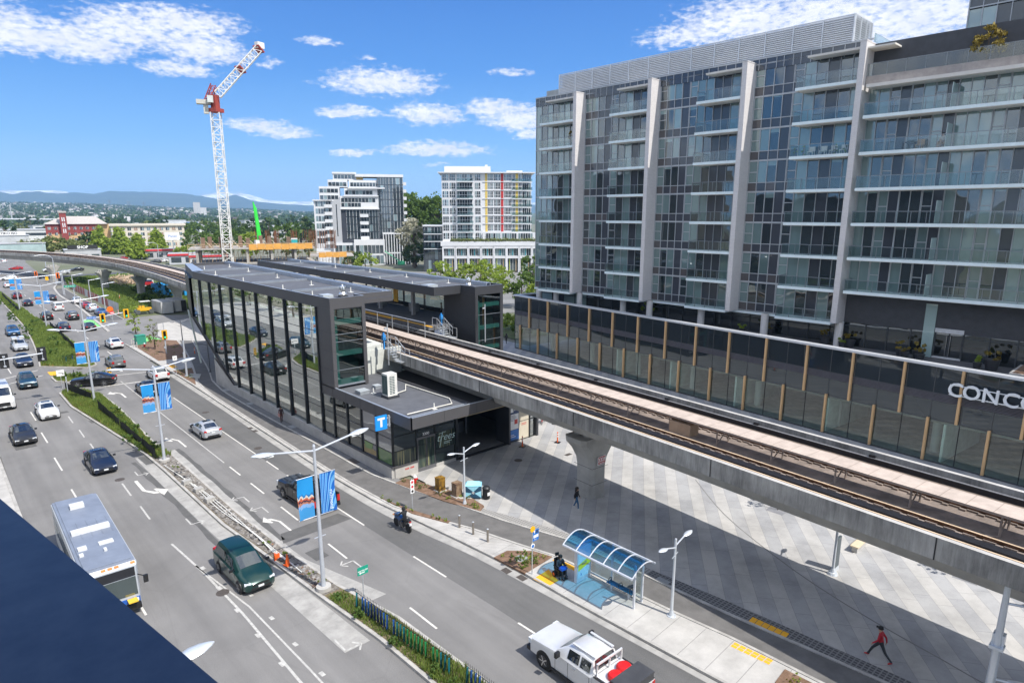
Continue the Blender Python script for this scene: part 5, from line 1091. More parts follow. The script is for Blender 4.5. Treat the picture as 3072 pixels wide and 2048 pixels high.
B('suv','teal',TEALC,8.0,96.4,'dark teal car with slim bright headlights crossing the stop lines',rz=math.pi-.03)
B('coupe','navy',NAVY,9.2,110.8,'dark blue sport utility car waiting under the black backed traffic signals')
B('minivan','silver',SIL,10.2,124.8,'silver minivan with white boxes on its roof beside the grassy median')
B('suv','bluepaint',(.02,.085,.20),10.9,141.6,'bright blue pickup style SUV with chrome grille beside the grassy median')
B('sedan','navy',NAVY,7.4,137.6,'dark blue car cut off by the left picture edge',near=True)
A('sedan','silverpaint',SIL,18.5,62.3,'silver sedan with red tail lights driving away past the station')
A('coupe','black',BLK,18.35,82.4,'black car half hidden behind the blue street banners')
A('suv','white',WH,21.2,89.5,'white SUV with black roof glass stopped at the kerb near the station')
A('suv','grey',GRY,18.75,101.4,'grey SUV crossing the junction ahead of the white SUV')
car('coupe','black',BLK,14.3,93.6,rad(62),'black coupe style SUV turning left through the gap in the median',near=False)
A('coupe','white',WH,21.7,116.6,'white SUV with full width tail light strip beside the planting bed')
A('suv','navydark',(.02,.022,.05),18.3,140.6,'dark purple blue SUV right of the far end of the median fence')
A('sedan','charcoal',CHAR,22.0,138.4,'dark grey sedan near the yellow traffic signals')
A('suv','black',BLK,18.1,158.6,'black boxy SUV with spare wheel beside the tall banner pole')
A('minivan','black',BLK,22.0,155.2,'black van with red tail lamps left of the green bike box')
A('cargo_van','white',WH,22.0,172.6,'small white cargo van in the middle of the right lanes')
A('sedan','black',BLK,18.0,186.5,'black sedan beside the second row of blue banners')
A('suv','maroon',(.10,.012,.018),17.7,204.2,'dark red black SUV behind a far lamp post')
A('sedan','charcoal',CHAR,23.7,194.4,'dark sedan right of the distant blue banner')
A('suv','white',WH,18.9,238.3,'white SUV waiting in line before the cross street')
car('suv','white',WH,21.4,266,rad(88),'white SUV crossing the dark cross street seen from the side',near=False)
car('sedan','red',RED,28.2,315,rad(80),'red sedan beyond the cross street on the left',near=False,metal=.1)
A('suv','white',WH,27.2,182.9,'white SUV parked first along the construction hoarding',group='cars parked along the hoarding')
A('sedan','red',RED,27.4,172.6,'red car parked between a white SUV and a silver minivan',group='cars parked along the hoarding',metal=.1)
A('minivan','silver',SIL,27.4,166.0,'silver minivan parked behind the red car',group='cars parked along the hoarding')
A('sedan','blue',BLUEC,27.6,158.4,'blue sedan parked last by the orange sign',group='cars parked along the hoarding')
A('suv','white',WH,29.1,366,'distant white SUV under the guideway at the left edge')
car('sedan','silver',SIL,38.3,281,rad(90),'silver sedan seen side on beyond the first guideway pier',near=False)
car('sedan','black',BLK,44.6,293,rad(88),'black sedan seen side on behind the grassy lot',near=False)
car('suv','white',WH,36.6,297,rad(95),'white car half hidden behind the far guideway pier',near=False)
car('sedan','blue',BLUEC,71,240,rad(60),'blue car on the far road just left of the station roof',near=False)
car('suv','red',RED,72,350,rad(40),'red car parked between the two pairs of bright green trees',near=False,metal=.1)
car('sedan','white',WH,82,322,rad(80),'white car on the far road beside the petrol station',near=False)
car('suv','charcoal',CHAR,78,318,rad(80),'dark SUV on the far road beside the petrol station',near=False)
seen=set()
for kind,pm,x,y,rz,label,cat,group,nm in lst:
 root,bn=PROTO[kind];cat={'minivan':'van','cargo_van':'van','tall_van':'van'}.get(kind,'car')
 if kind not in seen:
  seen.add(kind);root.location=(x,y,.01);root.rotation_euler=(0,0,rz);root['label']=label;root['category']=cat
  if group:root['group']=group
  for ch in root.children:
   for sl in ch.material_slots:
    if sl.material.name==bn:sl.link='OBJECT';sl.material=pm
  PROTO[kind]=(root,pm.name);PK=pm
 else:
  c=dup(root,(x,y,.01),rz,label,group,{root.children[0].material_slots[0].material.name:pm}if False else None,cat)
  for ch in c.children:
   if ch.name.startswith('body'):ch.material_slots[0].link='OBJECT';ch.material_slots[0].material=pm
  if 'group' in c and not group:del c['group']
b=MB();b.rbox((9.65,127.2,1.93),.65,1.6,.3);b.rbox((10.65,127.8,1.9),.6,1.1,.25);tag(b.build('roof_box',paint('white',WH)),'pair of white cargo boxes on the roof of the silver minivan','roof box')
def pickup(x,y,rz,pm,label,load,big=1.0):
 r=thing('pickup_truck',label,'pickup truck',(0,0,0));w=1.0
 secs=[(2.95,.45,.95,1.06,.84,.82,.66),(2.8,.36,1.12,1.2,.96,.93,.78),(1.7,.34,1.24,1.3,1.0,.95,.82),(1.15,.34,1.3,1.36,1.0,.94,.8),(.5,.34,1.32,1.86,1.0,.92,.68),(-.3,.34,1.32,1.94,1.0,.92,.72),(-.95,.34,1.32,1.9,1.0,.92,.7),(-1.12,.34,1.3,1.36,1.0,.94,.84)]
 def pts(s):
  _,zb,zt,zp,wl,wbelt,wt=s;zm=zb+(zt-zb)*.45
  return[(0,zb),(wl*.92,zb),(wl,zb+.1),(wl,zm),(wl*.99,zt-(zt-zm)*.15),(wbelt,zt),(wt+(wbelt-wt)*.12,zp-(zp-zt)*.16),(wt*.86,zp),(wt*.45,zp+.025),(0,zp+.03)]
 P=[pts(s)for s in secs];b=MB();rings=[]
 for s,p in zip(secs,P):rings.append([b.av((q[0],s[0],q[1]))for q in p]+[b.av((-q[0],s[0],q[1]))for q in p[-2:0:-1]])
 n=len(rings[0])
 for A_,B_ in zip(rings[:-1],rings[1:]):
  for k in range(n):b.fi((A_[k],A_[(k+1)%n],B_[(k+1)%n],B_[k]))
 b.fi(rings[0]);b.fi(rings[-1][::-1]);b.build('body',pm,r,smooth=True,angle=32)
 b=MB();b.box(-1.0,-.9,-3.0,-1.15,.5,1.36);b.box(.9,1.0,-3.0,-1.15,.5,1.36);b.box(-.9,.9,-3.02,-2.92,.55,1.34);b.box(-.9,.9,-2.92,-1.15,.5,.82);b.box(-.92,.92,-1.2,-1.13,.5,1.4);b.build('cargo_bed',pm,r)
 b=MB()
 for yy in(1.85,-1.95):
  for s in(-1,1):b.cyl((s*.7,yy,.43),(s*1.004,yy,.43),.5,n=20)
 b.box(-.95,.95,-3.15,-2.98,.5,.72);b.box(-.96,.96,2.86,3.06,.42,.62);b.box(-.62,.62,2.86,2.975,.68,1.02)
 for s in(-1,1):
  b.box(s*1.02-.06,s*1.02+.06,-1.2,1.3,.34,.42)
  for yy in(.3,-.98,1.1):b.box(s*.995-.012,s*.995+.012,yy-.007,yy+.007,.42,1.2)
  b.box(s*.96-.04,s*.96+.04,-3.0,-1.2,1.36,1.385)
 b.build('trim',TRIM,r)
 b=MB()
 for ka,kb_ in((7,8),(8,9)):
  for i,j,nm in((3,4,0),(7,6,0)):
   for s in(1,-1):
    q=[Vector((s*P[i][ka][0],secs[i][0],P[i][ka][1])),Vector((s*P[i][kb_][0],secs[i][0],P[i][kb_][1])),Vector((s*P[j][kb_][0],secs[j][0],P[j][kb_][1])),Vector((s*P[j][ka][0],secs[j][0],P[j][ka][1]))]
    q=[q[0].lerp(q[3],.1),q[1].lerp(q[2],.1),q[1].lerp(q[2],.93),q[0].lerp(q[3],.93)];nr=(q[1]-q[0]).cross(q[2]-q[0]).normalized();nr=nr if nr.y*(1 if i==3 else-1)>0 else-nr
    b.face([tuple(v+nr*.012)for v in q])
 b.build('windscreen',CARG,r,recalc=False)
 for s in(1,-1):
  b=MB()
  for u,v in((.42,-.26),(-.36,-.92)):
   def ed(yq,k):
    for i in range(3,7):
     if secs[i][0]>=yq>=secs[i+1][0]:t=(secs[i][0]-yq)/(secs[i][0]-secs[i+1][0]);return Vector((s*(P[i][k][0]*(1-t)+P[i+1][k][0]*t),yq,P[i][k][1]*(1-t)+P[i+1][k][1]*t))
   o=Vector((s*.012,0,0));b.face([tuple(ed(u,5).lerp(ed(u,6),.06)+o),tuple(ed(v,5).lerp(ed(v,6),.06)+o),tuple(ed(v,5).lerp(ed(v,6),.92)+o),tuple(ed(u,5).lerp(ed(u,6),.92)+o)])
  b.build('side_window',CARG,r,recalc=False)
  b=MB();b.rbox((s*.82,2.84,.98),.3,.2,.26);b.build('headlight',HEADL,r)
  b=MB();b.box(s*.9-.1,s*.9+.1,-3.03,-2.9,.82,1.3);b.build('tail_light',TAILL,r)
  b=MB();b.rbox((s*1.16,.82,1.42),.26,.14,.26);b.build('mirror',TRIM,r)
  b=MB();b.box(s*1.012-.02,s*1.012+.02,-.15,.02,1.08,1.13);b.build('handle',CHROME,r)
 b=MB();b.box(-.16,.16,-3.17,-3.14,.56,.68);b.box(-.16,.16,3.05,3.07,.46,.58);b.build('number_plate',PLATE,r)
 wheels(r,1.0,(1.85,-1.95),.42,CHROME,.28)
 if load=='tank':
  b=MB();b.box(-.86,.86,-1.9,-1.25,1.36,1.4)
  for xx in(-.82,0,.82):b.box(xx-.03,xx+.03,-1.32,-1.24,1.36,1.98)
  b.box(-.85,.85,-1.32,-1.24,1.9,1.97)
  for s in(-1,1):b.box(s*.6-.05,s*.6+.05,-1.0,.35,1.98,2.03)
  b.build('headache_rack',paint('white',WH),r)
  b=MB();b.box(-.92,.92,-3.0,-2.15,1.3,1.66);b.box(-.94,.94,-3.02,-2.12,1.66,1.74);o=b.build('tool_box',mat('toolbox_dark',(.055,.056,.06),.5,var=.15),r)
 r.location=(x,y,.01);r.rotation_euler=(0,0,rz);return r
pickup(19.0,43.4,.04,paint('black',BLK),'black crew cab pickup truck driving away behind the near banner pole',None)
pickup(20.05,16.75,-.02,paint('white',WH),'white crew cab pickup truck with red load and dark bed cover, lowest vehicle','tank')
b=MB();b.lathe((0,0,0),[(.3,0),(.36,.06),(.36,.7),(.3,.78),(.1,.82)],18);REDP=mat('red_plastic',(.55,.012,.012),.4,var=.06)
o=b.build('red_drum',REDP,None,smooth=True);o.location=(19.7,14.85,.84);tag(o,'left red plastic drum in the bed of the white pickup truck','drum','red drums in the pickup bed')
o2=o.copy();COL.objects.link(o2);o2 .location=(20.42,14.95,.84);o2['label']='right red plastic drum in the bed of the white pickup truck'
bus=thing('city_bus','grey roofed city bus with orange roof lights, partly hidden by the dark ledge','bus',(0,0,0))
BUSW=mat('bus_white',(.40,.43,.47),.4,var=.06);BUSR=mat('bus_roof',(.19,.22,.28),.55,var=.12,scale=.8);BUSB=mat('bus_blue',(.02,.10,.40),.4)
b=MB();b.box(-1.26,1.26,-5.7,5.55,.32,2.9);b.prism([(-1.26,5.55),(1.26,5.55),(1.16,5.8),(-1.16,5.8)],.34,2.8);b.build('body',BUSW,bus)
b=MB();b.prism([(-1.2,-5.65),(1.2,-5.65),(1.2,5.45),(-1.2,5.45)],2.9,3.0);b.prism([(-1.05,-5.6),(1.05,-5.6),(1.05,5.3),(-1.05,5.3)],3.0,3.05)
for i in range(4):b.box(-1.0+i*.5,-.97+i*.5,-1.3,1.2,3.05,3.075)
b.build('roof',BUSR,bus)
for c_,d_,nm_ in(((0,.3,3.13),(1.9,.5,.22),'air_conditioner'),((.1,-3.8,3.15),(.75,.55,.26),'roof_vent'),((.75,2.6,3.1),(.42,.42,.12),'roof_hatch'),((.9,3.4,3.1),(.2,.3,.1),'antenna_box'),((-.2,3.5,3.1),(.14,.3,.12),'antenna_box'),((-.4,2.5,3.08),(.7,.45,.06),'roof_panel')):MB().rbox(c_,*d_).build(nm_,mat('bus_unit',(.62,.63,.64),.5,var=.06),bus)
b=MB();b.box(-1.19,1.19,5.42,5.75,2.8,2.93);b.build('front_cap',mat('bus_cap',(.75,.76,.78),.4),bus)
b=MB()
for x in(-1.05,-.3,0,.3,1.05):b.rbox((x,5.7,2.96),.2,.12,.08)
b.build('marker_light',mat('amber',(.75,.28,.08),.4),bus)
b=MB();b.face(((-1.1,5.815,1.15),(1.1,5.815,1.15),(1.08,5.815,2.2),(-1.08,5.815,2.2)));b.build('windscreen',pane('bus_glass',(.015,.03,.03),.22,.02,1,col2=(.03,.05,.05)),bus,recalc=False)
b=MB();b.face(((-1.08,5.816,2.24),(1.08,5.816,2.24),(1.08,5.816,2.75),(-1.08,5.816,2.75)));b.build('destination_sign',mat('dest_black',(.02,.022,.028),.25),bus,recalc=False)
b=MB();b.box(-1.17,1.17,5.78,5.83,.72,1.0);b.build('front_panel',BUSB,bus)
b=MB();b.box(-1.18,1.18,5.75,5.95,.35,.68);b.build('bumper',TRIM,bus)
b=MB();b.box(-1.0,-.55,5.83,6.3,.95,1.0);b.box(.0,.6,5.85,6.2,.9,1.05);b.build('bike_rack',mat('rack_yellow',(.65,.42,.04),.5),bus)
for s in(-1,1):
 for k in range(7):b=MB();y0=-5.3+k*1.5;b.box(s*1.262-.008,s*1.262+.008,y0,y0+1.36,1.3,2.35);b.build('side_window',CARG,bus)
 b=MB();b.cyl((s*1.2,5.7,2.2),(s*1.5,5.95,2.1),.03,n=5);b.rbox((s*1.52,5.95,1.95),.22,.12,.42);b.build('mirror',TRIM,bus)
 b=MB();b.rbox((s*.95,5.84,.86),.3,.06,.18);b.build('headlight',HEADL,bus)
wheels(bus,1.25,(3.6,-2.6),.48,None,.3)
bus.location=(5.2,42.3,.01);bus.rotation_euler=(0,0,math.pi-.02)
LF_GRASS=leafmat('grass_blades',(.10,.17,.03),(.30,.37,.09),.45);LF_WEED=leafmat('weed_leaves',(.06,.12,.025),(.18,.28,.07),.4)
LF_LIME=leafmat('leaf_lime',(.17,.27,.025),(.42,.50,.09),.45);LF_MID=leafmat('leaf_mid',(.05,.10,.018),(.17,.26,.05),.4);LF_DARK=leafmat('leaf_dark',(.022,.05,.018),(.09,.15,.045),.3)
LF_OLIVE=leafmat('leaf_olive',(.12,.15,.04),(.30,.34,.12),.4);LF_OCHRE=leafmat('leaf_ochre',(.16,.12,.02),(.36,.28,.06),.3);LF_BLOSSOM=leafmat('leaf_blossom',(.30,.30,.20),(.55,.52,.40),.2);LF_DRY=leafmat('grass_dry',(.22,.15,.04),(.38,.28,.10),.2)
BARK=mat('bark',(.10,.075,.055),.9,var=.3,scale=6,bump=.5)
rl=random.Random(21)
def leafquad(vs,fs,c,s,rng,flat=0.0):
 a=rng.uniform(0,6.283);ct=rng.uniform(-1,1)*(1-flat);st=math.sqrt(max(0,1-ct*ct))
 u=Vector((math.cos(a)*st,math.sin(a)*st,ct));w=Vector((rng.uniform(-1,1),rng.uniform(-1,1),rng.uniform(-1,1)));v=u.cross(w)
 if v.length<.01:v=Vector((0,0,1))
 v.normalize();u=u*s;v=v*s*.6;n=len(vs);c=Vector(c)
 vs+=[tuple(c-u),tuple(c+v),tuple(c+u),tuple(c-v)];fs.append((n,n+1,n+2,n+3))
def mesh_obj(name,vs,fs,m,parent=None,kind=None):
 me=bpy.data.meshes.new(name);off=WORLD.get(parent.name,Vector())if parent is not None else Vector()
 if off.length>0:vs=[(v[0]-off.x,v[1]-off.y,v[2]-off.z)for v in vs]
 me.from_pydata(vs,[],fs);me.materials.append(m);me.update();o=bpy.data.objects.new(name,me);COL.objects.link(o)
 if parent is not None:o.parent=parent
 WORLD[o.name]=off
 if kind:o['kind']=kind
 return o
def leaf_crown(parent,c,r,n,s,m,name='crown',lobes=0,shape=None,rng=None,hollow=.55):
 """leaf-sized quads in clumps through an ellipsoid (or shape(z)->radius factor), with gaps between clumps"""
 rng=rng or rl;vs=[];fs=[];c=Vector(c);nc=max(5,int(n/26))
 for _ in range(nc):
  while True:
   p=Vector((rng.uniform(-1,1),rng.uniform(-1,1),rng.uniform(-1,1)))
   if shape:
    k=shape(p.z);q=math.hypot(p.x,p.y)
    if k>0 and q<k and q>k*hollow*.6:break
   else:
    l=p.length
    if hollow<l<1:break
  q=Vector((p.x*r[0],p.y*r[1],p.z*r[2]));cr=rng.uniform(.10,.24)*(r[0]+r[1]+r[2])/3
  for _ in range(int(n/nc)):
   d=Vector((rng.gauss(0,.5),rng.gauss(0,.5),rng.gauss(0,.4)))*cr;leafquad(vs,fs,c+q+d,s*rng.uniform(.6,1.3),rng)
 return mesh_obj(name,vs,fs,m,parent)
def trunk(parent,base,h,r,lean=(0,0),limbs=5,top=None,spread=.5,rng=None):
 rng=rng or rl;b=MB();x,y,z=base;pth=[(x,y,z)]
 for k in range(1,5):pth.append((x+lean[0]*k/4+rng.uniform(-.03,.03)*h*.2,y+lean[1]*k/4+rng.uniform(-.03,.03)*h*.2,z+h*k/4))
 for k in range(4):b.cyl(pth[k],pth[k+1],r*(1-k*.19),r*(1-(k+1)*.19),8)
 for k in range(limbs):
  t=rng.uniform(.35,.95);i=min(3,int(t*4));p=Vector(pth[i]).lerp(Vector(pth[i+1]),t*4-i);a=k*2.4+rng.uniform(-.4,.4);L_=h*spread*rng.uniform(.5,.9);e=p+Vector((math.cos(a)*L_*.7,math.sin(a)*L_*.7,L_*.75));b.cyl(p,e,r*.4,r*.12,5)
 return b.build('trunk',BARK,parent,smooth=True)
def tree(x,y,h,cr,m,label,n=900,s=.3,grp=None,kind='round',z=0,tr=.16,cz=None,name='broadleaf_tree'):
 o=thing(name,label,'tree',(x,y,z),grp);th=h*(.45 if kind!='col' else.3);trunk(o,(x,y,z),h*.72,max(.06,h*.022*tr/.16),limbs=6,spread=.28)
 if kind=='round':leaf_crown(o,(x,y,z+h*.62),(cr,cr,h*.38),n,s,m)
 elif kind=='cone':leaf_crown(o,(x,y,z+h*.54),(cr,cr,h*.47),n,s,m,shape=lambda q:(1-(q+1)/2)**.75*.95+.08 if q>-.9 else.6,hollow=.5)
 elif kind=='col':leaf_crown(o,(x,y,z+h*.55),(cr,cr,h*.46),n,s,m,shape=lambda q:math.sqrt(max(0,1-q*q))*(1-.35*q),hollow=.3)
 return o
def pip(p,poly):
 x,y=p;c=False;n=len(poly)
 for i in range(n):
  x1,y1=poly[i][:2];x2,y2=poly[(i+1)%n][:2]
  if(y1>y)!=(y2>y)and x<(x2-x1)*(y-y1)/(y2-y1)+x1:c=not c
 return c
POLE=mat('pole_grey',(.50,.53,.58),.45,metal=.3,var=.06);LAMPM=mat('lamp_alu',(.62,.66,.70),.35,metal=.35,var=.05);LENS=mat('lamp_lens',(.75,.76,.74),.2)
def lamp_head(mb,x,y,z,dx,s=1.0):
 """flat leaf-shaped luminaire lying along +dx"""
 pr=[(0,.07,.05),(.25,.2,.1),(.55,.28,.13),(.85,.24,.11),(1.1,.12,.07),(1.22,.02,.03)];n=8;rings=[]
 for u,w,h in pr:rings.append([mb.av((x+dx*u*s,y+math.cos(2*math.pi*k/n)*w*s,z+math.sin(2*math.pi*k/n)*h*s+u*.10*s))for k in range(n)])
 for A_,B_ in zip(rings[:-1],rings[1:]):
  for k in range(n):mb.fi((A_[k],A_[(k+1)%n],B_[(k+1)%n],B_[k]),0)
 mb.fi(rings[0],0);mb.fi(rings[-1][::-1],0)
def banner_mat(name,kind):
 m,nt,out=nodes(name);L=nt.links;p=N(nt,'ShaderNodeBsdfPrincipled',i_Roughness=.6);L.new(p.outputs[0],out.inputs[0])
 tl=N(nt,'ShaderNodeBsdfTranslucent');mx=N(nt,'ShaderNodeMixShader');mx.inputs[0].default_value=.3;L.new(p.outputs[0],mx.inputs[1]);L.new(tl.outputs[0],mx.inputs[2]);L.new(mx.outputs[0],out.inputs[0])
 tc=N(nt,'ShaderNodeTexCoord');s=N(nt,'ShaderNodeSeparateXYZ');L.new(tc.outputs['Generated'],s.inputs[0])
 def mm(op,a,b=None,c=None):
  n=N(nt,'ShaderNodeMath',operation=op)
  for i,q in enumerate((a,b,c)):
   if q is None:continue
   if isinstance(q,(int,float)):n.inputs[i].default_value=q
   else:L.new(q,n.inputs[i])
  return n.outputs[0]
 X,Z=s.outputs[0],s.outputs[2]
 rp=N(nt,'ShaderNodeValToRGB');e=rp.color_ramp.elements
 if kind=='wave':
  u=mm('ADD',mm('POWER',mm('SUBTRACT',1.05,X),2.0),mm('MULTIPLY',Z,.55));w=mm('FRACT',mm('MULTIPLY',u,3.1));L.new(w,rp.inputs[0]);rp.color_ramp.interpolation='CONSTANT'
  e[0].position=0;e[0].color=(.01,.14,.55,1);e[1].position=.30;e[1].color=(.16,.46,.80,1);q=e.new(.55);q.color=(.03,.23,.68,1);q=e.new(.75);q.color=(.32,.62,.88,1);q=e.new(.9);q.color=(.015,.17,.6,1)
 else:
  nz=N(nt,'ShaderNodeTexNoise',i_Scale=5.0,i_Detail=3.0);L.new(tc.outputs['Generated'],nz.inputs[0])
  z2=mm('ADD',Z,mm('MULTIPLY',mm('SUBTRACT',nz.outputs[0],.5),.22));L.new(z2,rp.inputs[0]);rp.color_ramp.interpolation='CONSTANT'
  e[0].position=0;e[0].color=(.06,.34,.70,1);e[1].position=.27;e[1].color=(.25,.45,.75,1)
  for ps,c in((.35,(.50,.20,.12)),(.40,(.06,.03,.06)),(.45,(.60,.13,.06)),(.50,(.72,.66,.55)),(.545,(.02,.20,.50)),(.59,(.02,.33,.75))):q=e.new(ps);q.color=c4(c)
 L.new(rp.outputs[0],p.inputs['Base Color']);L.new(rp.outputs[0],tl.inputs[0]);return m
BW=banner_mat('banner_wave','wave');BP=banner_mat('banner_photo','photo');CAPT=mat('banner_text',(.75,.85,.92),.6)
def street_lamp(x,y,h,label,banners=True,arm=3.0,base=True):
 o=thing('street_lamp',label,'street lamp',(x,y,0),'twin-armed street lamps on the median')
 b=MB();b.cyl((x,y,.1),(x,y,h),.13,.075,12);b.cyl((x,y,.1),(x,y,.35),.2,.16,12);b.cyl((x,y,h),(x,y,h+.12),.09,.05,10);b.box(x-.03,x+.1,y-.06,y+.06,3.3,3.5);b.box(x-.35,x+.35,y-.02,y+.02,3.42,3.46);b.build('pole',POLE,o,smooth=True)
 if base:b=MB();b.cyl((x,y,0),(x,y,.38),.42,n=20);b.build('footing',CONC,o,smooth=True)
 for s in(-1,1):
  b=MB();b.tube([(x,y,h-.25),(x+s*(arm-.75),y,h+.15)],.055,8);ob=b.build('arm',POLE,o,smooth=True)
  b=MB();lamp_head(b,x+s*(arm-.85),y,h+.14,s,1.0);hd=b.build('lamp_head',LAMPM,o,smooth=True,angle=60)
  b=MB();b.box(x+s*(arm-.55)-.2,x+s*(arm-.55)+.2,y-.14,y+.14,h+.04,h+.09);b.build('lens',LENS,hd)
 if banners:
  for s in(-1,1):
   x0=x+s*.2;x1=x+s*1.1;b=MB();rng=random.Random(int(y)+s);nx,nz=5,8;V={}
   for i in range(nx+1):
    for j in range(nz+1):
     V[i,j]=b.av((x0+(x1-x0)*i/nx,y+.08*math.sin(j*.7+i*.9+y)*(i/nx),4.75+2.35*j/nz))
   for i in range(nx):
    for j in range(nz):b.fi((V[i,j],V[i+1,j],V[i+1,j+1],V[i,j+1]))
   bn=b.build('banner',BW if s>0 else BP,o,smooth=True,recalc=False)
   if s>0:text_mesh('richmond',.3,CAPT,'lettering',bn,frame((x+.72,y-.1,5.45),(0,0,-1),(1,0,0))if False else Matrix(((0,1,0,x+.78),(0,0,-1,y-.12),(-1,0,0,5.5),(0,0,0,1))))
   b=MB();b.cyl((x,y,7.12),(x1+.04*s,y,7.12),.02,n=5);b.cyl((x,y,4.72),(x1+.04*s,y,4.72),.02,n=5);b.build('banner_rod',POLE,o)
 return o
street_lamp(14.4,31.6,8.75,'tall grey twin lamp with blue banners, on the median before the black pickup')
street_lamp(13.32,59.0,8.55,'tall grey twin lamp with blue banners where the fence meets the rubble strip')
street_lamp(12.66,84.2,8.6,'tall grey twin lamp with blue banners standing in the fenced grass by the median gap')
street_lamp(16.3,147,8.3,'tall grey twin lamp with blue banners beside the far grassy median fence')
street_lamp(15.5,179,8.3,'distant twin lamp with blue banners behind the white and red car queue')
street_lamp(15.0,222,8.3,'farthest banner lamp at the left picture edge')
def plaza_lamp(x,y,h,label,arms=(-1,1),skew=0.0,arm=1.5,m=None,grp='twin-armed lamps on the plaza'):
 o=thing('plaza_lamp',label,'lamp post',(x,y,0),grp);m=m or LAMPM
 b=MB();b.cyl((x,y,.05),(x,y,h),.085,.06,12);b.cyl((x,y,0),(x,y,.16),.3,.24,16);b.cyl((x,y,.16),(x,y,.4),.16,.1,12);b.cyl((x-.42,y-.1,h-.95),(x+.42,y+.1,h-.95),.02,n=6);b.build('pole',m,o,smooth=True)
 for s in arms:
  b=MB();b.tube([(x,y,h-.4-(.12 if s<0 else 0)),(x+s*(arm-.6),y+skew*s,h-.08-(.55 if s<0 else 0)*.3)],.04,6);b.build('arm',m,o)
  b=MB();lamp_head(b,x+s*(arm-.75),y+skew*s,h-.12-(.16 if s<0 else 0),s,.62);b.build('lamp_head',m,o,smooth=True,angle=60)
 return o
plaza_lamp(27.28,34.95,4.55,'silver twin plaza lamp beside the painted utility boxes');plaza_lamp(26.95,16.82,4.6,'silver twin plaza lamp right of the blue bus shelter')
plaza_lamp(37.68,12.74,4.6,'grey plaza lamp half hidden behind the guideway, with a dark sign board on it',grp=None)
o=thing('sign_board','narrow dark display board fixed beside the plaza lamp behind the guideway','sign',(38.2,12.8,0));b=MB();b.box(38.0,38.55,12.75,12.87,.25,2.2);b.build('panel',mat('board_slate',(.07,.09,.10),.4),o);b=MB();b.box(38.0,38.55,12.72,12.9,0,.25);b.build('base',LAMPM,o)
DPOLE=mat('pole_dark',(.16,.17,.19),.5,metal=.3)
plaza_lamp(27.2,90.2,4.4,'dark T shaped lamp post beside the raked corner of the station glass',m=DPOLE,grp='dark T-shaped lamps by the station',arm=1.4);plaza_lamp(29.9,111.4,4.5,'dark T shaped lamp post on the station forecourt',m=DPOLE,grp='dark T-shaped lamps by the station',arm=1.6)
o=thing('street_lamp','thick pale lamp post with round lamp heads at the right picture edge','street lamp',(29.6,3.6,0));x,y=29.6,3.6
b=MB();b.cyl((x,y,.05),(x,y,7.3),.2,.1,16);b.cyl((x,y,7.3),(x,y,7.42),.11,.09,14);b.cyl((x,y,0),(x,y,.3),.34,.3,16);b.box(x-.24,x+.24,y-.24,y+.24,4.1,4.22);b.box(x-.06,x+.3,y-.2,y+.2,4.22,4.7);b.build('pole',LAMPM,o,smooth=True)
for zz,sy in((6.1,-1),(2.7,-1)):
 b=MB();b.tube([(x,y,zz),(x+.1,y+sy*.7,zz+.1)],.05,6);b.build('arm',LAMPM,o);b=MB();rr=[]
 T=Matrix.Translation((x+.1,y+sy*.5,zz+.1))@Matrix.Rotation(math.pi/2*sy,4,'Z');mb_=MB(T);lamp_head(mb_,0,0,0,1,.9);mb_.build('lamp_head',LAMPM,o,smooth=True,angle=60)
o=thing('street_lamp','single pale lamp head peeping out beyond the dark foreground ledge','street lamp',(1.6,18.3,0));b=MB();b.cyl((1.6,18.35,.1),(1.6,18.35,8.4),.12,.08,10);b.tube([(1.6,18.35,8.3),(3.75,18.4,8.5)],.05,6);b.build('pole',POLE,o,smooth=True);b=MB();lamp_head(b,3.65,18.4,8.5,1,1.0);b.build('lamp_head',LAMPM,o,smooth=True,angle=60)
for x,y,h,lab in((27.9,208,6.2,'pale roadside lamp farthest along the red hoarding'),(28.2,193.8,6.2,'pale roadside lamp with a green street name sign'),(29.1,178.5,6.0,'pale roadside lamp by the first parked white SUV'),(29.6,166.5,6.0,'pale roadside lamp nearest the end of the hoarding')):
 o=thing('roadside_lamp',lab,'street lamp',(x,y,0),'lamps along the hoarding');b=MB();b.cyl((x,y,0),(x,y,h),.11,.08,8);b.tube([(x,y,h-.1),(x+1.6,y,h+.1)],.05,6);b.build('pole',POLE,o);b=MB();lamp_head(b,x+1.3,y,h+.1,1,1.0);b.build('lamp_head',LAMPM,o,smooth=True)
for x,y,h,s,lab in((30.6,239,9.0,-1,'tall curved cobra lamp beside the far guideway pier'),(81.3,325,8.6,-1,'tall curved cobra lamp on the far road by the trees'),(36,300,11.5,-1,'curved lamp head rising above the guideway at the left')):
 o=thing('cobra_lamp',lab,'street lamp',(x,y,0),'curved cobra lamps');b=MB();b.cyl((x,y,0),(x,y,h-1),.14,.1,8);b.tube([(x,y,h-1),(x+s*.5,y,h-.4),(x+s*1.4,y,h),(x+s*2.6,y,h+.1),(x+s*3.6,y,h+.05)],.07,6);b.build('pole',POLE,o);b=MB();b.rbox((x+s*4.0,y,h),1.0,.35,.16);b.build('lamp_head',LENS,o)
SIGY=mat('signal_yellow',(.78,.42,.01),.5,var=.05);SIGB=mat('signal_black',(.015,.015,.016),.5);SIGG=mat('signal_green',(.04,.60,.30),.4);SIGO=mat('signal_orange',(.80,.16,.01),.5)
def em(name,c,s):
 m,nt,out=nodes(name);e=N(nt,'ShaderNodeEmission');e.inputs[0].default_value=c4(c);e.inputs[1].default_value=s;nt.links.new(e.outputs[0],out.inputs[0]);return m
LITG=em('lit_green',(.05,.8,.35),1.6)
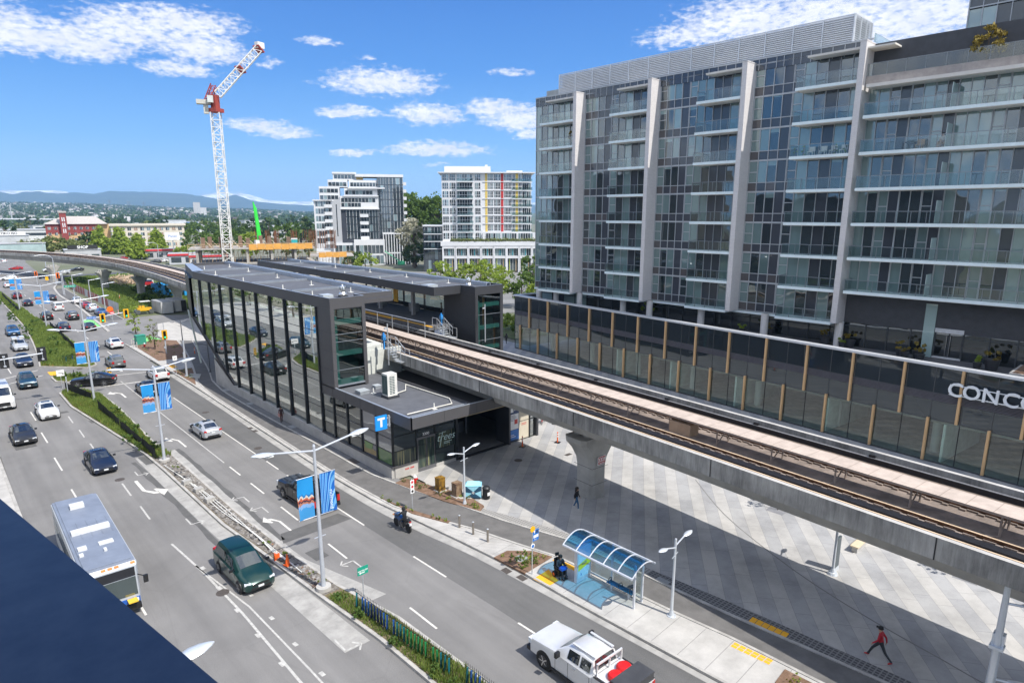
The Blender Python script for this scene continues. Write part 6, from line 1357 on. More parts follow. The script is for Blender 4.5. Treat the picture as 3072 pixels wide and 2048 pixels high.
def signal_head(parent,x,y,z,face=-1,col=None,lit=True):
 b=MB();b.box(x-.38,x+.38,y-.05,y+.02,z-.72,z+.72);hd=b.build('signal_head',col or SIGY,parent)
 if face<0:
  b=MB();b.box(x-.17,x+.17,y-.16,y-.05,z-.55,z+.55)
  for k in range(3):b.cyl((x,y-.14,z+.36-k*.36),(x,y-.32,z+.36-k*.36),.15,n=10,cap=False)
  b.build('signal_box',SIGB,hd)
  if lit:b=MB();b.cyl((x,y-.16,z-.36),(x,y-.185,z-.36),.13,n=12);b.build('green_light',LITG,hd)
o=thing('traffic_signal','traffic signal mast arm with two yellow signal heads and a blue street sign','traffic light',(17.6,117,0))
b=MB();b.cyl((17.6,117,0),(17.6,117,8.3),.16,.1,10);b.tube([(17.6,117,5.1),(23.6,117.3,5.75)],.07,8);b.tube([(17.6,117,8.2),(14.0,117,8.1)],.05,6);b.tube([(17.6,117,8.2),(20.6,117,8.5)],.05,6);b.build('mast',POLE,o)
for s,x in((-1,14.3),(1,20.2)):b=MB();lamp_head(b,x,117,8.25 if s<0 else 8.5,s,1.1);b.build('lamp_head',LAMPM,o,smooth=True)
signal_head(o,20.25,117,5.15);signal_head(o,23.55,117,5.55)
b=MB();b.box(18.1,19.4,116.85,116.9,5.15,5.55);p_=b.build('street_sign',mat('street_blue',(.04,.17,.50),.5),o);text_mesh('McKim Way',.26,WHT,'lettering',p_,frame((18.75,116.84,5.35),(1,0,0),(0,0,1)))
o=thing('traffic_signal','traffic signal mast arm from the left edge carrying two black backed signal heads','traffic light',(1.6,88.5,0))
b=MB();b.cyl((1.6,88.5,0),(1.6,88.5,6.5),.16,.12,10);b.tube([(1.6,88.5,5.3),(9.0,88.0,5.75)],.08,8);b.build('mast',POLE,o)
for x,z in((5.5,5.3),(8.95,5.6)):
 b=MB();b.box(x-.42,x+.42,88.35,88.45,z-.8,z+.8);hd=b.build('signal_head',SIGB,o);b=MB();b.cyl((x+.02,88.2,z-.5),(x+.02,88.2,z+.55),.035,n=6);b.box(x-.1,x+.14,88.1,88.3,z-.62,z-.48);b.box(x-.1,x+.14,88.1,88.3,z+.45,z+.6);b.build('bracket',POLE,hd)
o=thing('traffic_signal','yellow traffic signal on its own post with a thin mast, by the planting bed','traffic light',(26.3,107.2,0));b=MB();b.cyl((26.3,107.2,0),(26.3,107.2,2.4),.1,n=8);b.cyl((26.3,107.2,2.4),(26.3,107.2,4.9),.05,n=6);b.box(26.05,26.25,107.1,107.25,1.0,1.3);b.build('post',POLE,o);signal_head(o,26.3,107.1,3.1)
o=thing('traffic_signal','small orange signal head on a long arm beyond the blue banners','traffic light',(27.9,206,0));b=MB();b.tube([(27.9,206,5.6),(17.5,206,5.0)],.08,6);b.cyl((27.9,206,0),(27.9,206,6),.1,n=8);b.build('mast',POLE,o);signal_head(o,26.9,205.8,5.3,col=SIGO,lit=False)
o=thing('traffic_signal','orange signal head on a post below the far guideway pier','traffic light',(26.7,246,0));b=MB();b.cyl((26.7,246,0),(26.7,246,4),.08,n=8);b.build('post',POLE,o);signal_head(o,26.7,246,3.2,col=SIGO,lit=False);signal_head(o,27.6,246,2.2,col=SIGB,lit=False)
o=thing('utility_pole','plain tall grey pole in the near planting bed by the bike path','pole',(24.2,90,0));b=MB();b.cyl((24.2,90,0),(24.2,90,4.9),.14,.11,10);b.cyl((24.2,90,0),(24.2,90,.25),.3,n=12);b.box(24.0,24.2,89.8,90.0,2.6,3.4);b.build('post',POLE,o)
def sign(x,y,w,h,zc,label,m,body=None,size=.2,tm=None,name='road_sign',post=True,cat='road sign',extra=None):
 o=thing(name,label,cat,(x,y,0));b=MB();b.cyl((x,y,0),(x,y,zc+h/2),.035,n=6);b.build('post',GALV,o)
 b=MB();b.box(x-w/2,x+w/2,y-.07,y-.04,zc-h/2,zc+h/2);p=b.build('panel',m,o)
 if body:
  for i,t in enumerate(body if isinstance(body,list)else[body]):text_mesh(t,size,tm or WHT,'lettering',p,frame((x,y-.074,zc+(len(body)/2-i-.5)*size*1.2 if isinstance(body,list)else zc),(1,0,0),(0,0,1)),bold=.004)
 if extra:extra(p,x,y-.074,zc)
 return o
SGREEN=mat('sign_green',(.01,.30,.20),.5);BLKI=mat('sign_ink',(.02,.02,.02),.6);REDI=mat('sign_red_ink',(.55,.03,.04),.5)
def arrow_x(p,x,y,z,s=1,m=None):
 b=MB();b.box(x-.24*s,x+.16*s,y-.004,y,z-.22,z-.17);b.face(((x-.36*s,y-.003,z-.195),(x-.2*s,y-.003,z-.12),(x-.2*s,y-.003,z-.27)));b.build('arrow',m or WHT,p)
sign(15.75,29.5,.66,.48,1.75,'small green street sign with white arrow on a thin post behind the slatted fence',SGREEN,'HALTEN EST',.11,extra=lambda p,x,y,z:arrow_x(p,x,y,z+.08,.7))
def plates(o,x,y):
 for zc,c in((2.2,REDI),(1.85,REDI),(1.5,BLKI)):
  b=MB();b.box(x-.16,x+.16,y-.07,y-.045,zc-.16,zc+.16);p=b.build('panel',WHT,o)
  b=MB();b.lathe((0,0,0),[(.10,0),(.10,.004),(.07,.004),(.07,0)],16);q=MB(Matrix.Translation((x,y-.072,zc))@Matrix.Rotation(math.pi/2,4,'X'));q.lathe((0,0,0),[(.075,0),(.10,0),(.10,.004),(.075,.004)],14);q.build('ring',c,p)
o=thing('parking_sign','white no stopping plates stacked on one post beside the narrow planting strip','road sign',(24.0,36.9,0));b=MB();b.cyl((24,36.9,0),(24,36.9,2.45),.03,n=6);b.build('post',GALV,o);plates(o,24.0,36.9)
def curve_arrow(p,x,y,z):
 b=MB();b.tube([(x+.28,y,z-.08),(x+.05,y,z),(x-.2,y,z+.02)],.03,5);b.face(((x+.4,y-.003,z-.16),(x+.2,y-.003,z+.02),(x+.18,y-.003,z-.18)));b.build('arrow',BLKI,p)
sign(11.05,94.2,.8,.75,2.0,'white sign with a black curved arrow at the tip of the fenced median',WHT,extra=curve_arrow)
o=thing('utility_pole','short dark topped grey post left of the fenced median tip','pole',(11.1,90.6,0));b=MB();b.cyl((11.1,90.6,0),(11.1,90.6,2.2),.05,n=6);b.box(11.04,11.16,90.5,90.6,1.6,2.2);b.build('post',POLE,o)
o=thing('hazard_marker','yellow hazard board with black chevrons at the end of the median island','road sign',(16.5,95.9,0));b=MB();b.cyl((16.5,95.9,0),(16.5,95.9,1.3),.04,n=6);b.build('post',GALV,o);b=MB();b.box(16.26,16.74,95.82,95.85,.4,1.5);p=b.build('panel',SIGY,o)
b=MB()
for k in range(3):
 z=.55+k*.34
 for s in(-1,1):b.face(((16.5,95.815,z+.26),(16.5,95.815,z+.1),(16.5+s*.22,95.815,z-.06),(16.5+s*.22,95.815,z+.1)))
b.build('chevrons',BLKI,p,recalc=False)
sign(23.6,92.5,.55,.62,2.25,'white sign with a black curve on the near planting bed',WHT,extra=lambda p,x,y,z:(MB().tube([(x-.12,y,z-.15),(x-.02,y,z),(x+.12,y,z+.1)],.025,5).build('arrow',BLKI,p)))
o=thing('road_sign','round red and white no entry sign near the parked cars','road sign',(27.2,147.3,0));b=MB();b.cyl((27.2,147.3,0),(27.2,147.3,2.3),.04,n=6);b.build('post',GALV,o);q=MB(Matrix.Translation((27.2,147.22,1.95))@Matrix.Rotation(math.pi/2,4,'X'));q.cyl((0,0,0),(0,0,.03),.42,n=20);p=q.build('panel',REDI,o);b=MB();b.box(26.9,27.5,147.17,147.188,1.88,2.02);b.build('bar',WHT,p)
o=thing('work_sign','round orange road works sign beside the blue parked sedan','road sign',(27.9,152.5,0));b=MB();b.cyl((27.9,152.5,0),(27.9,152.5,2.3),.04,n=6);b.build('post',GALV,o);q=MB(Matrix.Translation((27.9,152.42,2.0))@Matrix.Rotation(math.pi/2,4,'X'));q.cyl((0,0,0),(0,0,.03),.62,n=8);q.build('panel',SIGO,o)
o=thing('street_sign','green street name sign on the roadside lamp by the red hoarding','sign',(28.2,193.5,5));b=MB();b.box(26.2,28.7,193.3,193.36,3.2,3.75);p=b.build('panel',SGREEN,o);text_mesh('Sea Island Way',.32,WHT,'lettering',p,frame((27.45,193.29,3.47),(1,0,0),(0,0,1)))
o=thing('warning_sign','small yellow sign at the foot of the far guideway pier','road sign',(28.9,243,0));b=MB();b.cyl((28.9,243,0),(28.9,243,2.2),.04,n=6);b.build('post',GALV,o);b=MB();b.box(28.5,29.3,242.9,242.95,1.2,2.3);b.build('panel',SIGY,o)
o=thing('bus_stop_sign','bus stop pole with yellow disc and blue plate beside the square planting bed','bus stop sign',(24.3,24.75,0))
b=MB();b.cyl((24.3,24.75,0),(24.3,24.75,3.0),.035,n=8);b.build('post',GALV,o)
def disc(x,y,z,r,m,par,name='disc'):q=MB(Matrix.Translation((x,y,z))@Matrix.Rotation(math.pi/2,4,'X'));q.cyl((0,0,0),(0,0,.025),r,n=20);return q.build(name,m,par)
disc(24.28,24.72,3.05,.19,SIGY,o);b=MB();b.box(24.3,24.78,24.7,24.73,2.25,2.95);p=b.build('plate',PBL,o);b=MB();b.box(24.34,24.74,24.69,24.699,2.45,2.62,0);b.box(24.52,24.74,24.69,24.699,2.72,2.9,1);b.build('plate_marking',[WHT,PB],p);text_mesh('T',.22,WHT,'letter',p,frame((24.42,24.69,2.82),(1,0,0),(0,0,1)),bold=.01);text_mesh('Bus',.12,WHT,'lettering',p,frame((24.5,24.69,2.35),(1,0,0),(0,0,1)))
d_=disc(24.28,24.70,1.98,.16,WHT,o);disc(24.28,24.69,1.98,.1,PBL,o,'emblem')
sh=thing('bus_shelter','bus shelter with curved blue glass roof, glass back wall and lit poster panel','bus shelter',(26,20.4,.12))
SHB=glass('shelter_blue',(.10,.46,.80),refl=.08,trans=.85,wav=0);SHC=glass('shelter_clear',(.86,.93,.92),refl=.10,trans=.92,wav=0);SHF=mat('shelter_frame',(.62,.65,.70),.4,metal=.3,var=.05)
y0s,y1s=18.0,22.9;xf,xb=24.95,26.95
arc=[(xf+(xb-xf)*k/10,2.42+.62*math.sin(math.pi*(.06+.80*k/10)))for k in range(11)]
b=MB()
for(xa,za),(xc,zc)in zip(arc[:-1],arc[1:]):b.face(((xa,y0s,za),(xc,y0s,zc),(xc,y1s,zc),(xa,y1s,za)))
b.build('roof',SHB,sh,smooth=True,recalc=False)
b=MB()
for k in range(6):
 y=y0s+(y1s-y0s)*k/5;b.tube([(x,y,z+.02)for x,z in arc],.035,6)
b.cyl((xf,y0s,arc[0][1]),(xf,y1s,arc[0][1]),.07,n=8);b.cyl((xb,y0s,arc[-1][1]),(xb,y1s,arc[-1][1]),.06,n=8);b.build('roof_rib',SHF,sh,smooth=True)
for x,y in((25.95,18.55),(26.8,18.65),(26.8,20.75)):b=MB();b.box(x-.05,x+.05,y-.05,y+.05,.12,2.7);b.build('post',SHF,sh)
b=MB()
for ya,yc in((18.7,20.7),(20.8,22.3)):b.face(((26.82,ya,.35),(26.82,yc,.35),(26.82,yc,2.35),(26.82,ya,2.35)))
b.face(((26.0,18.6,.35),(26.75,18.65,.35),(26.75,18.65,2.3),(26,18.6,2.3)));b.build('glass_wall',SHC,sh,recalc=False)
b=MB();b.box(26.78,26.86,18.6,22.4,.28,.36);b.box(26.78,26.86,18.6,22.4,2.34,2.42);b.build('frame',SHF,sh)
b=MB();b.box(25.5,26.75,22.28,22.48,.12,2.42);ad=b.build('poster_case',SHF,sh)
POS=mat('poster_pale',(.52,.70,.76),.35,var=.06);b=MB();b.box(25.58,26.68,22.262,22.279,.4,2.3);pf=b.build('poster',POS,ad);b=MB();b.face(((25.6,22.255,.85),(26.66,22.255,1.1),(26.66,22.255,1.55),(25.6,22.255,1.25)));b.build('poster_band',mat('poster_lime',(.72,.74,.05),.4),pf,recalc=False);text_mesh('RIDE',.2,PBL,'lettering',pf,frame((26.1,22.25,1.25),(1,0,.18),(-.18,0,1)));text_mesh('a',.3,PBL,'emblem',pf,frame((25.85,22.25,.62),(1,0,0),(0,0,1)))
bn=thing('bench','dark blue slatted bench with three arm loops inside the bus shelter','bench',(26.5,19.9,.12));BENB=mat('bench_blue',(.015,.10,.20),.4)
for k in range(3):b=MB();b.box(26.35+k*.14,26.46+k*.14,19.0,20.8,.52,.56);b.build('slat',BENB,bn)
for y in(19.15,19.9,20.65):b=MB();b.tube([(26.35,y,.56),(26.35,y,.78),(26.45,y,.84),(26.6,y,.82),(26.7,y,.56)],.02,5);b.build('arm_loop',TRIM,bn)
for y in(19.3,20.5):b=MB();b.box(26.45,26.6,y-.04,y+.04,.12,.52);b.build('leg',SHF,bn)
for i,(x,y)in enumerate(((24.73,32.3),(24.8,30.9),(24.88,29.5))):
 o=thing('bollard',['steel bollard nearest the narrow planting strip','middle one of three steel bollards by the kerb','steel bollard nearest the square planting bed'][i],'bollard',(x,y,.12),'steel bollards by the kerb');b=MB();b.cyl((x,y,.1),(x,y,1.0),.075,n=14);b.build('post',mat('bollard_steel',(.30,.27,.235),.35,metal=.7,var=.12),o,smooth=True);b=MB();b.lathe((x,y,1.0),[(.075,0),(.078,.03),(.05,.05)],14);b.build('cap',GALV,o)
for i,(x,y,a)in enumerate(((27.3,38.0,0),(27.65,36.35,.05))):
 o=thing('utility_box',['painted utility box in yellow and brown, left of the pair','painted utility box in brown and grey, right of the pair beside the plaza lamp'][i],'utility box',(x,y,0),'painted utility boxes');m_=mat('mural_box_%s'%'ab'[i],((.40,.22,.02),(.12,.06,.035))[i],.5,col2=((.06,.035,.02),(.30,.22,.14))[i],scale=3.5,aniso=(1.4,1.4,.6))
 b=MB();b.rbox((x,y,.73),.58,.55,1.0,a);b.build('cabinet',m_,o);b=MB();b.rbox((x,y,1.25),.62,.6,.05,a);b.build('lid',m_,o);b=MB();b.rbox((x,y,.12),.78,.72,.22,a);b.build('plinth',CONC,o)
o=thing('recycling_bin','large recycling bin with blue triangular pattern beside the plaza lamp','recycling bin',(28.55,35.55,0));RBN=mat('recycle_navy',(.02,.07,.13),.4);RBL=mat('recycle_pale',(.30,.62,.75),.4)
b=MB(Matrix.Translation((28.65,35.6,0))@Matrix.Rotation(-.72,4,'Z'));b.box(-.62,.62,-.4,.4,.12,1.05,0);b.prism([(-.64,-.42),(.64,-.42),(.64,.42),(-.64,.42)],1.05,1.08,1)
T_=b
for tri in(((-.6,-.405,.15),(-.1,-.405,.5),(-.6,-.405,.6)),((.6,-.405,.15),(.1,-.405,.5),(.6,-.405,.7)),((-.5,-.405,1.03),(0,-.405,.62),(.45,-.405,1.03)),((.625,-.38,1.0),(.625,.2,.6),(.625,.38,1.0))):b.face(tri,1)
b.box(-.6,-.54,-.38,-.32,0,.12,2);b.box(.54,.6,-.38,-.32,0,.12,2);b.box(-.6,-.54,.32,.38,0,.12,2);b.box(.54,.6,.32,.38,0,.12,2);body=b.build('body',[RBN,RBL,GALV],o)
q=MB(Matrix.Translation((28.65,35.6,0))@Matrix.Rotation(-.72,4,'Z')@Matrix.Translation((0,-.41,.55))@Matrix.Rotation(math.pi/2,4,'X'))
for k in range(3):a0=k*2.094;q.face([(.05*math.cos(a0),.05*math.sin(a0),.002),(.11*math.cos(a0+.3),.11*math.sin(a0+.3),.002),(.11*math.cos(a0+1.5),.11*math.sin(a0+1.5),.002),(.05*math.cos(a0+1.7),.05*math.sin(a0+1.7),.002)])
q.build('recycling_mark',WHT,body,recalc=False)
b=MB(Matrix.Translation((28.65,35.6,0))@Matrix.Rotation(-.72,4,'Z'));b.prism([(-.62,-.4),(.62,-.4),(.62,.4),(-.62,.4)],1.08,1.1);i4=[b.av(v)for v in((-.62,-.4,1.1),(.62,-.4,1.1),(.62,.4,1.1),(-.62,.4,1.1),(-.45,.05,1.3),(.45,.05,1.3))];b.fi((i4[0],i4[1],i4[5],i4[4]));b.fi((i4[2],i4[3],i4[4],i4[5]));b.fi((i4[1],i4[2],i4[5]));b.fi((i4[3],i4[0],i4[4]));b.build('lid',RBL,o)
o=thing('litter_bin','round black slatted litter bin right of the recycling bin','litter bin',(29.2,34.75,0));b=MB()
for k in range(18):a=k*math.pi/9;b.rbox((29.2+.27*math.cos(a),34.75+.27*math.sin(a),.46),.015,.05,.8,a)
b.cyl((29.2,34.75,.05),(29.2,34.75,.84),.24,n=16);b.build('body',mat('bin_black',(.02,.021,.024),.5),o);b=MB();b.lathe((29.2,34.75,.84),[(.3,0),(.3,.06),(.22,.16),(.1,.2)],18);b.build('lid',mat('bin_black',(0,0,0)),o);b=MB();b.box(29.08,29.32,34.45,34.47,.35,.6);b.build('label_plate',WHT,o)
for x,y,cap,lab in((26.7,40.55,1,'red fire hydrant with white cap behind the no stopping sign'),(25.15,115,1,'red fire hydrant with white cap below the green cabinet')):
 o=thing('fire_hydrant',lab,'fire hydrant',(x,y,.05),'red hydrants');b=MB();b.lathe((x,y,.05),[(.17,0),(.17,.05),(.11,.08),(.11,.55),(.14,.58)],12);b.cyl((x-.24,y,.45),(x+.24,y,.45),.07,n=8);b.build('barrel',REDP,o,smooth=True);b=MB();b.lathe((x,y,.63),[(.15,0),(.13,.1),(.05,.17),(.05,.22)],12);b.build('cap',WHT,o,smooth=True)
ORNG=mat('cone_orange',(.75,.12,.02),.5)
def post_cone(x,y,label,cat='traffic cone',h=1.05,grp='orange delineator posts'):
 o=thing('traffic_post',label,cat,(x,y,0),grp);b=MB();b.cyl((x,y,.05),(x,y,h),.07,.05,10);b.build('post',ORNG,o,smooth=True);b=MB();b.cyl((x,y,h*.55),(x,y,h*.66),.068,n=10);b.cyl((x,y,h*.78),(x,y,h*.87),.064,n=10);b.build('reflective_band',WHT,o);b=MB();b.rbox((x,y,.03),.5,.5,.06,.4);b.build('base',TRIM,o)
post_cone(38.87,41.0,'orange delineator post just outside the poster wall');post_cone(42.1,39.6,'orange delineator post standing near the guideway edge');post_cone(45.9,43.6,'orange delineator post farthest back beside the cyclist');post_cone(29.6,104.6,'orange delineator post on the dark forecourt by the station',grp=None);post_cone(36.95,188.4,'orange delineator post on the grass under the guideway',grp=None);post_cone(30.4,158,'orange delineator post near the yellow roller',grp=None)
o=thing('traffic_cone','orange traffic cone standing in the dug up median','traffic cone',(13.98,35.5,.16));b=MB();b.cyl((13.98,35.5,.2),(13.98,35.5,.9),.16,.03,12);b.rbox((13.98,35.5,.19),.4,.4,.05,.3);b.build('cone',ORNG,o,smooth=True)
o=thing('traffic_cone','orange traffic cone lying on its side in the dug up median','traffic cone',(13.85,36.9,.16));b=MB();b.cyl((13.8,36.6,.3),(13.9,37.3,.24),.16,.03,12);b.rbox((13.78,36.58,.32),.4,.05,.4,.3);b.build('cone',ORNG,o,smooth=True)
o=thing('plaza_bench','long pale timber topped concrete bench on the sunny side of the guideway shadow','bench',(42.5,13,0));b=MB();b.box(41.2,44.2,12.6,13.1,.38,.46);b.build('seat',mat('bench_timber',(.62,.52,.36),.6,var=.08),o);b=MB();b.box(41.3,44.1,12.68,13.02,0,.38);b.build('base',CONC,o)
for i,(x,y,w)in enumerate(((13.25,52.6,.62),(13.45,50.4,.6),(13.5,48.0,.62))):tag(MB().rbox((x,y,.32),w,w*.8,.36,.1).build('junction_box',mat('box_concrete',(.38,.37,.35),.8)),['concrete junction box highest up the rubble strip','concrete junction box in the middle of the rubble strip','concrete junction box lowest down the rubble strip'][i],'junction box','concrete boxes in the dug up median')
for i in range(3):
 pth=interp([(13.0+.3*i,58-3*i,.22),(13.4+.2*i,52-2*i,.3),(13.5+.22*i,46-i,.24),(13.9,41-i,.34),(14.1-.1*i,37.5,.25),(14.2,34+i*.6,.25)],1.0)
 tag(MB().tube(pth,.035,5).build('conduit',PIN),['white plastic conduit along the left of the rubble strip','white plastic conduit along the middle of the rubble strip','white plastic conduit along the right of the rubble strip'][i],'pipe','white conduits in the dug up median')
for i,(x,y)in enumerate(((13.3,55.2),(13.5,53.6))):b=MB();b.face(((x-.35,y-.3,.2),(x+.3,y-.35,.26),(x+.4,y+.3,.2),(x-.1,y+.4,.34)));tag(b.build('plastic_sheet',BLKI,recalc=False),['upper crumpled black plastic sheet on the rubble strip','lower crumpled black plastic sheet on the rubble strip'][i],'plastic sheet')
rr=random.Random(9);b=MB()
for _ in range(420):
 y=rr.uniform(31.5,60.5);x=rr.uniform(xat([(14.15,31),(13.7,37.8),(13.2,43.7),(12.95,60)],y)+.05,xat([(15.1,31),(14.55,37.8),(14.2,45),(14.15,61)],y)-.05);s=rr.uniform(.05,.2);b.rbox((x,y,.17+s*.2),s,s*rr.uniform(.6,1.4),s*.7,rr.uniform(0,3),rx=rr.uniform(-.5,.5))
b.build('rubble',mat('rubble_stone',(.10,.095,.09),.9,col2=(.36,.34,.32),island=True),kind='stuff')
tag([o for o in COL.objects if o.name=='rubble'][0],'loose broken stone filling the dug up median','rubble')
b=MB()
for _ in range(60):y=rr.uniform(32,39);x=xat([(14.5,31),(14.1,37.8),(13.6,43)],y)+rr.uniform(-.35,.35);b.rbox((x,y,.2),rr.uniform(.1,.5),.06,.03,rr.uniform(0,3))
tag(b.build('debris',mat('debris_mix',(.03,.03,.04),.6,col2=(.35,.2,.12),island=True),kind='stuff'),'dark scraps and sticks near the fallen orange cone','debris')
def picket_fence(path,label,h=1.1,slats=True,step=.16,name='picket_fence'):
 o=thing(name,label,'fence',(*path[0][:2],.15));P=interp([(x,y,0)for x,y in path],.6)
 b=MB();b.tube([(x,y,.28)for x,y,z in P],.02,4);b.tube([(x,y,h)for x,y,z in P],.02,4);b.build('rail',TRIM,o)
 b=MB();pts_=along(P,step)
 for c,t in pts_:b.cyl((c.x,c.y,.15),(c.x,c.y,h+.22),.014,n=4)
 b.build('pickets',TRIM,o)
 b=MB();cols=0
 for k,(c,t)in enumerate(along(P,step*2)):
  if rr.random()<.85:b.rbox((c.x-.06,c.y,.7),.035,.1,.85,math.atan2(t.y,t.x),m=int((math.sin(k*.23)+1)*1.49+rr.random()*.4),rx=rr.uniform(-.06,.06),ry=.05)
 if slats:b.build('slats',[mat('slat_green',(.02,.22,.07),.4),mat('slat_teal',(.01,.15,.18),.4),mat('slat_blue',(.02,.09,.30),.4),mat('slat_navy',(.01,.03,.12),.4)],o)
 return o
picket_fence([(14.9,28.9),(15.1,25.5),(15.45,20.9)],'black picket fence with blue and green slats, long nearest run',step=.14);picket_fence([(15.65,20.3),(15.75,17.5),(15.8,14)],'short start of a slatted picket fence beside the white pickup truck',step=.14)
picket_fence([(13.3,109.4),(15.2,110.4)],'short run of green slatted fence across the end of the far grassy median',h=1.1)
FBLK=mat('fence_black',(.012,.013,.015),.7,var=.3,scale=9)
def mesh_fence(path,label,h=1.15,name='median_fence'):
 o=thing(name,label,'fence',(*path[0],.15));P=interp([(x,y,0)for x,y in path],1.2);b=MB()
 for p,q in zip(P[:-1],P[1:]):
  j=rr.uniform(-.06,.06);b.face(((p[0],p[1],.2),(q[0],q[1],.2),(q[0],q[1],h+j),(p[0],p[1],h+j)));b.face(((p[0]+.02,p[1],.2),(q[0]+.02,q[1],.2),(q[0]+.02,q[1],h+j),(p[0]+.02,p[1],h+j)))
 b.build('panel',FBLK,o,recalc=False);b=MB()
 for p in P[::2]:b.cyl((p[0],p[1],.1),(p[0],p[1],h+.12),.03,n=4)
 b.build('posts',TRIM,o)
mesh_fence([(11.15,92.4),(11.9,88),(12.5,84.8)],'black mesh fence nearest the white curved arrow sign');mesh_fence([(12.4,80.5),(12.5,75),(12.55,71.6)],'black mesh fence in the middle of the weedy median');mesh_fence([(12.55,71.0),(12.75,65),(12.9,60)],'black mesh fence ending at the rubble strip')
mesh_fence([(15.4,214),(15.1,195),(15.0,176)],'black mesh fence along the top left of the far grassy median');mesh_fence([(17.0,148),(16.7,133),(16.4,119.8)],'black mesh fence along the right of the far grassy median');mesh_fence([(13.0,98.6),(13.2,99.8)],'scrap of black fence on the small median island')
o=thing('utility_cabinet','green metal utility cabinet on the brown planting bed','utility box',(25.3,118,0));GCAB=mat('cabinet_green',(.035,.27,.19),.5,var=.06);b=MB();b.rbox((25.35,118.3,.85),1.4,1.2,1.4,.05);b.build('body',GCAB,o);b=MB();b.rbox((25.35,118.3,1.6),1.5,1.3,.1,.05);b.build('lid',GCAB,o)
for i,(x,y)in enumerate(((23.9,116.2),(24.2,115.6),(24.1,118.5))):tag(MB().cyl((x,y,.1),(x,y,1.0),.08,n=8).build('bollard',CONC),['pale post left of the green cabinet','pale post in front of the green cabinet','pale post behind the green cabinet'][i],'bollard','pale posts round the green cabinet')
CONTW=mat('container_white',(.50,.50,.49),.6,var=.14,scale=1.2,aniso=(1,1,.3))
def container(x,y,rz,L_,label,opened=False):
 T=Matrix.Translation((x,y,0))@Matrix.Rotation(rz,4,'Z');o=thing('shipping_container',label,'container',(x,y,0),'white storage containers')
 b=MB(T);b.box(-1.2,1.2,0,L_,.1,2.55);n=int(L_/.3)
 for k in range(n):b.box(-1.24,-1.2,.1+k*.3,.25+k*.3,.2,2.45)
 b.build('body',CONTW,o);b=MB(T);b.box(-1.22,1.22,-.02,L_+.02,2.55,2.6);b.build('roof',mat('container_roof',(.36,.37,.38),.6,var=.2,scale=1),o)
 for s in(-1,1):
  b=MB(T)
  if opened and s>0:b.box(.1,1.15,-.04,-.005,.15,2.5);b.build('doorway',BLKI,o)
  else:b.box(s*.6-.55,s*.6+.55,-.05,0,.15,2.5);d=b.build('door',CONTW,o);b=MB(T);b.cyl((s*.35,-.08,.2),(s*.35,-.08,2.45),.03,n=5);b.cyl((s*.85,-.08,.2),(s*.85,-.08,2.45),.03,n=5);b.build('lock_bar',GALV,d)
container(38.6,152.3,.05,6.2,'white storage container with closed doors beside the station forecourt');container(41.6,153.4,.03,6.2,'white storage container with one door open to the dark, next to the station',True)
o=thing('road_roller','yellow and orange road roller with canopy beside the white containers','roller',(34.7,156,0));RY=mat('machine_yellow',(.72,.40,.02),.5,var=.1)
b=MB();b.cyl((33.6,155.3,.5),(33.6,157.0,.5),.5,n=16);b.cyl((36.2,155.3,.5),(36.2,157.0,.5),.5,n=16);b.build('drum',mat('drum_steel',(.09,.10,.10),.5),o);b=MB();b.box(33.5,36.3,155.5,156.8,.7,1.3);b.box(34.0,35.0,155.6,156.7,1.3,1.75);b.build('body',RY,o);b=MB()
for x in(34.4,36.0):
 for y in(155.6,156.7):b.cyl((x,y,1.3),(x,y,2.6),.04,n=4)
b.build('canopy_posts',TRIM,o);b=MB();b.box(34.2,36.2,155.4,156.9,2.6,2.7);b.build('canopy',HVW,o)
HRED=mat('hoarding_red',(.36,.12,.10),.7,var=.3,scale=.9);HWH=mat('hoarding_white',(.52,.52,.53),.7,var=.2,scale=.8)
hp=interp([(32.0,226,0),(31.6,201,0),(31.35,187,0),(31.3,172,0),(31.5,163,0)],3.4)
for i,(p,q)in enumerate(zip(hp[:-1],hp[1:])):
 o=thing('hoarding_panel','red and white mesh hoarding panel on the fence along the grassy lot','fence',(p[0],p[1],0),'mesh hoarding panels along the grassy lot');b=MB();b.face(((p[0],p[1]-.05,.1),(q[0],q[1]+.05,.1),(q[0]+.1,q[1]+.05,1.9),(p[0]+.1,p[1]-.05,1.9)));b.build('panel',HWH if i%5 in(2,)or i>len(hp)-4 else HRED,o,recalc=False);b=MB();b.cyl((p[0],p[1],0),(p[0],p[1],2.0),.04,n=5);b.build('post',GALV,o)
b=MB()
for _ in range(130):b.rbox((rr.uniform(44,52),rr.uniform(222,244),rr.uniform(.1,1.6)),rr.uniform(1.5,4.5),.2,.12,rr.uniform(0,3.1),ry=rr.uniform(-.4,.4))
tag(b.build('lumber_heap',mat('lumber',(.45,.30,.20),.8,col2=(.62,.48,.36),island=True),kind='stuff'),'heap of scrap timber on the lot behind the guideway piers','lumber')
o=thing('billboard','white board with red and blue print standing between two guideway piers','sign',(48.4,208,0));b=MB();b.rbox((48.3,208.2,2.2),3.4,.1,3.6,-.6);p=b.build('panel',WHT,o);b=MB();b.rbox((48.26,208.13,1.6),3.1,.05,.9,-.6,m=0);b.rbox((48.26,208.12,2.35),2.6,.05,.5,-.6,m=1);b.build('print',[REDI,PB],p)
o=thing('blue_tarpaulin','bright blue tarpaulin covered stack behind the last guideway pier','tarpaulin',(50,190,0));b=MB();b.prism([(46.5,197),(49.5,197),(50.5,185),(47.5,184)],0,2.6);b.prism([(50.2,186),(53,186),(53.4,182),(50.5,181.6)],0,2.9);b.build('cover',mat('tarp_blue',(.015,.30,.66),.5,var=.1),o)
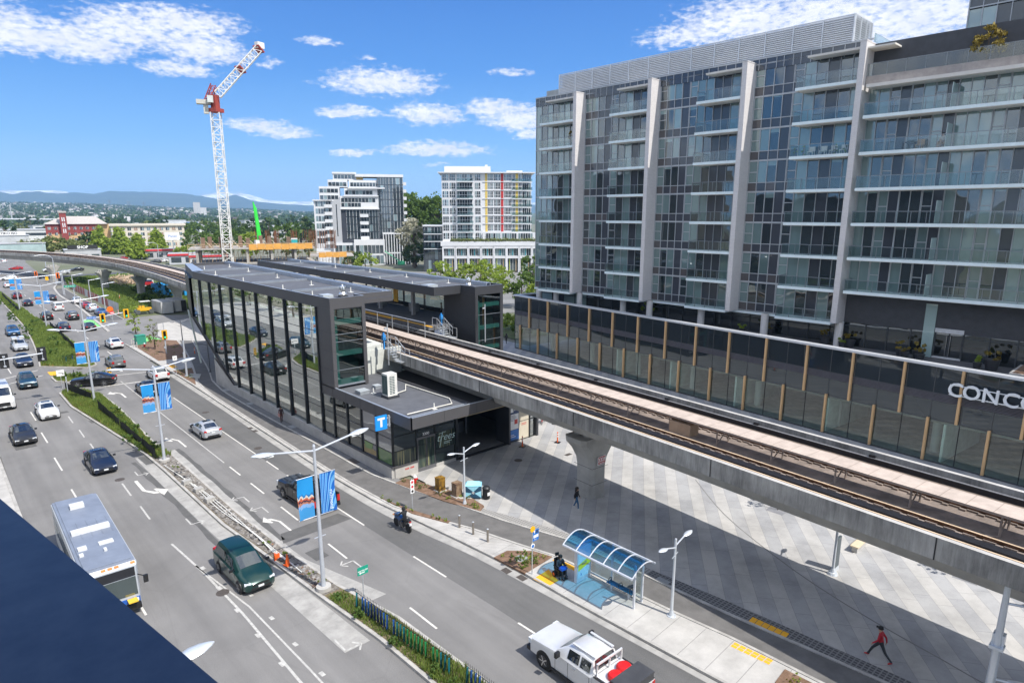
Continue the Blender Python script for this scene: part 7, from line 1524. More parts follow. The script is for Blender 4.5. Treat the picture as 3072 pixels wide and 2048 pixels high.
def pot(x,y,z,r,lab,shrub=True):
 o=thing('planter_pot',lab,'potted plant',(x,y,z),'potted shrubs on the podium terrace');b=MB();b.lathe((x,y,z),[(r*.7,0),(r,r*1.5),(r*1.06,r*1.5),(r*1.06,r*1.65),(r*.9,r*1.65)],14);b.build('pot',mat('pot_black',(.035,.036,.04),.5),o,smooth=True)
 leaf_crown(o,(x,y,z+r*2.3),(r*1.1,r*1.1,r*.9),130,.16,LF_OCHRE if r>.4 else LF_LIME,'shrub')
LEDGE=mat('ledge_navy',(.026,.045,.085),.42,metal=.2,col2=(.045,.068,.11),scale=9)
lg=thing('balcony_ledge','dark navy metal ledge cutting across the bottom left corner close to the camera','ledge',(-.5,1,20))
b=MB();b.prism([(-4,4.9),(-.26,4.9),(.098,2.84),(.352,1.335),(.72,-.85),(1.1,-3.1),(1.1,-4.0),(-4,-4.0)],19.45,20.0);b.build('ledge_cap',LEDGE,lg)
hb=thing('host_building','dark clad apartment block the photograph is taken from, behind the camera','building',(-15,-25,0));b=MB();b.box(-30,1.6,-46,-4,0,46);b.build('wall',mat('host_clad',(.06,.07,.085),.5,var=.1),hb)
for k in range(13):
 b=MB()
 for i in range(12):b.box(1.6,1.63,-45+i*3.4,-42.3+i*3.4,1.2+k*3.4,3.4+k*3.4)
 b.build('window',DK_GLASS,hb)
pot(71.3,33.9,7.42,.45,'dark potted shrub behind the podium cap, leftmost of the pots');pot(70.6,27.4,7.42,.5,'ochre potted shrub left of the white column by the lobby');pot(70.2,25.5,7.42,.35,'small potted shrub in front of the white column by the lobby',True);pot(70.7,24.9,7.42,.5,'ochre potted shrub right of the white column by the lobby')
pot(69.4,19.7,7.42,.5,'ochre potted shrub, back left of the four by the pale panel');pot(68.7,19.2,7.42,.42,'lime potted shrub, front left of the four by the pale panel');pot(69.6,18.3,7.42,.5,'ochre potted shrub, back right of the four by the pale panel');pot(68.8,17.9,7.42,.42,'lime potted shrub, front right of the four by the pale panel');pot(69.4,12.4,7.42,.6,'large ochre potted shrub right of the glass lobby doors');pot(69.1,13.4,7.42,.35,'small lime potted shrub right of the glass lobby doors');pot(69.8,36.5,7.42,.4,'small potted shrub behind the podium cap near the fourth fin from the column',True)
o=thing('terrace_planter','raised grey planter with a leafy young tree at the right end of the terrace','planter',(68,9.6,7.4));b=MB();b.box(66.4,71,6.0,10.6,7.4,8.0);b.build('wall',CONC,o);b=MB();b.box(66.6,70.8,6.2,10.4,7.9,8.02);b.build('soil',SOIL,o)
tree(67.3,8.3,4.4,1.3,LF_MID,'leafy young tree in the raised terrace planter at the right edge',700,.17,z=7.95,name='young_tree')
tree(71.2,51.0,2.0,.9,LF_LIME,'lime green shrub on the terrace behind the tan fins',300,.14,z=7.42,name='terrace_shrub')
tp_=TX@Vector((28.4,.4,33.85));tree(tp_.x,tp_.y,2.9,1.35,LF_OCHRE,'yellow green maple on the top terrace of the tower',1000,.15,z=33.7,name='terrace_maple')
def bchair(s,off,z,col,lab,sc=1.0):
 p=TX@Vector((s,off,z));o=thing('balcony_chair',lab,'chair',tuple(p),'chairs on the balconies');m_=mat('chair_'+col,dict(white=(.6,.58,.54),tan=(.40,.25,.14))[col],.7)
 b=MB(TX);b.box(s-.3,s+.3,off-.3,off+.3,z+.38,z+.48);b.build('seat',m_,o);b=MB(TX);b.box(s-.3,s+.3,off-.34,off-.26,z+.48,z+.95);b.build('backrest',m_,o)
 for q in(-.26,.26):
  for r_ in(-.26,.26):b=MB(TX);b.box(s+q-.03,s+q+.03,off+r_-.03,off+r_+.03,z,z+.38);b.build('leg',m_,o)
ZB=TZ0+5*FH
for i,s in enumerate((14.4,15.6,16.6,17.6)):bchair(s,1.0,ZB,'white',['pale balcony armchair nearest the left rail','pale balcony armchair second from the left rail','pale balcony armchair second from the white pilaster','pale balcony armchair nearest the white pilaster'][i])
bchair(24.3,.9,ZB,'tan','tan wooden chair on the long balcony, left of the seated person');bchair(26.1,.8,ZB,'tan','tan lounge chair under the seated person on the long balcony')
o=thing('balcony_table','dark table with bottles on the long balcony beside the tan chair','table',tuple(TX@Vector((23.4,1,ZB))));b=MB(TX);b.box(22.8,24.0,.6,1.3,ZB+.68,ZB+.74);b.build('table_top',TRIM,o)
for q in(22.9,23.9):b=MB(TX);b.box(q-.04,q+.04,.7,1.2,ZB,ZB+.68);b.build('leg',TRIM,o)
for i,s in enumerate((12.95,13.8,17.0,18.0)):p=TX@Vector((s,1.45,ZB));tree(p.x,p.y,1.15,.2,LF_LIME,['slim potted conifer at the left end of the furnished balcony','slim potted conifer left of the pale armchairs','slim potted conifer between the pale armchairs','slim potted conifer next to the white pilaster'][i],90,.09,'slim conifers on the furnished balcony','col',z=p.z,name='potted_conifer')
p=TX@Vector((-18.6,1.2,TZ0+6*FH));tree(p.x,p.y,2.0,.5,LF_OCHRE,'yellow leafed shrub on the leftmost balcony column',140,.14,z=p.z,name='balcony_shrub')
SKIN={'a':(.42,.25,.17),'b':(.24,.13,.08)}
def person(loc,rz,J,cols,label,hair=(.02,.015,.012),skin='a',hood=None,longhair=False,cap=None,extra=None,grp=None):
 """one continuous skinned body. J: joint -> (x, y, z) in metres, person facing +Y; cols: torso, legs, shoes"""
 ch=[('pelvis','waist'),('waist','chest'),('chest','neck'),('neck','jaw'),('jaw','skull'),('skull','crown'),('jaw','nose')]
 for s in 'LR':ch+=[('chest','sh'+s),('sh'+s,'el'+s),('el'+s,'wr'+s),('wr'+s,'pa'+s),('pelvis','hip'+s),('hip'+s,'kn'+s),('kn'+s,'an'+s),('an'+s,'toe'+s),('an'+s,'heel'+s)]
 rad_=dict(pelvis=.145,waist=.13,chest=.155,neck=.055,jaw=.07,skull=.098,crown=.07,nose=.022);per=dict(sh=.078,el=.052,wr=.034,pa=.034,hip=.10,kn=.066,an=.046,toe=.036,heel=.038)
 verts={};
 for k,v in J.items():verts[k]=Vector(v)
 for s in 'LR':
  w,p=verts['wr'+s],verts['pa'+s];d=(p-w).normalized();side=d.cross(Vector((0,0,1))if abs(d.z)<.9 else Vector((0,1,0))).normalized()
  for i in range(4):
   root=p+side*(-.027+.018*i);ln=(.05,.062,.058,.045)[i];verts['f%d%sa'%(i,s)]=root+d*ln*.6;verts['f%d%sb'%(i,s)]=root+d*ln*1.05+d.cross(side)*.018;ch+=[('pa'+s,'f%d%sa'%(i,s)),('f%d%sa'%(i,s),'f%d%sb'%(i,s))]
  verts['th'+s]=w.lerp(p,.4)+side*.045+d*.035;ch.append(('pa'+s,'th'+s))
 names=list(verts);idx={n:i for i,n in enumerate(names)}
 me=bpy.data.meshes.new('tmp');me.from_pydata([verts[n][:]for n in names],[(idx[a],idx[b_])for a,b_ in ch],[]);o=bpy.data.objects.new('tmp',me);COL.objects.link(o)
 o.modifiers.new('s','SKIN');sub=o.modifiers.new('u','SUBSURF');sub.levels=1;sub.render_levels=1
 for i,n in enumerate(names):
  r=rad_.get(n)or per.get(n[:-1])or(.009 if n[0]in 'f' else.011);sv=me.skin_vertices[0].data[i];sv.radius=(r,r*(.8 if n in('chest','waist','pelvis')else 1));sv.use_root=n=='pelvis'
 bpy.context.view_layer.update();dg=bpy.context.evaluated_depsgraph_get();m2=bpy.data.meshes.new_from_object(o.evaluated_get(dg));bpy.data.objects.remove(o)
 m2 .materials.clear();key='%s_%d'%(label[:8].replace(' ','_'),len(MATS))
 for i,c in enumerate(cols):m2 .materials.append(mat('cloth_%d_%s'%(i,key),c,.8,var=.18,scale=9))
 m2 .materials.append(mat('skin_'+skin,SKIN[skin],.55,var=.06))
 segs=[(verts[a],verts[b_],a,b_)for a,b_ in ch]
 def grp_(a,b_):
  if a in('an'+a[-1],)or b_.startswith(('toe','heel')):return 2
  if a.startswith(('hip','kn'))or b_.startswith('hip'):return 1
  if a.startswith(('wr','pa','f','th'))or a in('neck','jaw','skull'):return 3
  return 0
 for p in m2 .polygons:
  c=p.center;best=9;g_i=0
  for a,b_,na,nb in segs:
   ab=b_-a;t=max(0,min(1,(c-a).dot(ab)/max(1e-9,ab.length_squared)));d=(c-(a+ab*t)).length
   if d<best:best=d;g_i=grp_(na,nb)
  p.material_index=g_i;p.use_smooth=True
 body=bpy.data.objects.new('person',m2);COL.objects.link(body);body.location=loc;body.rotation_euler=(0,0,rz);tag(body,label,'person',grp);WORLD[body.name]=Vector()
 sk=verts['skull'];hm=mat('hair_'+key,hair,.7,var=.2,scale=20);b=MB();T=Matrix.Translation(sk+Vector((0,-.015,.035)));b.xf=T
 b.lathe((0,0,0),[(.116,-.03),(.118,.02),(.10,.08),(.06,.108),(.0,.115)],12)
 if longhair:b.cyl((0,-.06,.02),(0,-.10,-.28),.105,.075,10)
 if hood:b.cyl((0,-.03,.02),(0,-.05,-.16),.125,.11,12)
 if cap:b.rbox((0,.13,.03),.15,.14,.02)
 hobj=b.build('hair' if not(cap or hood)else('cap' if cap else 'hood'),hm if not cap else mat('cap_'+key,cap,.7),body,smooth=True)
 b=MB()
 for s in(-1,1):b.rbox(verts['skull']+Vector((s*.036,.092,-.01)),.022,.012,.012)
 b.build('eyes',BLKI,body);b=MB();b.rbox(verts['jaw']+Vector((0,.075,.0)),.045,.01,.01);b.build('mouth',mat('lips',(.25,.08,.07),.6),body)
 return body
def walk(step=.28,swing=.2,h=1.7,lean=.03,arms=None):
 k=h/1.72;J={}
 def P(n,x,y,z):J[n]=(x*k,y*k,z*k)
 P('pelvis',0,0,.95);P('waist',0,lean*.4,1.12);P('chest',0,lean,1.35);P('neck',0,lean*1.3,1.49);P('jaw',0,lean*1.4+.015,1.545);P('skull',0,lean*1.5+.01,1.62);P('crown',0,lean*1.5,1.69);P('nose',0,lean*1.4+.105,1.575)
 for s,sg in(('L',-1),('R',1)):
  f=sg*step;a=-sg*swing
  P('hip'+s,sg*.095,f*.1,.90);P('kn'+s,sg*.10,f*.62+.05,.50);P('an'+s,sg*.10,f*1.12-.02,.085+(.07 if f<0 else 0));P('toe'+s,sg*.115,f*1.12+.14,.035);P('heel'+s,sg*.10,f*1.12-.06,.04+(.1 if f<0 else 0))
  P('sh'+s,sg*.185,lean,1.40);P('el'+s,sg*.235,a*.5-.02,1.13);P('wr'+s,sg*.22,a+.06,.90);P('pa'+s,sg*.215,a+.09,.835)
 if arms:
  for n,v in arms.items():P(n,*v)
 return J
person((32.95,29.0,.01),rad(-160),walk(.20,.12,1.66),[(.012,.012,.014),(.03,.10,.20),(.55,.55,.54)],'person in black hooded jacket and jeans walking beside the guideway pier',hood=True,longhair=True)
person((31.45,8.1,.01),rad(8),walk(.46,.26,1.76,.06),[(.40,.012,.025),(.03,.033,.04),(.55,.04,.04)],'person in red hooded top and black cap striding across the shaded plaza',cap=(.012,.012,.013))
person((25.4,62.9,.12),rad(175),walk(.10,.06,1.62),[(.045,.025,.028),(.10,.035,.03),(.05,.03,.03)],'person with long dark hair in brown walking along the station base wall',longhair=True)
sb=thing('shoulder_bag','pale pink bag hanging beside the person in brown by the station wall','bag',(25.15,62.75,.9));b=MB();b.rbox((25.12,62.8,.92),.1,.28,.34);b.build('body',mat('bag_pink',(.52,.27,.24),.6),sb);b=MB();b.tube([(25.12,62.7,1.08),(25.2,62.85,1.4),(25.12,62.92,1.08)],.012,5);b.build('strap',mat('bag_pink',(0,0,0)),sb)
person((48.0,65.5,8.41),rad(60),walk(.12,.06,1.7),[(.22,.20,.19),(.012,.012,.014),(.02,.02,.02)],'person in grey top standing on the far platform');person((69.3,78.6,.01),rad(-10),walk(.15,.1,1.72),[(.015,.013,.012),(.014,.014,.016),(.02,.02,.02)],'left one of two dark clothed people walking past the podium end',hood=True,grp='two walkers beyond the podium');person((70.3,78.1,.01),rad(-8),walk(.15,.1,1.74),[(.05,.045,.04),(.014,.014,.016),(.02,.02,.02)],'right one of two dark clothed people walking past the podium end',hood=True,grp='two walkers beyond the podium')
def seated(seat,arms=None,knee=.45,h=1.0):
 J={}
 def P(n,x,y,z):J[n]=(x*h,y*h,z*h)
 P('pelvis',0,0,seat+.1);P('waist',0,.0,seat+.27);P('chest',0,.03,seat+.5);P('neck',0,.06,seat+.64);P('jaw',0,.085,seat+.695);P('skull',0,.08,seat+.77);P('crown',0,.07,seat+.84);P('nose',0,.175,seat+.725)
 for s,sg in(('L',-1),('R',1)):
  P('hip'+s,sg*.1,.05,seat+.08);P('kn'+s,sg*.13,knee,seat+.1);P('an'+s,sg*.12,knee+.04,seat-.33);P('toe'+s,sg*.13,knee+.2,seat-.38);P('heel'+s,sg*.12,knee-.02,seat-.38)
  P('sh'+s,sg*.19,.03,seat+.55);P('el'+s,sg*.26,.1,seat+.28);P('wr'+s,sg*.1,.3,seat+.22);P('pa'+s,sg*.05,.36,seat+.2)
 if arms:
  for n,v in arms.items():P(n,*v)
 return J
wc=thing('power_wheelchair','black power wheelchair with orange detail on the yellow tactile strip by the shelter','wheelchair',(25.35,23.45,.13));T=Matrix.Translation((25.35,23.5,.13))@Matrix.Rotation(rad(168),4,'Z')
for s in(-1,1):
 b=MB(T);b.cyl((s*.26,-.12,.18),(s*.34,-.12,.18),.18,n=16);b.build('wheel',TYRE,wc,smooth=True);b=MB(T);b.cyl((s*.345,-.12,.18),(s*.352,-.12,.18),.09,n=12);b.build('hub',ORNG,wc);b=MB(T);b.cyl((s*.22,.36,.08),(s*.28,.36,.08),.08,n=12);b.build('caster',TYRE,wc,smooth=True);b=MB(T);b.box(s*.29-.04,s*.29+.04,-.2,.25,.68,.73);b.build('armrest',TRIM,wc)
b=MB(T);b.box(-.25,.25,-.25,.3,.42,.52);b.build('seat',TRIM,wc);b=MB(T);b.box(-.22,.22,-.3,-.22,.5,1.1);b.build('backrest',TRIM,wc);b=MB(T);b.box(-.12,.12,-.34,-.26,1.2,1.38);b.cyl((0,-.3,1.1),(0,-.3,1.25),.02,n=5);b.build('headrest',TRIM,wc);b=MB(T);b.box(-.22,.22,-.25,.25,.15,.36);b.box(-.18,.18,.4,.62,.08,.11);b.build('base',TRIM,wc)
pw=person((25.35,23.5,.13),rad(168),seated(.5),[(.055,.055,.06),(.025,.025,.028),(.05,.05,.06)],'person in dark hooded top seated in the power wheelchair by the bus shelter',hood=True)
bb=thing('blue_bag','bright blue bag on the lap of the person in the wheelchair','bag',(25.3,23.2,.8));b=MB(T);b.rbox((0,.34,.68),.42,.3,.14,.1);b.build('body',mat('bag_blue',(.015,.12,.55),.6),bb);b=MB(T);b.tube([(-.12,.34,.75),(0,.36,.82),(.12,.34,.75)],.015,5);b.build('strap',mat('bag_blue',(0,0,0)),bb)
pb2=TX@Vector((26.1,.8,ZB));person(tuple(pb2),rad(70),seated(.46),[(.50,.48,.46),(.45,.30,.22),(.3,.2,.15)],'person in pale top lounging on the tan chair of the long balcony')
mo=thing('motorcycle','dark blue motorcycle riding toward the station in the kerbside lane','motorcycle',(0,0,0));MBL=mat('moto_blue',(.015,.09,.26),.3,metal=.3,coat=.5)
for y,nm in((.72,'wheel'),(-.70,'wheel')):
 b=MB();b.lathe((0,0,0),[(.22,-.06),(.31,-.05),(.32,0),(.31,.05),(.22,.06)],18);b.xf=None;me_v=b.v;b.v=[Vector((v.z,y+v.x,.32+v.y))for v in me_v];b.build(nm,TYRE,mo,smooth=True)
b=MB();b.rbox((0,.15,.78),.3,.62,.26,rx=.1);b.rbox((0,.6,.86),.34,.3,.34,rx=-.4);b.build('fairing',MBL,mo);b=MB();b.rbox((0,-.35,.82),.28,.62,.12);b.rbox((0,-.75,.92),.22,.32,.1,rx=.3);b.build('seat',TRIM,mo);b=MB();b.rbox((0,.02,.46),.3,.6,.36);b.cyl((.13,-.2,.32),(.15,-.8,.42),.05,n=8);b.build('engine',mat('engine_grey',(.12,.12,.13),.4,metal=.6),mo);b=MB();b.cyl((-.36,.45,1.02),(.36,.45,1.02),.02,n=6);b.cyl((0,.45,1.0),(0,.72,.34),.04,n=6);b.build('handlebar',CHROME,mo);b=MB();b.rbox((0,-.92,.85),.16,.05,.08);b.build('tail_light',TAILL,mo);b=MB();b.rbox((0,-.97,.68),.18,.02,.14);b.build('number_plate',PLATE,mo);b=MB();b.rbox((-.2,.78,.9),.06,.1,.06);b.build('indicator',mat('amber',(0,0,0)),mo)
mo.location=(21.85,34.9,.01);mo.rotation_euler=(0,0,.02)
ja={}
for s,sg in(('L',-1),('R',1)):ja.update({'kn'+s:(sg*.26,.22,.72),'an'+s:(sg*.24,-.02,.36),'toe'+s:(sg*.26,.14,.32),'heel'+s:(sg*.24,-.1,.32),'el'+s:(sg*.32,.25,1.12),'wr'+s:(sg*.33,.62,1.05),'pa'+s:(sg*.33,.68,1.04),'sh'+s:(sg*.2,.1,1.36)})
Jm=seated(.80,ja);rid=person((21.85,34.62,.01),.02,Jm,[(.014,.015,.018),(.02,.022,.028),(.02,.02,.02)],'motorcycle rider in black leaning over the handlebars',hair=(.01,.01,.012))
b=MB(Matrix.Translation(Vector(Jm['skull'])));b.lathe((0,.01,0),[(.10,-.12),(.135,-.05),(.14,.03),(.11,.11),(.05,.14),(0,.145)],14);b.build('helmet',mat('helmet_black',(.012,.012,.014),.2,coat=.6),rid,smooth=True)
by=thing('bicycle','bicycle ridden behind the guideway next to the rear orange post','bicycle',(45.0,44.6,0));T=Matrix.Translation((45.2,44.6,0))@Matrix.Rotation(rad(-60),4,'Z')
for y in(.52,-.52):
 b=MB(T);pr=[(0,y+.33*math.cos(a*math.pi/8),.34+.33*math.sin(a*math.pi/8))for a in range(17)];b.tube(pr,.02,5);b.build('wheel',TYRE,by)
b=MB(T);b.tube([(0,-.52,.34),(0,-.12,.34),(0,.4,.78),(0,-.2,.80),(0,-.52,.34)],.018,5);b.tube([(0,-.12,.34),(0,-.22,.92)],.018,5);b.tube([(0,.52,.34),(0,.4,.95),(-.25,.42,.98),(.25,.42,.98)],.018,5);b.build('frame',REDP,by);b=MB(T);b.rbox((0,-.24,.95),.14,.26,.05);b.build('saddle',TRIM,by)
jc={}
for s,sg in(('L',-1),('R',1)):jc.update({'kn'+s:(sg*.11,.3,.62+.12*sg),'an'+s:(sg*.1,.1,.28+.12*sg),'toe'+s:(sg*.1,.24,.24+.12*sg),'heel'+s:(sg*.1,.03,.25+.12*sg),'el'+s:(sg*.26,.28,1.15),'wr'+s:(sg*.24,.56,1.0),'pa'+s:(sg*.24,.62,.99)})
person(tuple(T@Vector((0,-.2,0))),rad(-60),seated(.88,jc),[(.03,.03,.035),(.02,.02,.02),(.3,.05,.05)],'cyclist in dark clothes half hidden behind the guideway edge')
def grass_in(poly,n,h,m,name,z=.16,dens=None,w=.03):
 xs=[p[0]for p in poly];ys_=[p[1]for p in poly];vs=[];fs=[];k=0;tries=0
 while k<n and tries<n*12:
  tries+=1;p=(rl.uniform(min(xs),max(xs)),rl.uniform(min(ys_),max(ys_)))
  if not pip(p,poly):continue
  dd=dens(p)if dens else 1
  if rl.random()>dd:continue
  nn=noise.noise(Vector((p[0]*.5,p[1]*.22,3)));hh=h*(.55+.7*max(0,nn+.35))*rl.uniform(.6,1.25);a=rl.uniform(0,6.28);dx,dy=math.cos(a),math.sin(a);ww=w*rl.uniform(.7,1.8);lx,ly=rl.gauss(0,.22)*hh,rl.gauss(0,.22)*hh;i=len(vs)
  vs+=[(p[0]-dx*ww,p[1]-dy*ww,z-.02),(p[0]+dx*ww,p[1]+dy*ww,z-.02),(p[0]+lx*.4+dx*ww*.8,p[1]+ly*.4+dy*ww*.8,z+hh*.6),(p[0]+lx,p[1]+ly,z+hh)];fs+=[(i,i+1,i+2),(i,i+2,i+3)];k+=1
 o=mesh_obj(name,vs,fs,m,kind='stuff');return o
def noise_gate(lo,sc=.3):return lambda p:1.0 if noise.noise(Vector((p[0]*sc,p[1]*sc,7)))>lo else.12
mA=inset(MED[0],.25)
tag(grass_in([p for p in mA if p[1]>59]or mA,1,.1,LF_GRASS,'grass_seed'),'sparse grass seed on the median','grass')
bpy.data.objects.remove([o for o in COL.objects if o.name=='grass_seed'][0])
upper=[(12.9,60.2),(12.65,62.5),(12.3,67),(11.35,76.6),(10.55,84.1),(10.55,91.3),(11.3,92.5),(13.0,90.2),(13.85,86.8),(14.0,79.9),(13.8,63),(14.2,60.2)]
near=[(14.75,-8),(14.75,8),(14.7,21.6),(14.6,25.6),(14.15,30.6),(15.1,30.6),(15.9,26.5),(16.25,20),(16.35,8),(16.4,-8)]
tag(grass_in(upper,17000,.42,LF_GRASS,'grass',w=.022),'rough green grass on the fenced middle median','grass');tag(grass_in(near,15000,.38,LF_GRASS,'grass',w=.018),'rough green grass in front of the slatted fence','grass');tag(grass_in(upper,1800,.3,LF_DRY,'grass',dens=noise_gate(.1)),'dry tawny grass tufts on the fenced median','grass')
cc_=inset(MED[2],.3);tag(grass_in(cc_,30000,.55,LF_GRASS,'grass',w=.05),'tall green grass on the far median','grass');tag(grass_in([(11.0,110),(15.6,105.2),(16.8,107.5),(11.2,114)],1500,.3,LF_DRY,'grass',w=.04),'dry tawny grass at the near tip of the far median','grass')
tag(grass_in(inset(MED[1],.25),2600,.4,LF_GRASS,'grass',w=.03),'green grass on the small median island','grass')
LOT=[(31.8,160),(32,226),(33.5,240),(36,262),(70,275),(56,215),(52,165),(44,158)]
b=MB();b.face([(x,y,.03)for x,y in LOT]);struct(b,'grassy_lot',mat('lot_green',(.07,.11,.03),.95,col2=(.13,.16,.05),scale=.25))
tag(grass_in(LOT,26000,.5,LF_GRASS,'grass',z=.03,w=.12,dens=lambda p:.1 if(p[0]>44 and p[1]>215)else 1),'long grass on the lot below the guideway piers','grass')
def weeds(spots,n,r,h,s,m,labels,grp,name='weed_clump'):
 for i,(x,y)in enumerate(spots):
  o=thing(name,labels[i%len(labels)]if isinstance(labels,list)else labels,'weed',(x,y,.16),grp);leaf_crown(o,(x,y,.16+h*.5),(r,r,h*.55),n,s,m,'leaves',hollow=.2)
weeds([(12.2,90.6),(12.7,83.2),(13.4,74.5),(13.5,69.5),(13.35,65.5),(13.45,62.5),(12.5,63.8),(12.2,66.5),(13.2,71.8),(13.4,77.5),(13.1,67.6)],260,.5,.8,.085,LF_WEED,'leafy green weed bush growing along the black median fence','weed bushes along the median fence')
weeds([(14.55,30.0),(14.6,27.9),(14.75,24.6),(15.0,20.2),(14.95,18.7),(14.9,21.6)],380,.36,.5,.07,LF_WEED,'leafy green weed bush against the slatted fence','weed bushes at the slatted fence')
weeds([(13.2,98.0),(14.8,96.8),(15.8,95.6),(12.4,99.3),(14.0,97.6),(15.2,96.4)],300,.7,1.0,.1,LF_MID,'green bush on the small median island','bushes on the median island','island_bush')
weeds([(12.5+rl.uniform(-.6,3.4),112+i*6.2)for i in range(15)],200,1.0,.9,.17,LF_WEED,'weedy green bush in the tall grass of the far median','weedy bushes on the far median')
weeds([(13.45,56.5),(14.0,38.6),(14.25,36.4),(14.35,33.4),(14.6,32.2)],110,.32,.35,.06,LF_GRASS,'small green tuft growing in the rubble strip','tufts in the rubble strip','weed_tuft')
def bedplants(poly,n,labels,grp,m=LF_MID,r=.2,s=.055,h=.3,leaves=46):
 k=0;xs=[p[0]for p in poly];ys_=[p[1]for p in poly];q=inset(poly,.22)
 while k<n:
  p=(rl.uniform(min(xs),max(xs)),rl.uniform(min(ys_),max(ys_)))
  if not pip(p,q):continue
  o=thing('bed_shrub',labels,'shrub',(p[0],p[1],.16),grp);rr_=r*rl.uniform(.6,1.3);leaf_crown(o,(p[0],p[1],.16+h*.4),(rr_,rr_,h*.5),leaves,s,rl.choice([m,LF_OLIVE,LF_LIME]),'leaves',hollow=.1);k+=1
bedplants(BEDS[2],34,'small green shrub in the square planting bed by the bus stop','shrubs in the square planting bed');bedplants(BEDS[3],26,'small green shrub in the planting bed by the utility boxes','shrubs by the utility boxes');bedplants(BEDS[4],16,'small green shrub in the narrow planting strip at the kerb','shrubs in the kerb strip',r=.14);bedplants(BEDS[0],14,'small brown green shrub in the near station planting bed','shrubs in the near station bed',LF_OLIVE);bedplants(BEDS[1],22,'small brown green shrub in the bed of the green cabinet','shrubs round the green cabinet',LF_OLIVE,r=.28);bedplants(BEDS[5],16,'small brown shrub in the bed at the bottom edge','shrubs at the bottom edge',LF_OCHRE)
tree(27.3,130,5.4,1.1,LF_LIME,'slim young street tree left of the green cabinet',620,.14,None,'col',name='young_tree');tree(25.9,111.8,5.3,1.0,LF_OLIVE,'slim young street tree right of the green cabinet',560,.12,None,'col',name='young_tree')
for(x,y),lab in(((43.6,18.95),'slender plaza tree in a square grate, left one under the guideway'),((43.2,7.2),'slender plaza tree in a square grate, right one under the guideway')):
 o=thing('plaza_tree',lab,'tree',(x,y,0),'slender plaza trees');b=MB();b.cyl((x,y,0),(x+.05,y,2.2),.04,.03,6);
 for k in range(9):a=k*.7;b.cyl((x+.04,y,1.5+k*.12),(x+.7*math.cos(a),y+.7*math.sin(a),2.0+k*.12),.012,.006,4)
 b.build('trunk',BARK,o);leaf_crown(o,(x+.05,y,2.5),(.8,.8,.7),260,.08,LF_MID,hollow=.2)
 b=MB();b.box(x-.62,x+.62,y-.62,y+.62,.01,.02);g2=tag(b.build('tree_grate',mat('grate_grey',(.22,.22,.23),.6)),'square grey grate round the '+('left' if y>10 else 'right')+' slender plaza tree','tree grate')
bx=thing('roadside_shrub','dark green shrub beside the white containers and the station corner','shrub',(44.5,150,0));leaf_crown(bx,(44.5,150,2.2),(1.8,1.8,2.4),900,.25,LF_OLIVE)
for i,(x,y,r,h)in enumerate([(47,182,5,4),(53,196,4,3.2),(40.5,178,2.5,2),(45,200,3,2),(36,240,3,2.2)]):o=thing('lot_bush',['dark bramble mass in front of the blue tarpaulin','dark bramble mass behind the last guideway pier','low bramble left of the last guideway pier','low bramble between two guideway piers','low bramble beside the second guideway pier'][i],'bush',(x,y,0),'brambles on the grassy lot');leaf_crown(o,(x,y,h*.45),(r,r*.7,h*.55),900,.28,LF_DARK if i<2 else LF_MID,'leaves',hollow=.4)
WALLW=mat('render_white',(.62,.63,.65),.7,var=.05,scale=.2);WALLG=mat('render_grey',(.40,.41,.43),.7,var=.05,scale=.2);FDK=pane('far_glass_dark',(.015,.022,.028),.14,.02,.3,col2=(.05,.065,.075));FPL=pane('far_glass_pale',(.10,.15,.17),.16,.02,.3,col2=(.24,.32,.34))
def LF(o,u):
 u=Vector((u[0],u[1],0)).normalized();n=Vector((u.y,-u.x,0));return Matrix(((u.x,n.x,0,o[0]),(u.y,n.y,0,o[1]),(0,0,1,0),(0,0,0,1)))
def fwin(root,X,u0,u1,z0,z1,n,off=.06,m=None,pale=.3,fr=None,mid=False):
 b=MB(X);w=(u1-u0)/n
 for i in range(n):
  a=u0+i*w;b.face(((a,off,z0),(a+w,off,z0),(a+w,off,z1),(a,off,z1)),1 if rl.random()<pale else 0);b.box(a+w-.06,a+w+.06,off,off+.08,z0,z1,2)
 b.box(u0,u0+.08,off,off+.08,z0,z1,2)
 if mid:b.box(u0,u1,off,off+.07,z0+(z1-z0)*.35,z0+(z1-z0)*.35+.1,2)
 b.build('window',[m or FDK,FPL,fr or WALLW],root,recalc=False)
def fbal(root,X,u0,u1,z,off0,off1,solid=False):
 b=MB(X);b.box(u0,u1,off0,off1,z-.28,z,0);o=b.build('balcony',WALLW,root);b=MB(X);b.box(u0,u1,off1-.06,off1,z,z+1.05);b.build('railing',WALLW if solid else RAILG,o)
 if solid is None:pass
t2=thing('apartment_block','white apartment block with red and yellow vertical strips above a garden roofed podium','building',(158,188,0));X2=LF((145.6,197),(.771,-.637))
b=MB(X2);b.box(0,29.5,-16,0,0,35.6);b.box(29.5,33,-16,-1.5,0,35.6);b.build('wall',WALLW,t2);b=MB(X2);b.box(-1.2,34.2,-16.6,1.3,35.6,35.95);b.box(1,18,-12,-3,35.95,38.2);b.box(16,17,-9,-8,38.2,39.1);b.box(24,30,-9,-6,36,36.9);b.build('roof',WALLW,t2)
for c,(a,e)in(('yellow',(15.9,16.7)),('red',(21.7,22.6)),('yellow',(27.1,28.0))):b=MB(X2);b.box(a,e,0,.08,14.5,35.5);b.build('colour_strip',mat('strip_'+c,dict(yellow=(.62,.46,.12),red=(.42,.03,.03))[c],.6),t2)
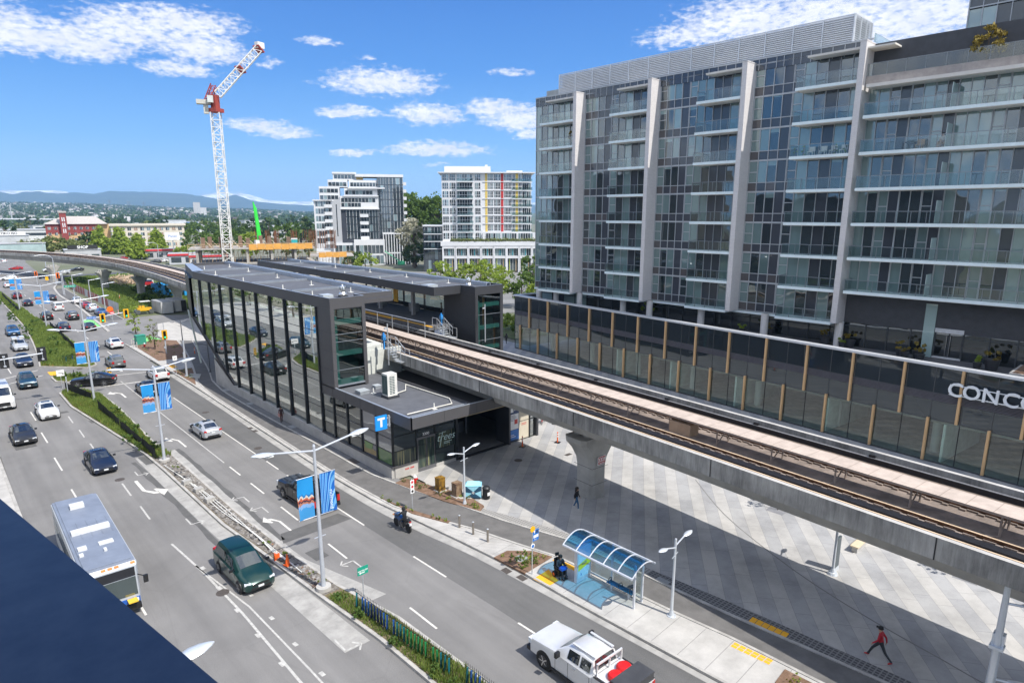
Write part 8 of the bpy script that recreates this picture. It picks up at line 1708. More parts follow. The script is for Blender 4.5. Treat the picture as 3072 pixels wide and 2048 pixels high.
for k in range(8):
 z=11.6+3.0*k
 for a,e,n in((.3,2.5,3),(2.9,5.0,3),(5.6,11.2,6),(12.2,14.2,3)):fwin(t2,X2,a,e,z+.5,z+2.6,n,mid=True)
 fbal(t2,X2,5.5,11.5,z,0,1.5)
 if k>0:
  for a,e,n in((16.9,18.8,4),(19.2,21.5,4),(22.9,25.6,5),(26.0,26.9,2),(28.3,29.3,2)):fwin(t2,X2,a,e,z+.5,z+2.6,n,mid=True)
  fwin(t2,X2,29.8,32.8,z+.4,z+2.6,4,off=-1.42);fbal(t2,X2,25.6,33.2,z,0,.6)
  b=MB(X2);b.box(15,29.4,0,.25,z-.12,z+.06);b.build('floor_band',WALLW,t2)
 else:
  for a in(16,22,28):fwin(t2,X2,a,a+5.4,z+.4,z+2.5,6,off=1.55)
b=MB(X2);b.box(14.8,37,0,1.5,11,14.4);b.box(-.6,40,-14,3.8,9.6,11.3);b.build('podium_roof',WALLW,t2)
for i in range(8):
 u=.2+i*4.7;b=MB(X2)
 for q in(u,u+4.4):b.box(q-.25,q+.25,3.0,4.1,0,9.4,0)
 b.box(u,u+4.7,3.0,4.0,8.7,9.4,0);b.box(u,u+4.7,3.0,4.0,5.1,6.0,0);b.build('podium_frame',WALLW,t2);fwin(t2,X2,u+.3,u+4.2,6.1,8.6,5,off=3.1,pale=.5);fwin(t2,X2,u+.3,u+4.2,.4,5.0,4,off=3.1,pale=.25,m=DK_GLASS)
 for j in range(3):b=MB(X2);q=u+.9+j*1.2;b.box(q,q+.16,3.2,3.5,6.1 if j%2 else.4,8.6 if j%2 else 5);b.build('colour_fin',mat('fin_'+'lty'[j],((.45,.55,.05),(.03,.35,.42),(.55,.36,.14))[j],.5),t2)
ga=thing('roof_garden','strip of green and yellow planting along the white podium roof','planting',tuple(X2@Vector((18,3.4,11.3))));vs=[];fs=[]
for _ in range(2600):p=X2@Vector((rl.uniform(3,39),rl.uniform(2.9,3.9),11.3+abs(rl.gauss(0,.45))));leafquad(vs,fs,p,.3,rl)
mesh_obj('leaves',vs,fs,LF_OLIVE,ga,'stuff')
t3=thing('corner_block','small dark block with white balconies left of the white apartment block','building',tuple(X2@Vector((-4,0,0))));b=MB(X2);b.box(-7.2,-.2,-12,.2,0,17);b.build('wall',SPAN,t3);b=MB(X2);b.box(-7.3,-.1,-12,.5,16.6,17.1);b.build('roof',WALLW,t3)
for k in range(3):fwin(t3,X2,-6.6,-.6,8.9+k*2.7,10.8+k*2.7,5,off=.26,fr=WALLG);fbal(t3,X2,-6.9,-.3,8.6+k*2.7,.2,1.4)
for k in range(2):fwin(t3,X2,-6.8,-.5,.5+k*4.1,4.2+k*4.1,5,off=.26,fr=MULLD,pale=.1)
t4=thing('stepped_block','stepped white and dark glass apartment block under construction, right of the crane','building',(140,247,0));X4=LF((124.2,256.4),(.874,-.487));D4=-14
b=MB(X4);b.box(0,7.4,D4,0,0,26.6);b.box(2.4,10.6,D4,-1.2,26.6,32.2);b.box(6,14,D4,-2.5,32,35);b.box(8.2,17.5,D4,-3.2,35,38.0);b.box(10.6,26.2,D4,.1,23.2,28.4);b.box(12.5,26,D4,-.8,28.4,31.6);b.box(14.5,29,D4,-2,31.6,35);b.box(7,15.4,D4,1.6,0,9.2);b.box(15.4,28,D4,2.6,0,10.6);b.build('wall',WALLW,t4)
b=MB(X4);b.box(7.2,10.7,D4,.6,9,27);b.build('wall',WALLG,t4);b=MB(X4);b.box(10.6,26.2,D4,-.1,9,23.2);b.box(26,36.8,D4,-1.5,0,36.2);b.build('wall',SPAN,t4);b=MB(X4);b.box(8.8,9.2,.6,.64,12,25);b.build('slot_window',FDK,t4)
b=MB(X4);b.box(17.2,37,D4,-1.2,36.2,37.3);b.box(7.9,17.7,D4,-2.9,37.4,38.1);b.build('roof',WALLW,t4);b=MB(X4);b.box(17.6,20.4,-3,-2.9,33.6,37);b.build('sheathing',mat('sheathing_tan',(.50,.36,.14),.8),t4)
for k in range(6):z=8.9+k*3.0;fwin(t4,X4,.6,6.8,z+.3,z+2.4,6,fr=WALLW,pale=.2);fbal(t4,X4,4.2,7.3,z,0,1.3,solid=True)
for z,a,e,o_ in((27,2.6,10,-1.15),(29.7,2.6,10,-1.15),(32.4,6.2,13.6,-2.45),(35.4,8.6,17,-3.15),(24.0,11,19,.16),(25.9,11,25,.16),(29,12.8,24,-.74),(32.3,15,28,-1.94)):fwin(t4,X4,a,e,z,z+1.6,int((e-a)/1.3),off=o_,pale=.12)
b=MB(X4)
for z,a,e in((23.2,10.4,26.4),(26.5,2,8),(28.4,12,26.3),(31.6,14,29),(26.6,-.4,7.4)):b.box(a,e,-2,.7,z-.25,z+.25)
b.build('floor_band',WALLW,t4)
for k in range(4):z=10.9+k*3.05;fwin(t4,X4,12.8,18.3,z,z+2.75,4,fr=WALLW,pale=.1);fwin(t4,X4,18.8,25.8,z,z+2.75,6,fr=MULL,pale=.1);fbal(t4,X4,18.4,21.8,z,0,1.1,solid=True)
for k in range(8):z=12.2+k*3.0;fwin(t4,X4,26.3,30.8,z,z+2.7,4,off=-1.42,fr=MULL,pale=.1);fwin(t4,X4,31.0,36.7,z,z+2.7,4,off=-1.42,fr=WALLW,pale=.08);fbal(t4,X4,35,38.2,z,-4,-2.5,solid=True)
for i in range(11):b=MB(X4);u=27.6+i*1.12;b.box(u-.16,u+.16,-1.4,1.2,0,13.2);b.build('pier',WALLW,t4)
b=MB(X4);b.box(27.4,39,-1.4,1.25,12.7,13.4);b.box(27.4,39,-1.2,1.22,4.6,5.1);b.box(27.4,39,-10,-.2,0,12.6,1);b.build('lower_frame',[WALLW,FDK],t4)
for z in(.6,4.9):fwin(t4,X4,16,27.4,z,z+3.4,7,off=2.68);fwin(t4,X4,7.6,15,z,z+3.4,5,off=1.68)
DECK=mat('site_concrete',(.36,.34,.31),.9,var=.2);PLY=mat('formwork_orange',(.66,.33,.07),.7,var=.12,scale=.8);TIM=mat('site_timber',(.48,.34,.21),.8,var=.25,scale=2);RST=mat('rebar_rust',(.20,.085,.04),.85,var=.3)
def site(X,L_,Dp,levels,label,formz):
 o=thing('construction_frame',label,'building site',tuple(X@Vector((L_/2,0,0))));top=levels[-1]
 for z in levels:b=MB(X);b.box(0,L_,-Dp,0,z-.35,z);b.build('deck',DECK,o)
 b=MB(X)
 for z0,z1 in zip([0]+levels[:-1],levels):
  for u in range(2,int(L_),6):
   for d in(-.8,-7,-14):b.box(u-.3,u+.3,d-.3,d+.3,z0,z1-.35)
 b.build('columns',DECK,o);b=MB(X)
 for u in[q*.9 for q in range(int(L_/.9))]:
  d=-rl.uniform(.4,3);b.cyl((u,d,levels[-2]),(u,d,top-.35),.05,n=4)
  if rl.random()<.5:b.cyl((u,d,levels[-2]+.4),(u+.9,d,top-.9),.04,n=4)
  if rl.random()<.4:b.cyl((u,d,top-1.4),(u+.9,d,top-1.4),.04,n=4)
 b.build('shoring',TIM,o)
 if formz:b=MB(X);n=int(formz[1]-formz[0]);[b.box(formz[0]+i*2.0,formz[0]+i*2.0+1.94,.05,.18,top-.55+.1*(i%2),top+.9+.1*(i%2))for i in range(n//2)];b.build('edge_formwork',PLY,o)
 b=MB(X)
 for u in[q*1.5 for q in range(int((formz[0]if formz else L_)/1.5))]:b.cyl((u,-.1,top),(u,-.1,top+1.1),.05,n=4)
 b.box(0,L_,-.15,-.05,top+1.0,top+1.12);b.box(0,L_,-.15,-.05,top+.5,top+.6);b.build('guard_rail',TIM,o);return o
XS=LF((51.3,177.8),(.934,-.357));site(XS,31,17,[4.4,8.6,12.4],'unfinished concrete floors with orange edge formwork below the tower crane',(14.5,31));XR=LF((85.5,181),(.9,-.44));site(XR,12.5,14,[4.6,9.1],'lower unfinished concrete floor with orange panels left of the stepped block',(2.5,11))
for i,(u,d)in enumerate(((3.6,-2.2),(5.2,-3),(7.8,-4),(10.2,-2.4),(12.5,-5),(14.4,-2.6),(17.6,-5.5),(19.8,-4),(24.6,-3.4))):
 p=XS@Vector((u,d,12.4));o=thing('formwork_column','brown column formwork standing on the top deck of the building site','formwork',tuple(p),'column forms on the top deck');b=MB(XS);b.box(u-.45,u+.45,d-.4,d+.4,12.4,15.0+rl.uniform(-.4,.5));b.build('panel',mat('form_brown',(.20,.13,.09),.8,var=.2),o);b=MB(XS);b.cyl((u+.5,d,14.2),(u+2.0,d+.3,12.5),.07,n=4);b.cyl((u-.5,d,12.4),(u-.5,d,15.2),.06,n=4);b.build('prop',mat('prop_pale',(.60,.50,.36),.7),o)
for i,(u,d,w)in enumerate(((17,-15,1.2),(19.5,-16,1),(22,-18,1.2),(31.5,-22,3.2),(34.5,-20,3.6),(27,-20,1.4),(38,-19,1.6))):
 p=XS@Vector((u,d,12.4));b=MB(XS)
 for _ in range(26):q,r_=u+rl.uniform(-w,w)*.6,d+rl.uniform(-.6,.6);b.cyl((q,r_,11),(q+rl.uniform(-.1,.1),r_,15.6+rl.uniform(0,1.2)),.045,n=3)
 tag(b.build('rebar_cage',RST),'bundle of rusty reinforcing bars sticking up from the building site','rebar','rebar bundles on the building site')
p=XS@Vector((25.8,-1.2,12.4));o=thing('portable_toilet','teal portable toilet with pale roof on the orange edged deck','portable toilet',tuple(p));b=MB(XS);b.box(25.2,26.7,-2.2,-.8,12.4,14.4);b.build('cabin',mat('toilet_teal',(.03,.36,.38),.5),o);b=MB(XS);b.box(25.15,26.75,-2.25,-.75,14.4,14.7);b.build('roof',HVW,o)
cr=thing('tower_crane','tall white lattice tower crane with red slewing head and raised jib','crane',(60.2,174.9,12));CRW=mat('crane_white',(.74,.73,.70),.5,var=.05);CRR=mat('crane_red',(.30,.045,.03),.6,var=.15)
def lattice(mb,p0,p1,w,n,r=.09,up=Vector((0,0,1))):
 p0=Vector(p0);p1=Vector(p1);d=(p1-p0).normalized();s=d.cross(up if abs(d.dot(up))<.9 else Vector((.6,.8,0))).normalized();t=d.cross(s);cs=[(s*a+t*c)*w/2 for a,c in((-1,-1),(1,-1),(1,1),(-1,1))]
 for c in cs:mb.cyl(p0+c,p1+c,r,n=4)
 for i in range(n):
  a=p0 .lerp(p1,i/n);e=p0 .lerp(p1,(i+1)/n)
  for k in range(4):u,v=cs[k],cs[(k+1)%4];mb.cyl(a+u,a+v,r*.6,n=3);mb.cyl(a+(u if i%2 else v),e+(v if i%2 else u),r*.6,n=3)
CB=Vector((60.0,174.9,0));b=MB();lattice(b,CB,CB+Vector((.4,0,45.6)),2.1,26,.13,Vector((.5,.86,0)));b.build('mast',CRW,cr);b=MB();b.rbox(CB+Vector((.4,0,46.1)),2.8,2.8,.9,.5);b.rbox(CB+Vector((.5,0,48.0)),1.5,1.5,3.4,.5);lattice(b,CB+Vector((-1.2,.4,48)),CB+Vector((.6,0,52)),1.2,4,.12);b.build('slewing_head',CRR,cr)
J0=CB+Vector((1.2,-.3,49.8));J1=CB+Vector((11.0,-3.7,61.2));b=MB();lattice(b,J0,J1,1.75,14,.12);q=(J1-J0).to_track_quat('Z','Y');b.build('jib',CRW,cr);b=MB();c=J0 .lerp(J1,.55);b.rbox(c,2.2,2.2,.3,.3,ry=.7);b.build('jib_joint',CRR,cr);MB().rbox(J1,2.2,2.2,.3,.3,ry=.7).build('jib_joint',CRR,cr);b=MB();b.rbox(J1+Vector((.3,0,.9)),2.0,1.2,1.4,.3);b.build('jib_head',CRW,cr);b=MB();b.rbox(CB+Vector((-2.0,.8,47.9)),3.2,2.0,1.0,-.35);b.rbox(CB+Vector((-1.6,.6,46.4)),1.1,1.0,2.4,-.35);b.build('counterweight',mat('crane_grey',(.48,.47,.42),.6),cr);b=MB();b.rbox(CB+Vector((-.9,-.9,48.5)),1.3,1.3,1.6,-.35);b.build('cab',mat('cab_white',(.55,.58,.56),.4),cr)
o=thing('concrete_pump','bright green folded concrete pump boom rising behind the building site','crane',(69,177,12));b=MB()
for i in range(3):b.cyl((69.3+i*.35,177.0,13),(68.7+i*.28,177.2,24.2-i*.7),.28,.2,6)
b.build('boom',mat('boom_green',(.04,.62,.06),.5),o);b=MB();b.box(68.2,70.2,176.4,177.6,12.4,14.2);b.build('base',HVW,o)
o=thing('boom_lift','thin green boom lift arm leaning against the stepped block','lift',tuple(X4@Vector((31,3,0))));b=MB(X4);b.cyl((34,3.5,1.5),(27.8,3.2,5.8),.22,n=6);b.box(33,36,2.5,4.5,0,1.5);b.build('boom',mat('lift_green',(.05,.42,.22),.5),o)
ht=thing('hotel','red and tan hotel with a square clock style tower and pale hipped roof','building',(74,478,0));XH=LF((59.8,477),(.985,-.17));BRK=mat('hotel_red',(.23,.045,.04),.8,var=.15);TAN=mat('hotel_tan',(.52,.36,.19),.8,var=.1);RFS=mat('shingle_grey',(.40,.37,.35),.8,var=.1,scale=2)
b=MB(XH);b.box(0,27,-14,0,0,9.4,0);b.box(.05,26.95,-14,.05,9.4,15.2,1);b.box(27,33,-13,-1,0,15,0);b.box(8,14,.1,.4,9,12,1);b.build('wall',[TAN,BRK],ht)
b=MB(XH);i6=[b.av(v)for v in((-.8,1,15.2),(32,1,15.2),(32,-15,15.2),(-.8,-15,15.2),(9,-6,19.8),(26,-6,19.8))];[b.fi([i6[k]for k in f])for f in((0,1,5,4),(2,3,4,5),(1,2,5),(3,0,4))];b.build('roof',RFS,ht);b=MB(XH);b.box(7.8,11.2,.2,3.4,0,21.8,0);b.box(7.4,11.6,-.2,3.8,21.8,22.8,1);b.build('tower',[BRK,RFS],ht)
for k in range(4):
 for j in range(8):fwin(ht,XH,1.2+j*3.2+(3 if 2<=j<3 else 0),2.6+j*3.2+(3 if 2<=j<3 else 0),2+k*3.3,3.6+k*3.3,2,off=.12 if not 2<=j<3 else.5)
for j in range(3):b=MB(XH);b.box(8.8,9.3,3.4,3.45,10+j*3.4,12.4+j*3.4);b.box(9.8,10.3,3.4,3.45,10+j*3.4,12.4+j*3.4);b.build('tower_panel',WALLW,ht)
at_=thing('long_apartments','long cream apartment block with rows of windows beyond the green trees','building',(110,460,0));XA=LF((91,462),(.97,-.24));CRM=mat('cream',(.58,.53,.45),.8,var=.06);b=MB(XA);b.box(0,40,-14,0,0,14);b.box(-1,41,-15,1,14,15.2);b.build('wall',CRM,at_)
for k in range(4):
 for j in range(11):fwin(at_,XA,1.5+j*3.5,3.6+j*3.5,1.6+k*3.2,3.5+k*3.2,2,off=.1,m=mat('bay_tan',(.32,.22,.15),.7)if j%2 else None)
def low(x,y,w,d,h,rz,c,lab,name='low_building',sgn=None,stripe=None):
 o=thing(name,lab,'building',(x,y,0));T=Matrix.Translation((x,y,0))@Matrix.Rotation(rz,4,'Z');b=MB(T);b.box(-w/2,w/2,-d/2,d/2,0,h);b.build('wall',mat('low_%d'%int(c[0]*999+c[2]*77),c,.7,var=.1,scale=.3),o);b=MB(T);b.box(-w/2-.3,w/2+.3,-d/2-.3,d/2+.3,h,h+.3);b.build('roof',WALLG,o)
 b=MB(T);n=max(2,int(w/4));[b.box(-w/2+.8+i*w/n,-w/2-.8+(i+1)*w/n,-d/2-.05,-d/2,.8,min(h-.8,3))for i in range(n)];b.build('window',FDK,o)
 if stripe:b=MB(T);b.box(-w/2-.35,w/2+.35,-d/2-.4,-d/2-.3,h-.7,h+.1);b.build('fascia',stripe,o)
 if sgn:b=MB(T);b.box(-w*.42,w*.42,-d/2-.3,-d/2-.1,h+.2,h+2.2);p=b.build('sign_board',BLKI if sgn[1]else WHT,o);text_mesh(sgn[0],1.7,WHT if sgn[1]else BLKI,'lettering',p,T@frame((0,-d/2-.32,h+1.2),(1,0,0),(0,0,1)),bold=.05)
 return o
low(37,421,16,12,10.4,-.06,(.45,.47,.48),'grey building with a white rooftop name board at the left edge',sgn=('TIKO ISO',0));low(36,400,26,8,7,-.1,(.32,.42,.42),'low teal glazed building below the rooftop name board');low(58,360,14,10,5,-.1,(.42,.43,.45),'grey shop with a black name board behind the guideway',sgn=('SHOP',1));low(68,420,20,8,6,-.1,(.62,.62,.6),'low white building in front of the hotel');low(90,350,16,9,4.5,-.2,(.40,.40,.42),'grey strip shop between the green trees',stripe=REDI);low(86,305,11,8,4.4,-.3,(.46,.48,.52),'white petrol station kiosk with red and blue band','petrol_station',stripe=REDI);low(90,285,14,8,4.6,-.3,(.5,.5,.5),'petrol station canopy with red band beside the building site','petrol_canopy',stripe=REDI)
o=thing('billboard','white billboard with blue print above the trees left of the building site','sign',(92,340,0));b=MB();b.rbox((92,340,10.8),6.2,.4,3.6,-.25);p=b.build('panel',WHT,o);b=MB();b.cyl((92,340.3,0),(92,340.3,9),.25,n=8);b.build('post',GALV,o);text_mesh('Panel',1.7,PBL,'lettering',p,Matrix.Translation((92,340,10.8))@Matrix.Rotation(-.25,4,'Z')@frame((0,-.23,0),(1,0,0),(0,0,1)))
tree(75,412,14,6.2,LF_LIME,'left tree of the left bright green pair behind the guideway',4600,.85,'bright green conical trees','cone',tr=.3);tree(83,404,14,6.0,LF_LIME,'right tree of the left bright green pair behind the guideway',4600,.85,'bright green conical trees','cone',tr=.3);tree(79,350,12.5,5.0,LF_LIME,'left tree of the right bright green pair behind the guideway',4200,.75,'bright green conical trees','cone',tr=.3);tree(88,352,14,5.2,LF_LIME,'right tree of the right bright green pair behind the guideway',4200,.75,'bright green conical trees','cone',tr=.3)
for i,(x,y,h,r)in enumerate([(43,418,8.5,7),(52,408,9.5,8),(62,402,8,7)]):tree(x,y,h,r,LF_OLIVE,['left pale olive tree above the guideway','middle pale olive tree above the guideway','right pale olive tree above the guideway'][i],1800,.7,'pale olive trees above the guideway',tr=.3)
tree(70,415,12,4,LF_DARK,'dark tree tucked left of the bright green pair',1000,.7,tr=.3)
for i,(x,y,h,r,m)in enumerate([(95,285,14,6,LF_MID),(103,300,15,7,LF_MID),(110,292,13,5,LF_LIME),(100,330,14,7,LF_MID),(122,325,16,7,LF_DARK),(90,318,7,4,LF_LIME)]):tree(x,y,h,r,m,'green street tree in the cluster left of and behind the crane mast',1300,.6,'trees clustered behind the crane',tr=.3)
for i in range(9):tree(132+i*5.2+rl.uniform(-1,1),322-i*3.2,12.5+rl.uniform(-1.5,1.5),2.6,LF_OLIVE,'slim yellow green tree in the row behind the rebar',700,.55,'row of slim trees behind the rebar','col',tr=.25)
tree(180,272,31,10.5,LF_MID,'left crown of the two tall cottonwoods between the apartment blocks',5200,.8,'tall cottonwoods',tr=.4);tree(191,264,30,10.5,LF_MID,'right crown of the two tall cottonwoods between the apartment blocks',5200,.8,'tall cottonwoods',tr=.4);tree(151,224,19,6.5,LF_BLOSSOM,'chestnut tree covered in cream blossom beside the stepped block',2600,.5,tr=.4);tree(157,221,18,6.5,LF_MID,'leafy green chestnut right of the blossoming one',2600,.5,tr=.4);tree(147,218,9,5,LF_DARK,'dark low tree at the foot of the blossoming chestnut',1300,.45,tr=.4);tree(255,214,26,9,LF_MID,'tree glimpsed right of the white apartment block',2200,.8,tr=.4)
for i,(x,y,h,r)in enumerate([(104,142,8.6,3.4),(109,138,8,3),(113,136,9.0,3.6)]):tree(x,y,h,r,LF_LIME,['left bright lime tree behind the far platform roof','middle bright lime tree behind the far platform roof','right bright lime tree behind the far platform roof'][i],1500,.32,'bright lime trees behind the far roof',tr=.25)
for i,(x,y,h,r,m)in enumerate([(98,112,7.6,3,LF_LIME),(102,108,8.4,3.6,LF_MID),(106,104,9,4,LF_MID),(110,100,9.6,3.8,LF_MID),(113,95,8.4,3.4,LF_LIME),(101,101,7,3,LF_LIME),(117,95,7.2,2.6,LF_OLIVE)]):tree(x,y,h,r,m,'leafy green tree in the row between the far platform roof and the white podium',1300,.32,'row of trees before the white podium',tr=.25)
pt0=[tree(120+i*6,112+i*8,8.5,3.6,m_,'green garden tree on the ground between the white and stepped blocks',900,.36,'garden trees between the blocks',tr=.25)for i,m_ in enumerate((LF_MID,LF_LIME,LF_DARK))]
for i,(x,y,h,r,m)in enumerate([(96.5,85.5,8.6,2.9,LF_DARK),(90,83,6.4,2.4,LF_MID),(86,84,4,2.4,LF_LIME),(80,87,3.2,2.6,LF_LIME),(78,82,2.2,2.2,LF_MID)]):tree(x,y,h,r,m,['dark green tree just left of the glass tower','green tree in front of the dark one by the tower','lime green shrub left of the podium end','broad lime green shrub above the walkers','low green shrub above the walkers'][i],1200,.26,'planting between the station and the podium',tr=.22)
b=MB();b.face(((74,80,.02),(95,78,.02),(105,92,.02),(85,100,.02),(76,92,.02)));struct(b,'garden_bed',mat('garden_green',(.06,.10,.03),.95,col2=(.14,.15,.06),scale=.6))
o=thing('garden_lamp','thin white lamp post among the shrubs beyond the far lift tower','lamp post',(75,86,0));b=MB();b.cyl((75,86,0),(75,86,5.6),.08,n=6);b.tube([(75,86,5.5),(76.6,86,5.5)],.05,5);b.build('pole',WALLW,o)
for i in range(16):
 x,y=rl.uniform(105,215),0;y=285-x*.85+rl.uniform(-28,6)
 if 120<x<180 and y>150:y=145+rl.uniform(-15,10)-(x-120)*.6
 dup(pt0[i%3],(x,y,0),rl.uniform(0,6),scale=rl.uniform(.7,1.2))
b=MB();b.face(((60,150,-.05),(120,215,-.05),(170,185,-.05),(200,150,-.05),(120,95,-.05),(74,110,-.05)));struct(b,'far_street',mat('far_street_grey',(.20,.20,.195),.9,var=.2,scale=.1))
for i,(x,y,w,d,h,c)in enumerate([(-34,62,26,44,26,(.10,.10,.11)),(-36,128,24,50,34,(.16,.15,.14)),(-30,196,20,40,12,(.40,.38,.35))]):low(x,y,w,d,h,0,c,['dark office block left of the frame beside the bus','brown block left of the frame beside the junction','low pale block left of the frame by the far median'][i],'street_block')
for i in range(12):tree(-4.5,45+i*12,8,3.2,LF_MID,'street tree on the left pavement outside the picture',420,.4,'street trees on the left pavement')
def pol(a,r,z=0):return Vector((r*math.sin(rad(a)),r*math.cos(rad(a)),z))
RID=[(0,.75),(4.8,.71),(9.9,.67),(12.6,.54),(15.5,.42),(21.4,.33),(25.3,.10),(32,.08),(60,.1)]
def relev(a):
 for(a0,e0),(a1,e1)in zip(RID[:-1],RID[1:]):
  if a0<=a<=a1:return e0+(e1-e0)*(a-a0)/(a1-a0)
 return.1
def hz(a,r):
 t=max(0,min(1,(r-1500)/4300));t=t*t*(3-2*t)*.5+t*.5;return(CAMH+5800*math.tan(rad(relev(a))))*t*(1+.06*noise.noise(Vector((a*.9,r*.0012,0))))-.2
b=MB();AA=[-6+i*1.0 for i in range(62)];RR=[1400,1900,2400,2900,3400,3900,4400,4900,5400,5800,6600];V={}
for i,a in enumerate(AA):
 for j,r in enumerate(RR):V[i,j]=b.av(pol(a,r,hz(a,min(r,5800))-(r-5800)*.02 if r>5800 else hz(a,r)))
for i in range(len(AA)-1):
 for j in range(len(RR)-1):b.fi((V[i,j],V[i+1,j],V[i+1,j+1],V[i,j+1]))
struct(b,'hills',mat('hill_green',(.05,.08,.04),.95,col2=(.12,.14,.09),scale=.006),smooth=True,angle=80)
HOUSE=mat('far_houses',(.12,.10,.095),.8,col2=(.66,.65,.64),island=True);b=MB()
for _ in range(3600):
 a=rl.uniform(3,33);r=1500+4400*rl.random()**.8;p=pol(a,r,hz(a,r))
 if noise.noise(Vector((a*.8,r*.002,5)))<-.25:continue
 w=rl.uniform(8,16);b.rbox((p.x,p.y,p.z+3),w,rl.uniform(8,12),rl.uniform(5,10)if rl.random()<.95 else 22,rl.uniform(-.4,.4))
tag(b.build('hillside_houses',HOUSE,recalc=False,kind='stuff'),'countless small houses scattered over the distant green hillside','houses')
vs=[];fs=[]
for _ in range(7500):
 a=rl.uniform(2,34);r=1300+4600*rl.random()**.9;p=pol(a,r,hz(a,r)if r>1500 else 0);s=rl.uniform(5,9)
 for _ in range(5):leafquad(vs,fs,(p.x+rl.gauss(0,s*.6),p.y+rl.gauss(0,s*.6),p.z+s*rl.uniform(.2,1.3)),s*rl.uniform(.5,.9),rl)
tag(mesh_obj('hillside_trees',vs,fs,LF_DARK,None,'stuff'),'dark trees mingled with the houses over the distant hillside','trees')
pt=[tree(150,600,13,7,LF_MID,'green tree in the flat suburb beyond the hotel',420,1.3,'trees in the flat suburb',tr=.4),tree(158,640,15,6,LF_DARK,'green tree in the flat suburb beyond the hotel',420,1.3,'trees in the flat suburb',tr=.4),tree(166,620,12,7,LF_OLIVE,'green tree in the flat suburb beyond the hotel',420,1.3,'trees in the flat suburb',tr=.4)]
for i in range(190):
 a=rl.uniform(4,33);r=rl.uniform(430,1350)
 if 5.5<a<17 and r<640:continue
 p=pol(a,r);dup(pt[i%3],p,rl.uniform(0,6),scale=rl.uniform(.6,1.25))
SH=thing('warehouse','pale low warehouse in the flat suburb beyond the hotel','building',(180,700,0),'warehouses in the flat suburb');b=MB();b.box(160,200,690,712,0,8);b.build('wall',mat('shed_white',(.55,.56,.56),.7),SH);b=MB();b.box(159.5,200.5,689.5,712.5,8,8.6);b.build('roof',WALLG,SH);b=MB();b.box(163,197,689.9,690,4,6);b.build('window',FDK,SH)
for i in range(26):a=rl.uniform(4.5,31);dup(SH,pol(a,rl.uniform(560,1350)),rl.uniform(-.5,.2),scale=rl.uniform(.6,1.3))
BRD=mat('bridge_grey',(.42,.44,.46),.7);br_=thing('cable_stayed_bridge','distant grey cable stayed bridge at the left edge','bridge',pol(5.4,1450));b=MB();A0,A1=pol(2,1500,13),pol(8.4,1380,11.5);b.cyl(A0,A1,2.0,n=4);b.build('deck',BRD,br_)
for a in(5.35,3.4):
 p=pol(a,1450);b=MB()
 for s in(-3,3):b.cyl(p+Vector((0,s,0)),p+Vector((0,0,37)),.9,n=4)
 b.build('pylon',BRD,br_);b=MB();d=(A1-A0).normalized()
 for k in range(1,8):
  for s in(-1,1):b.cyl(p+Vector((0,0,37-k)),p+d*s*k*9+Vector((0,0,12.3)),.16,n=3)
 b.build('cable',BRD,br_)
PYM=mat('pylon_steel',(.16,.18,.20),.6)
for i,(a,e)in enumerate(((11.25,1.07),(12.45,1.02),(13.45,.95))):
 p=pol(a,4000,45);o=thing('power_pylon',['left distant lattice power pylon on the hill','middle distant lattice power pylon on the hill','right distant lattice power pylon on the hill'][i],'pylon',p,'power pylons');h=CAMH+4000*math.tan(rad(e))-45;b=MB()
 for s in(-1,1):b.cyl(p+Vector((s*7,0,0)),p+Vector((0,0,h)),.9,n=3)
 for q in(.7,.85):b.cyl(p+Vector((-10,0,h*q)),p+Vector((10,0,h*q)),.8,n=3)
 b.build('frame',PYM,o)
for i,(a,r,w,h,c)in enumerate([(17.05,2600,22,62,(.42,.42,.42)),(17.5,2700,20,45,(.5,.5,.5)),(15.35,900,26,14,(.5,.53,.56)),(16.3,900,22,12,(.12,.25,.45))]):p=pol(a,r);low(p.x,p.y,w,w*.7,h,-.25,c,['taller grey high rise far behind the crane','shorter pale high rise far behind the crane','white industrial frame building far beyond the cream apartments','blue and white industrial shed far beyond the cream apartments'][i],'distant_block')
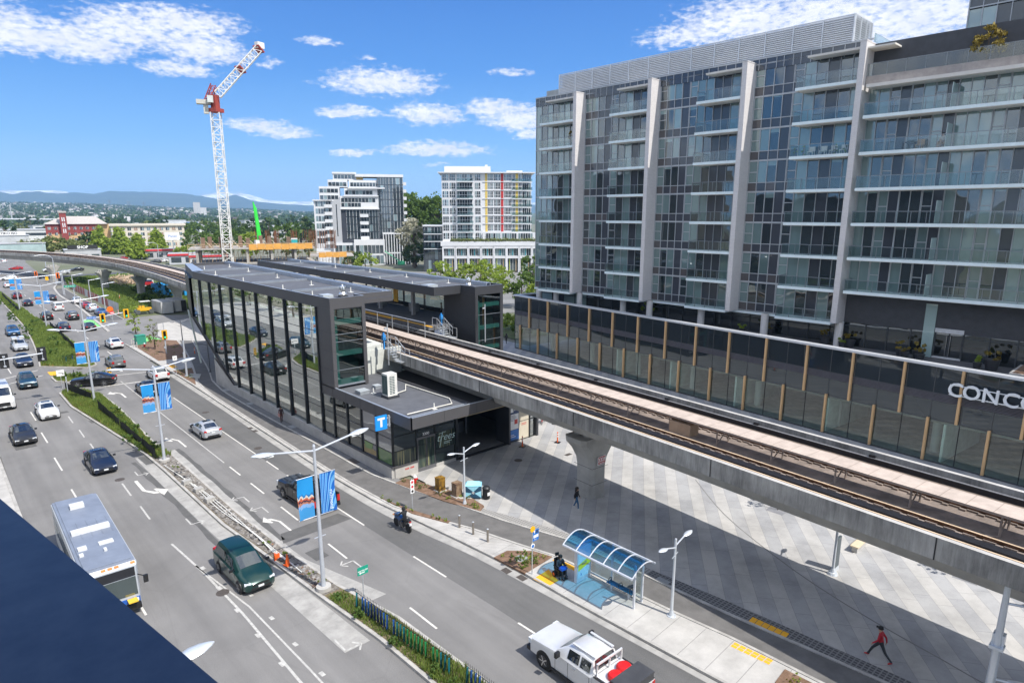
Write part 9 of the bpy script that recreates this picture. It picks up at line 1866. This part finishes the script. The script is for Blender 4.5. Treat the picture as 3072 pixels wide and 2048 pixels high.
MTN=[(-12,1.5),(0,1.6),(4.95,1.5),(5.63,1.33),(6.15,1.5),(6.95,1.56),(8.1,1.43),(9.3,1.54),(10.34,1.43),(11.32,1.67),(12.35,1.65),(14.5,1.64),(16.34,1.54),(17.46,1.39),(18.6,1.16),(19.42,1.40),(19.98,1.52),(20.6,1.26),(21.4,1.0),(23.5,.8),(26,.7),(34,.75),(60,.9)]
def mountain(prof,R0,R1,name,m,dz=0,rough=.12):
 b=MB();V={};na=300;nr=14;a0,a1=-11,50
 for i in range(na+1):
  a=a0+(a1-a0)*i/na;e=.8
  for(p,q),(p2,q2)in zip(prof[:-1],prof[1:]):
   if p<=a<=p2:t=(a-p)/(p2-p);e=q+(q2-q)*t;break
  for j in range(nr+1):
   t=j/nr;r=R0+(R1-R0)*t;zt=CAMH+R1*math.tan(rad(e));z=zt*(t**1.1)*(1+rough*(1-t)*3*noise.fractal(Vector((a*.55,t*2.2,dz)),.8,2.1,5))+(zt*.035*noise.noise(Vector((a*2.6,1,dz)))if j==nr else 0);V[i,j]=b.av(pol(a,r,max(-3,z)))
 for i in range(na):
  for j in range(nr):b.fi((V[i,j],V[i+1,j],V[i+1,j+1],V[i,j+1]))
 struct(b,name,m,smooth=True,angle=70)
mountain(MTN,8200,11600,'mountains',mat('mountain_forest',(.022,.045,.03),.95,col2=(.06,.085,.05),scale=.003))
mountain([(-12,1.4),(4.5,1.52),(5.4,1.62),(6.2,1.58),(7.2,1.62),(7.9,1.66),(8.7,1.58),(9.4,1.3),(17,1.35),(17.9,1.5),(18.6,1.63),(19.3,1.68),(19.9,1.56),(20.3,1.66),(21.2,1.45),(22.3,1.12),(24,1.0),(30,1.08),(60,.9)],11700,12900,'snow_peaks',mat('mountain_snow',(.30,.33,.36),.9,col2=(.80,.82,.85),scale=.004),4)
hz_=MB();hz_.box(-9500,15500,-6500,14500,-4.2,460)
m,nt,out=nodes('haze_air');pv=N(nt,'ShaderNodeVolumePrincipled');pv.inputs['Color'].default_value=(.40,.65,1,1);pv.inputs['Density'].default_value=.000085;pv.inputs['Anisotropy'].default_value=.2;nt.links.new(pv.outputs[0],out.inputs['Volume'])
o=hz_.build('haze',m,kind='stuff');tag(o,'thin blue haze softening the distant hills and mountains','haze')
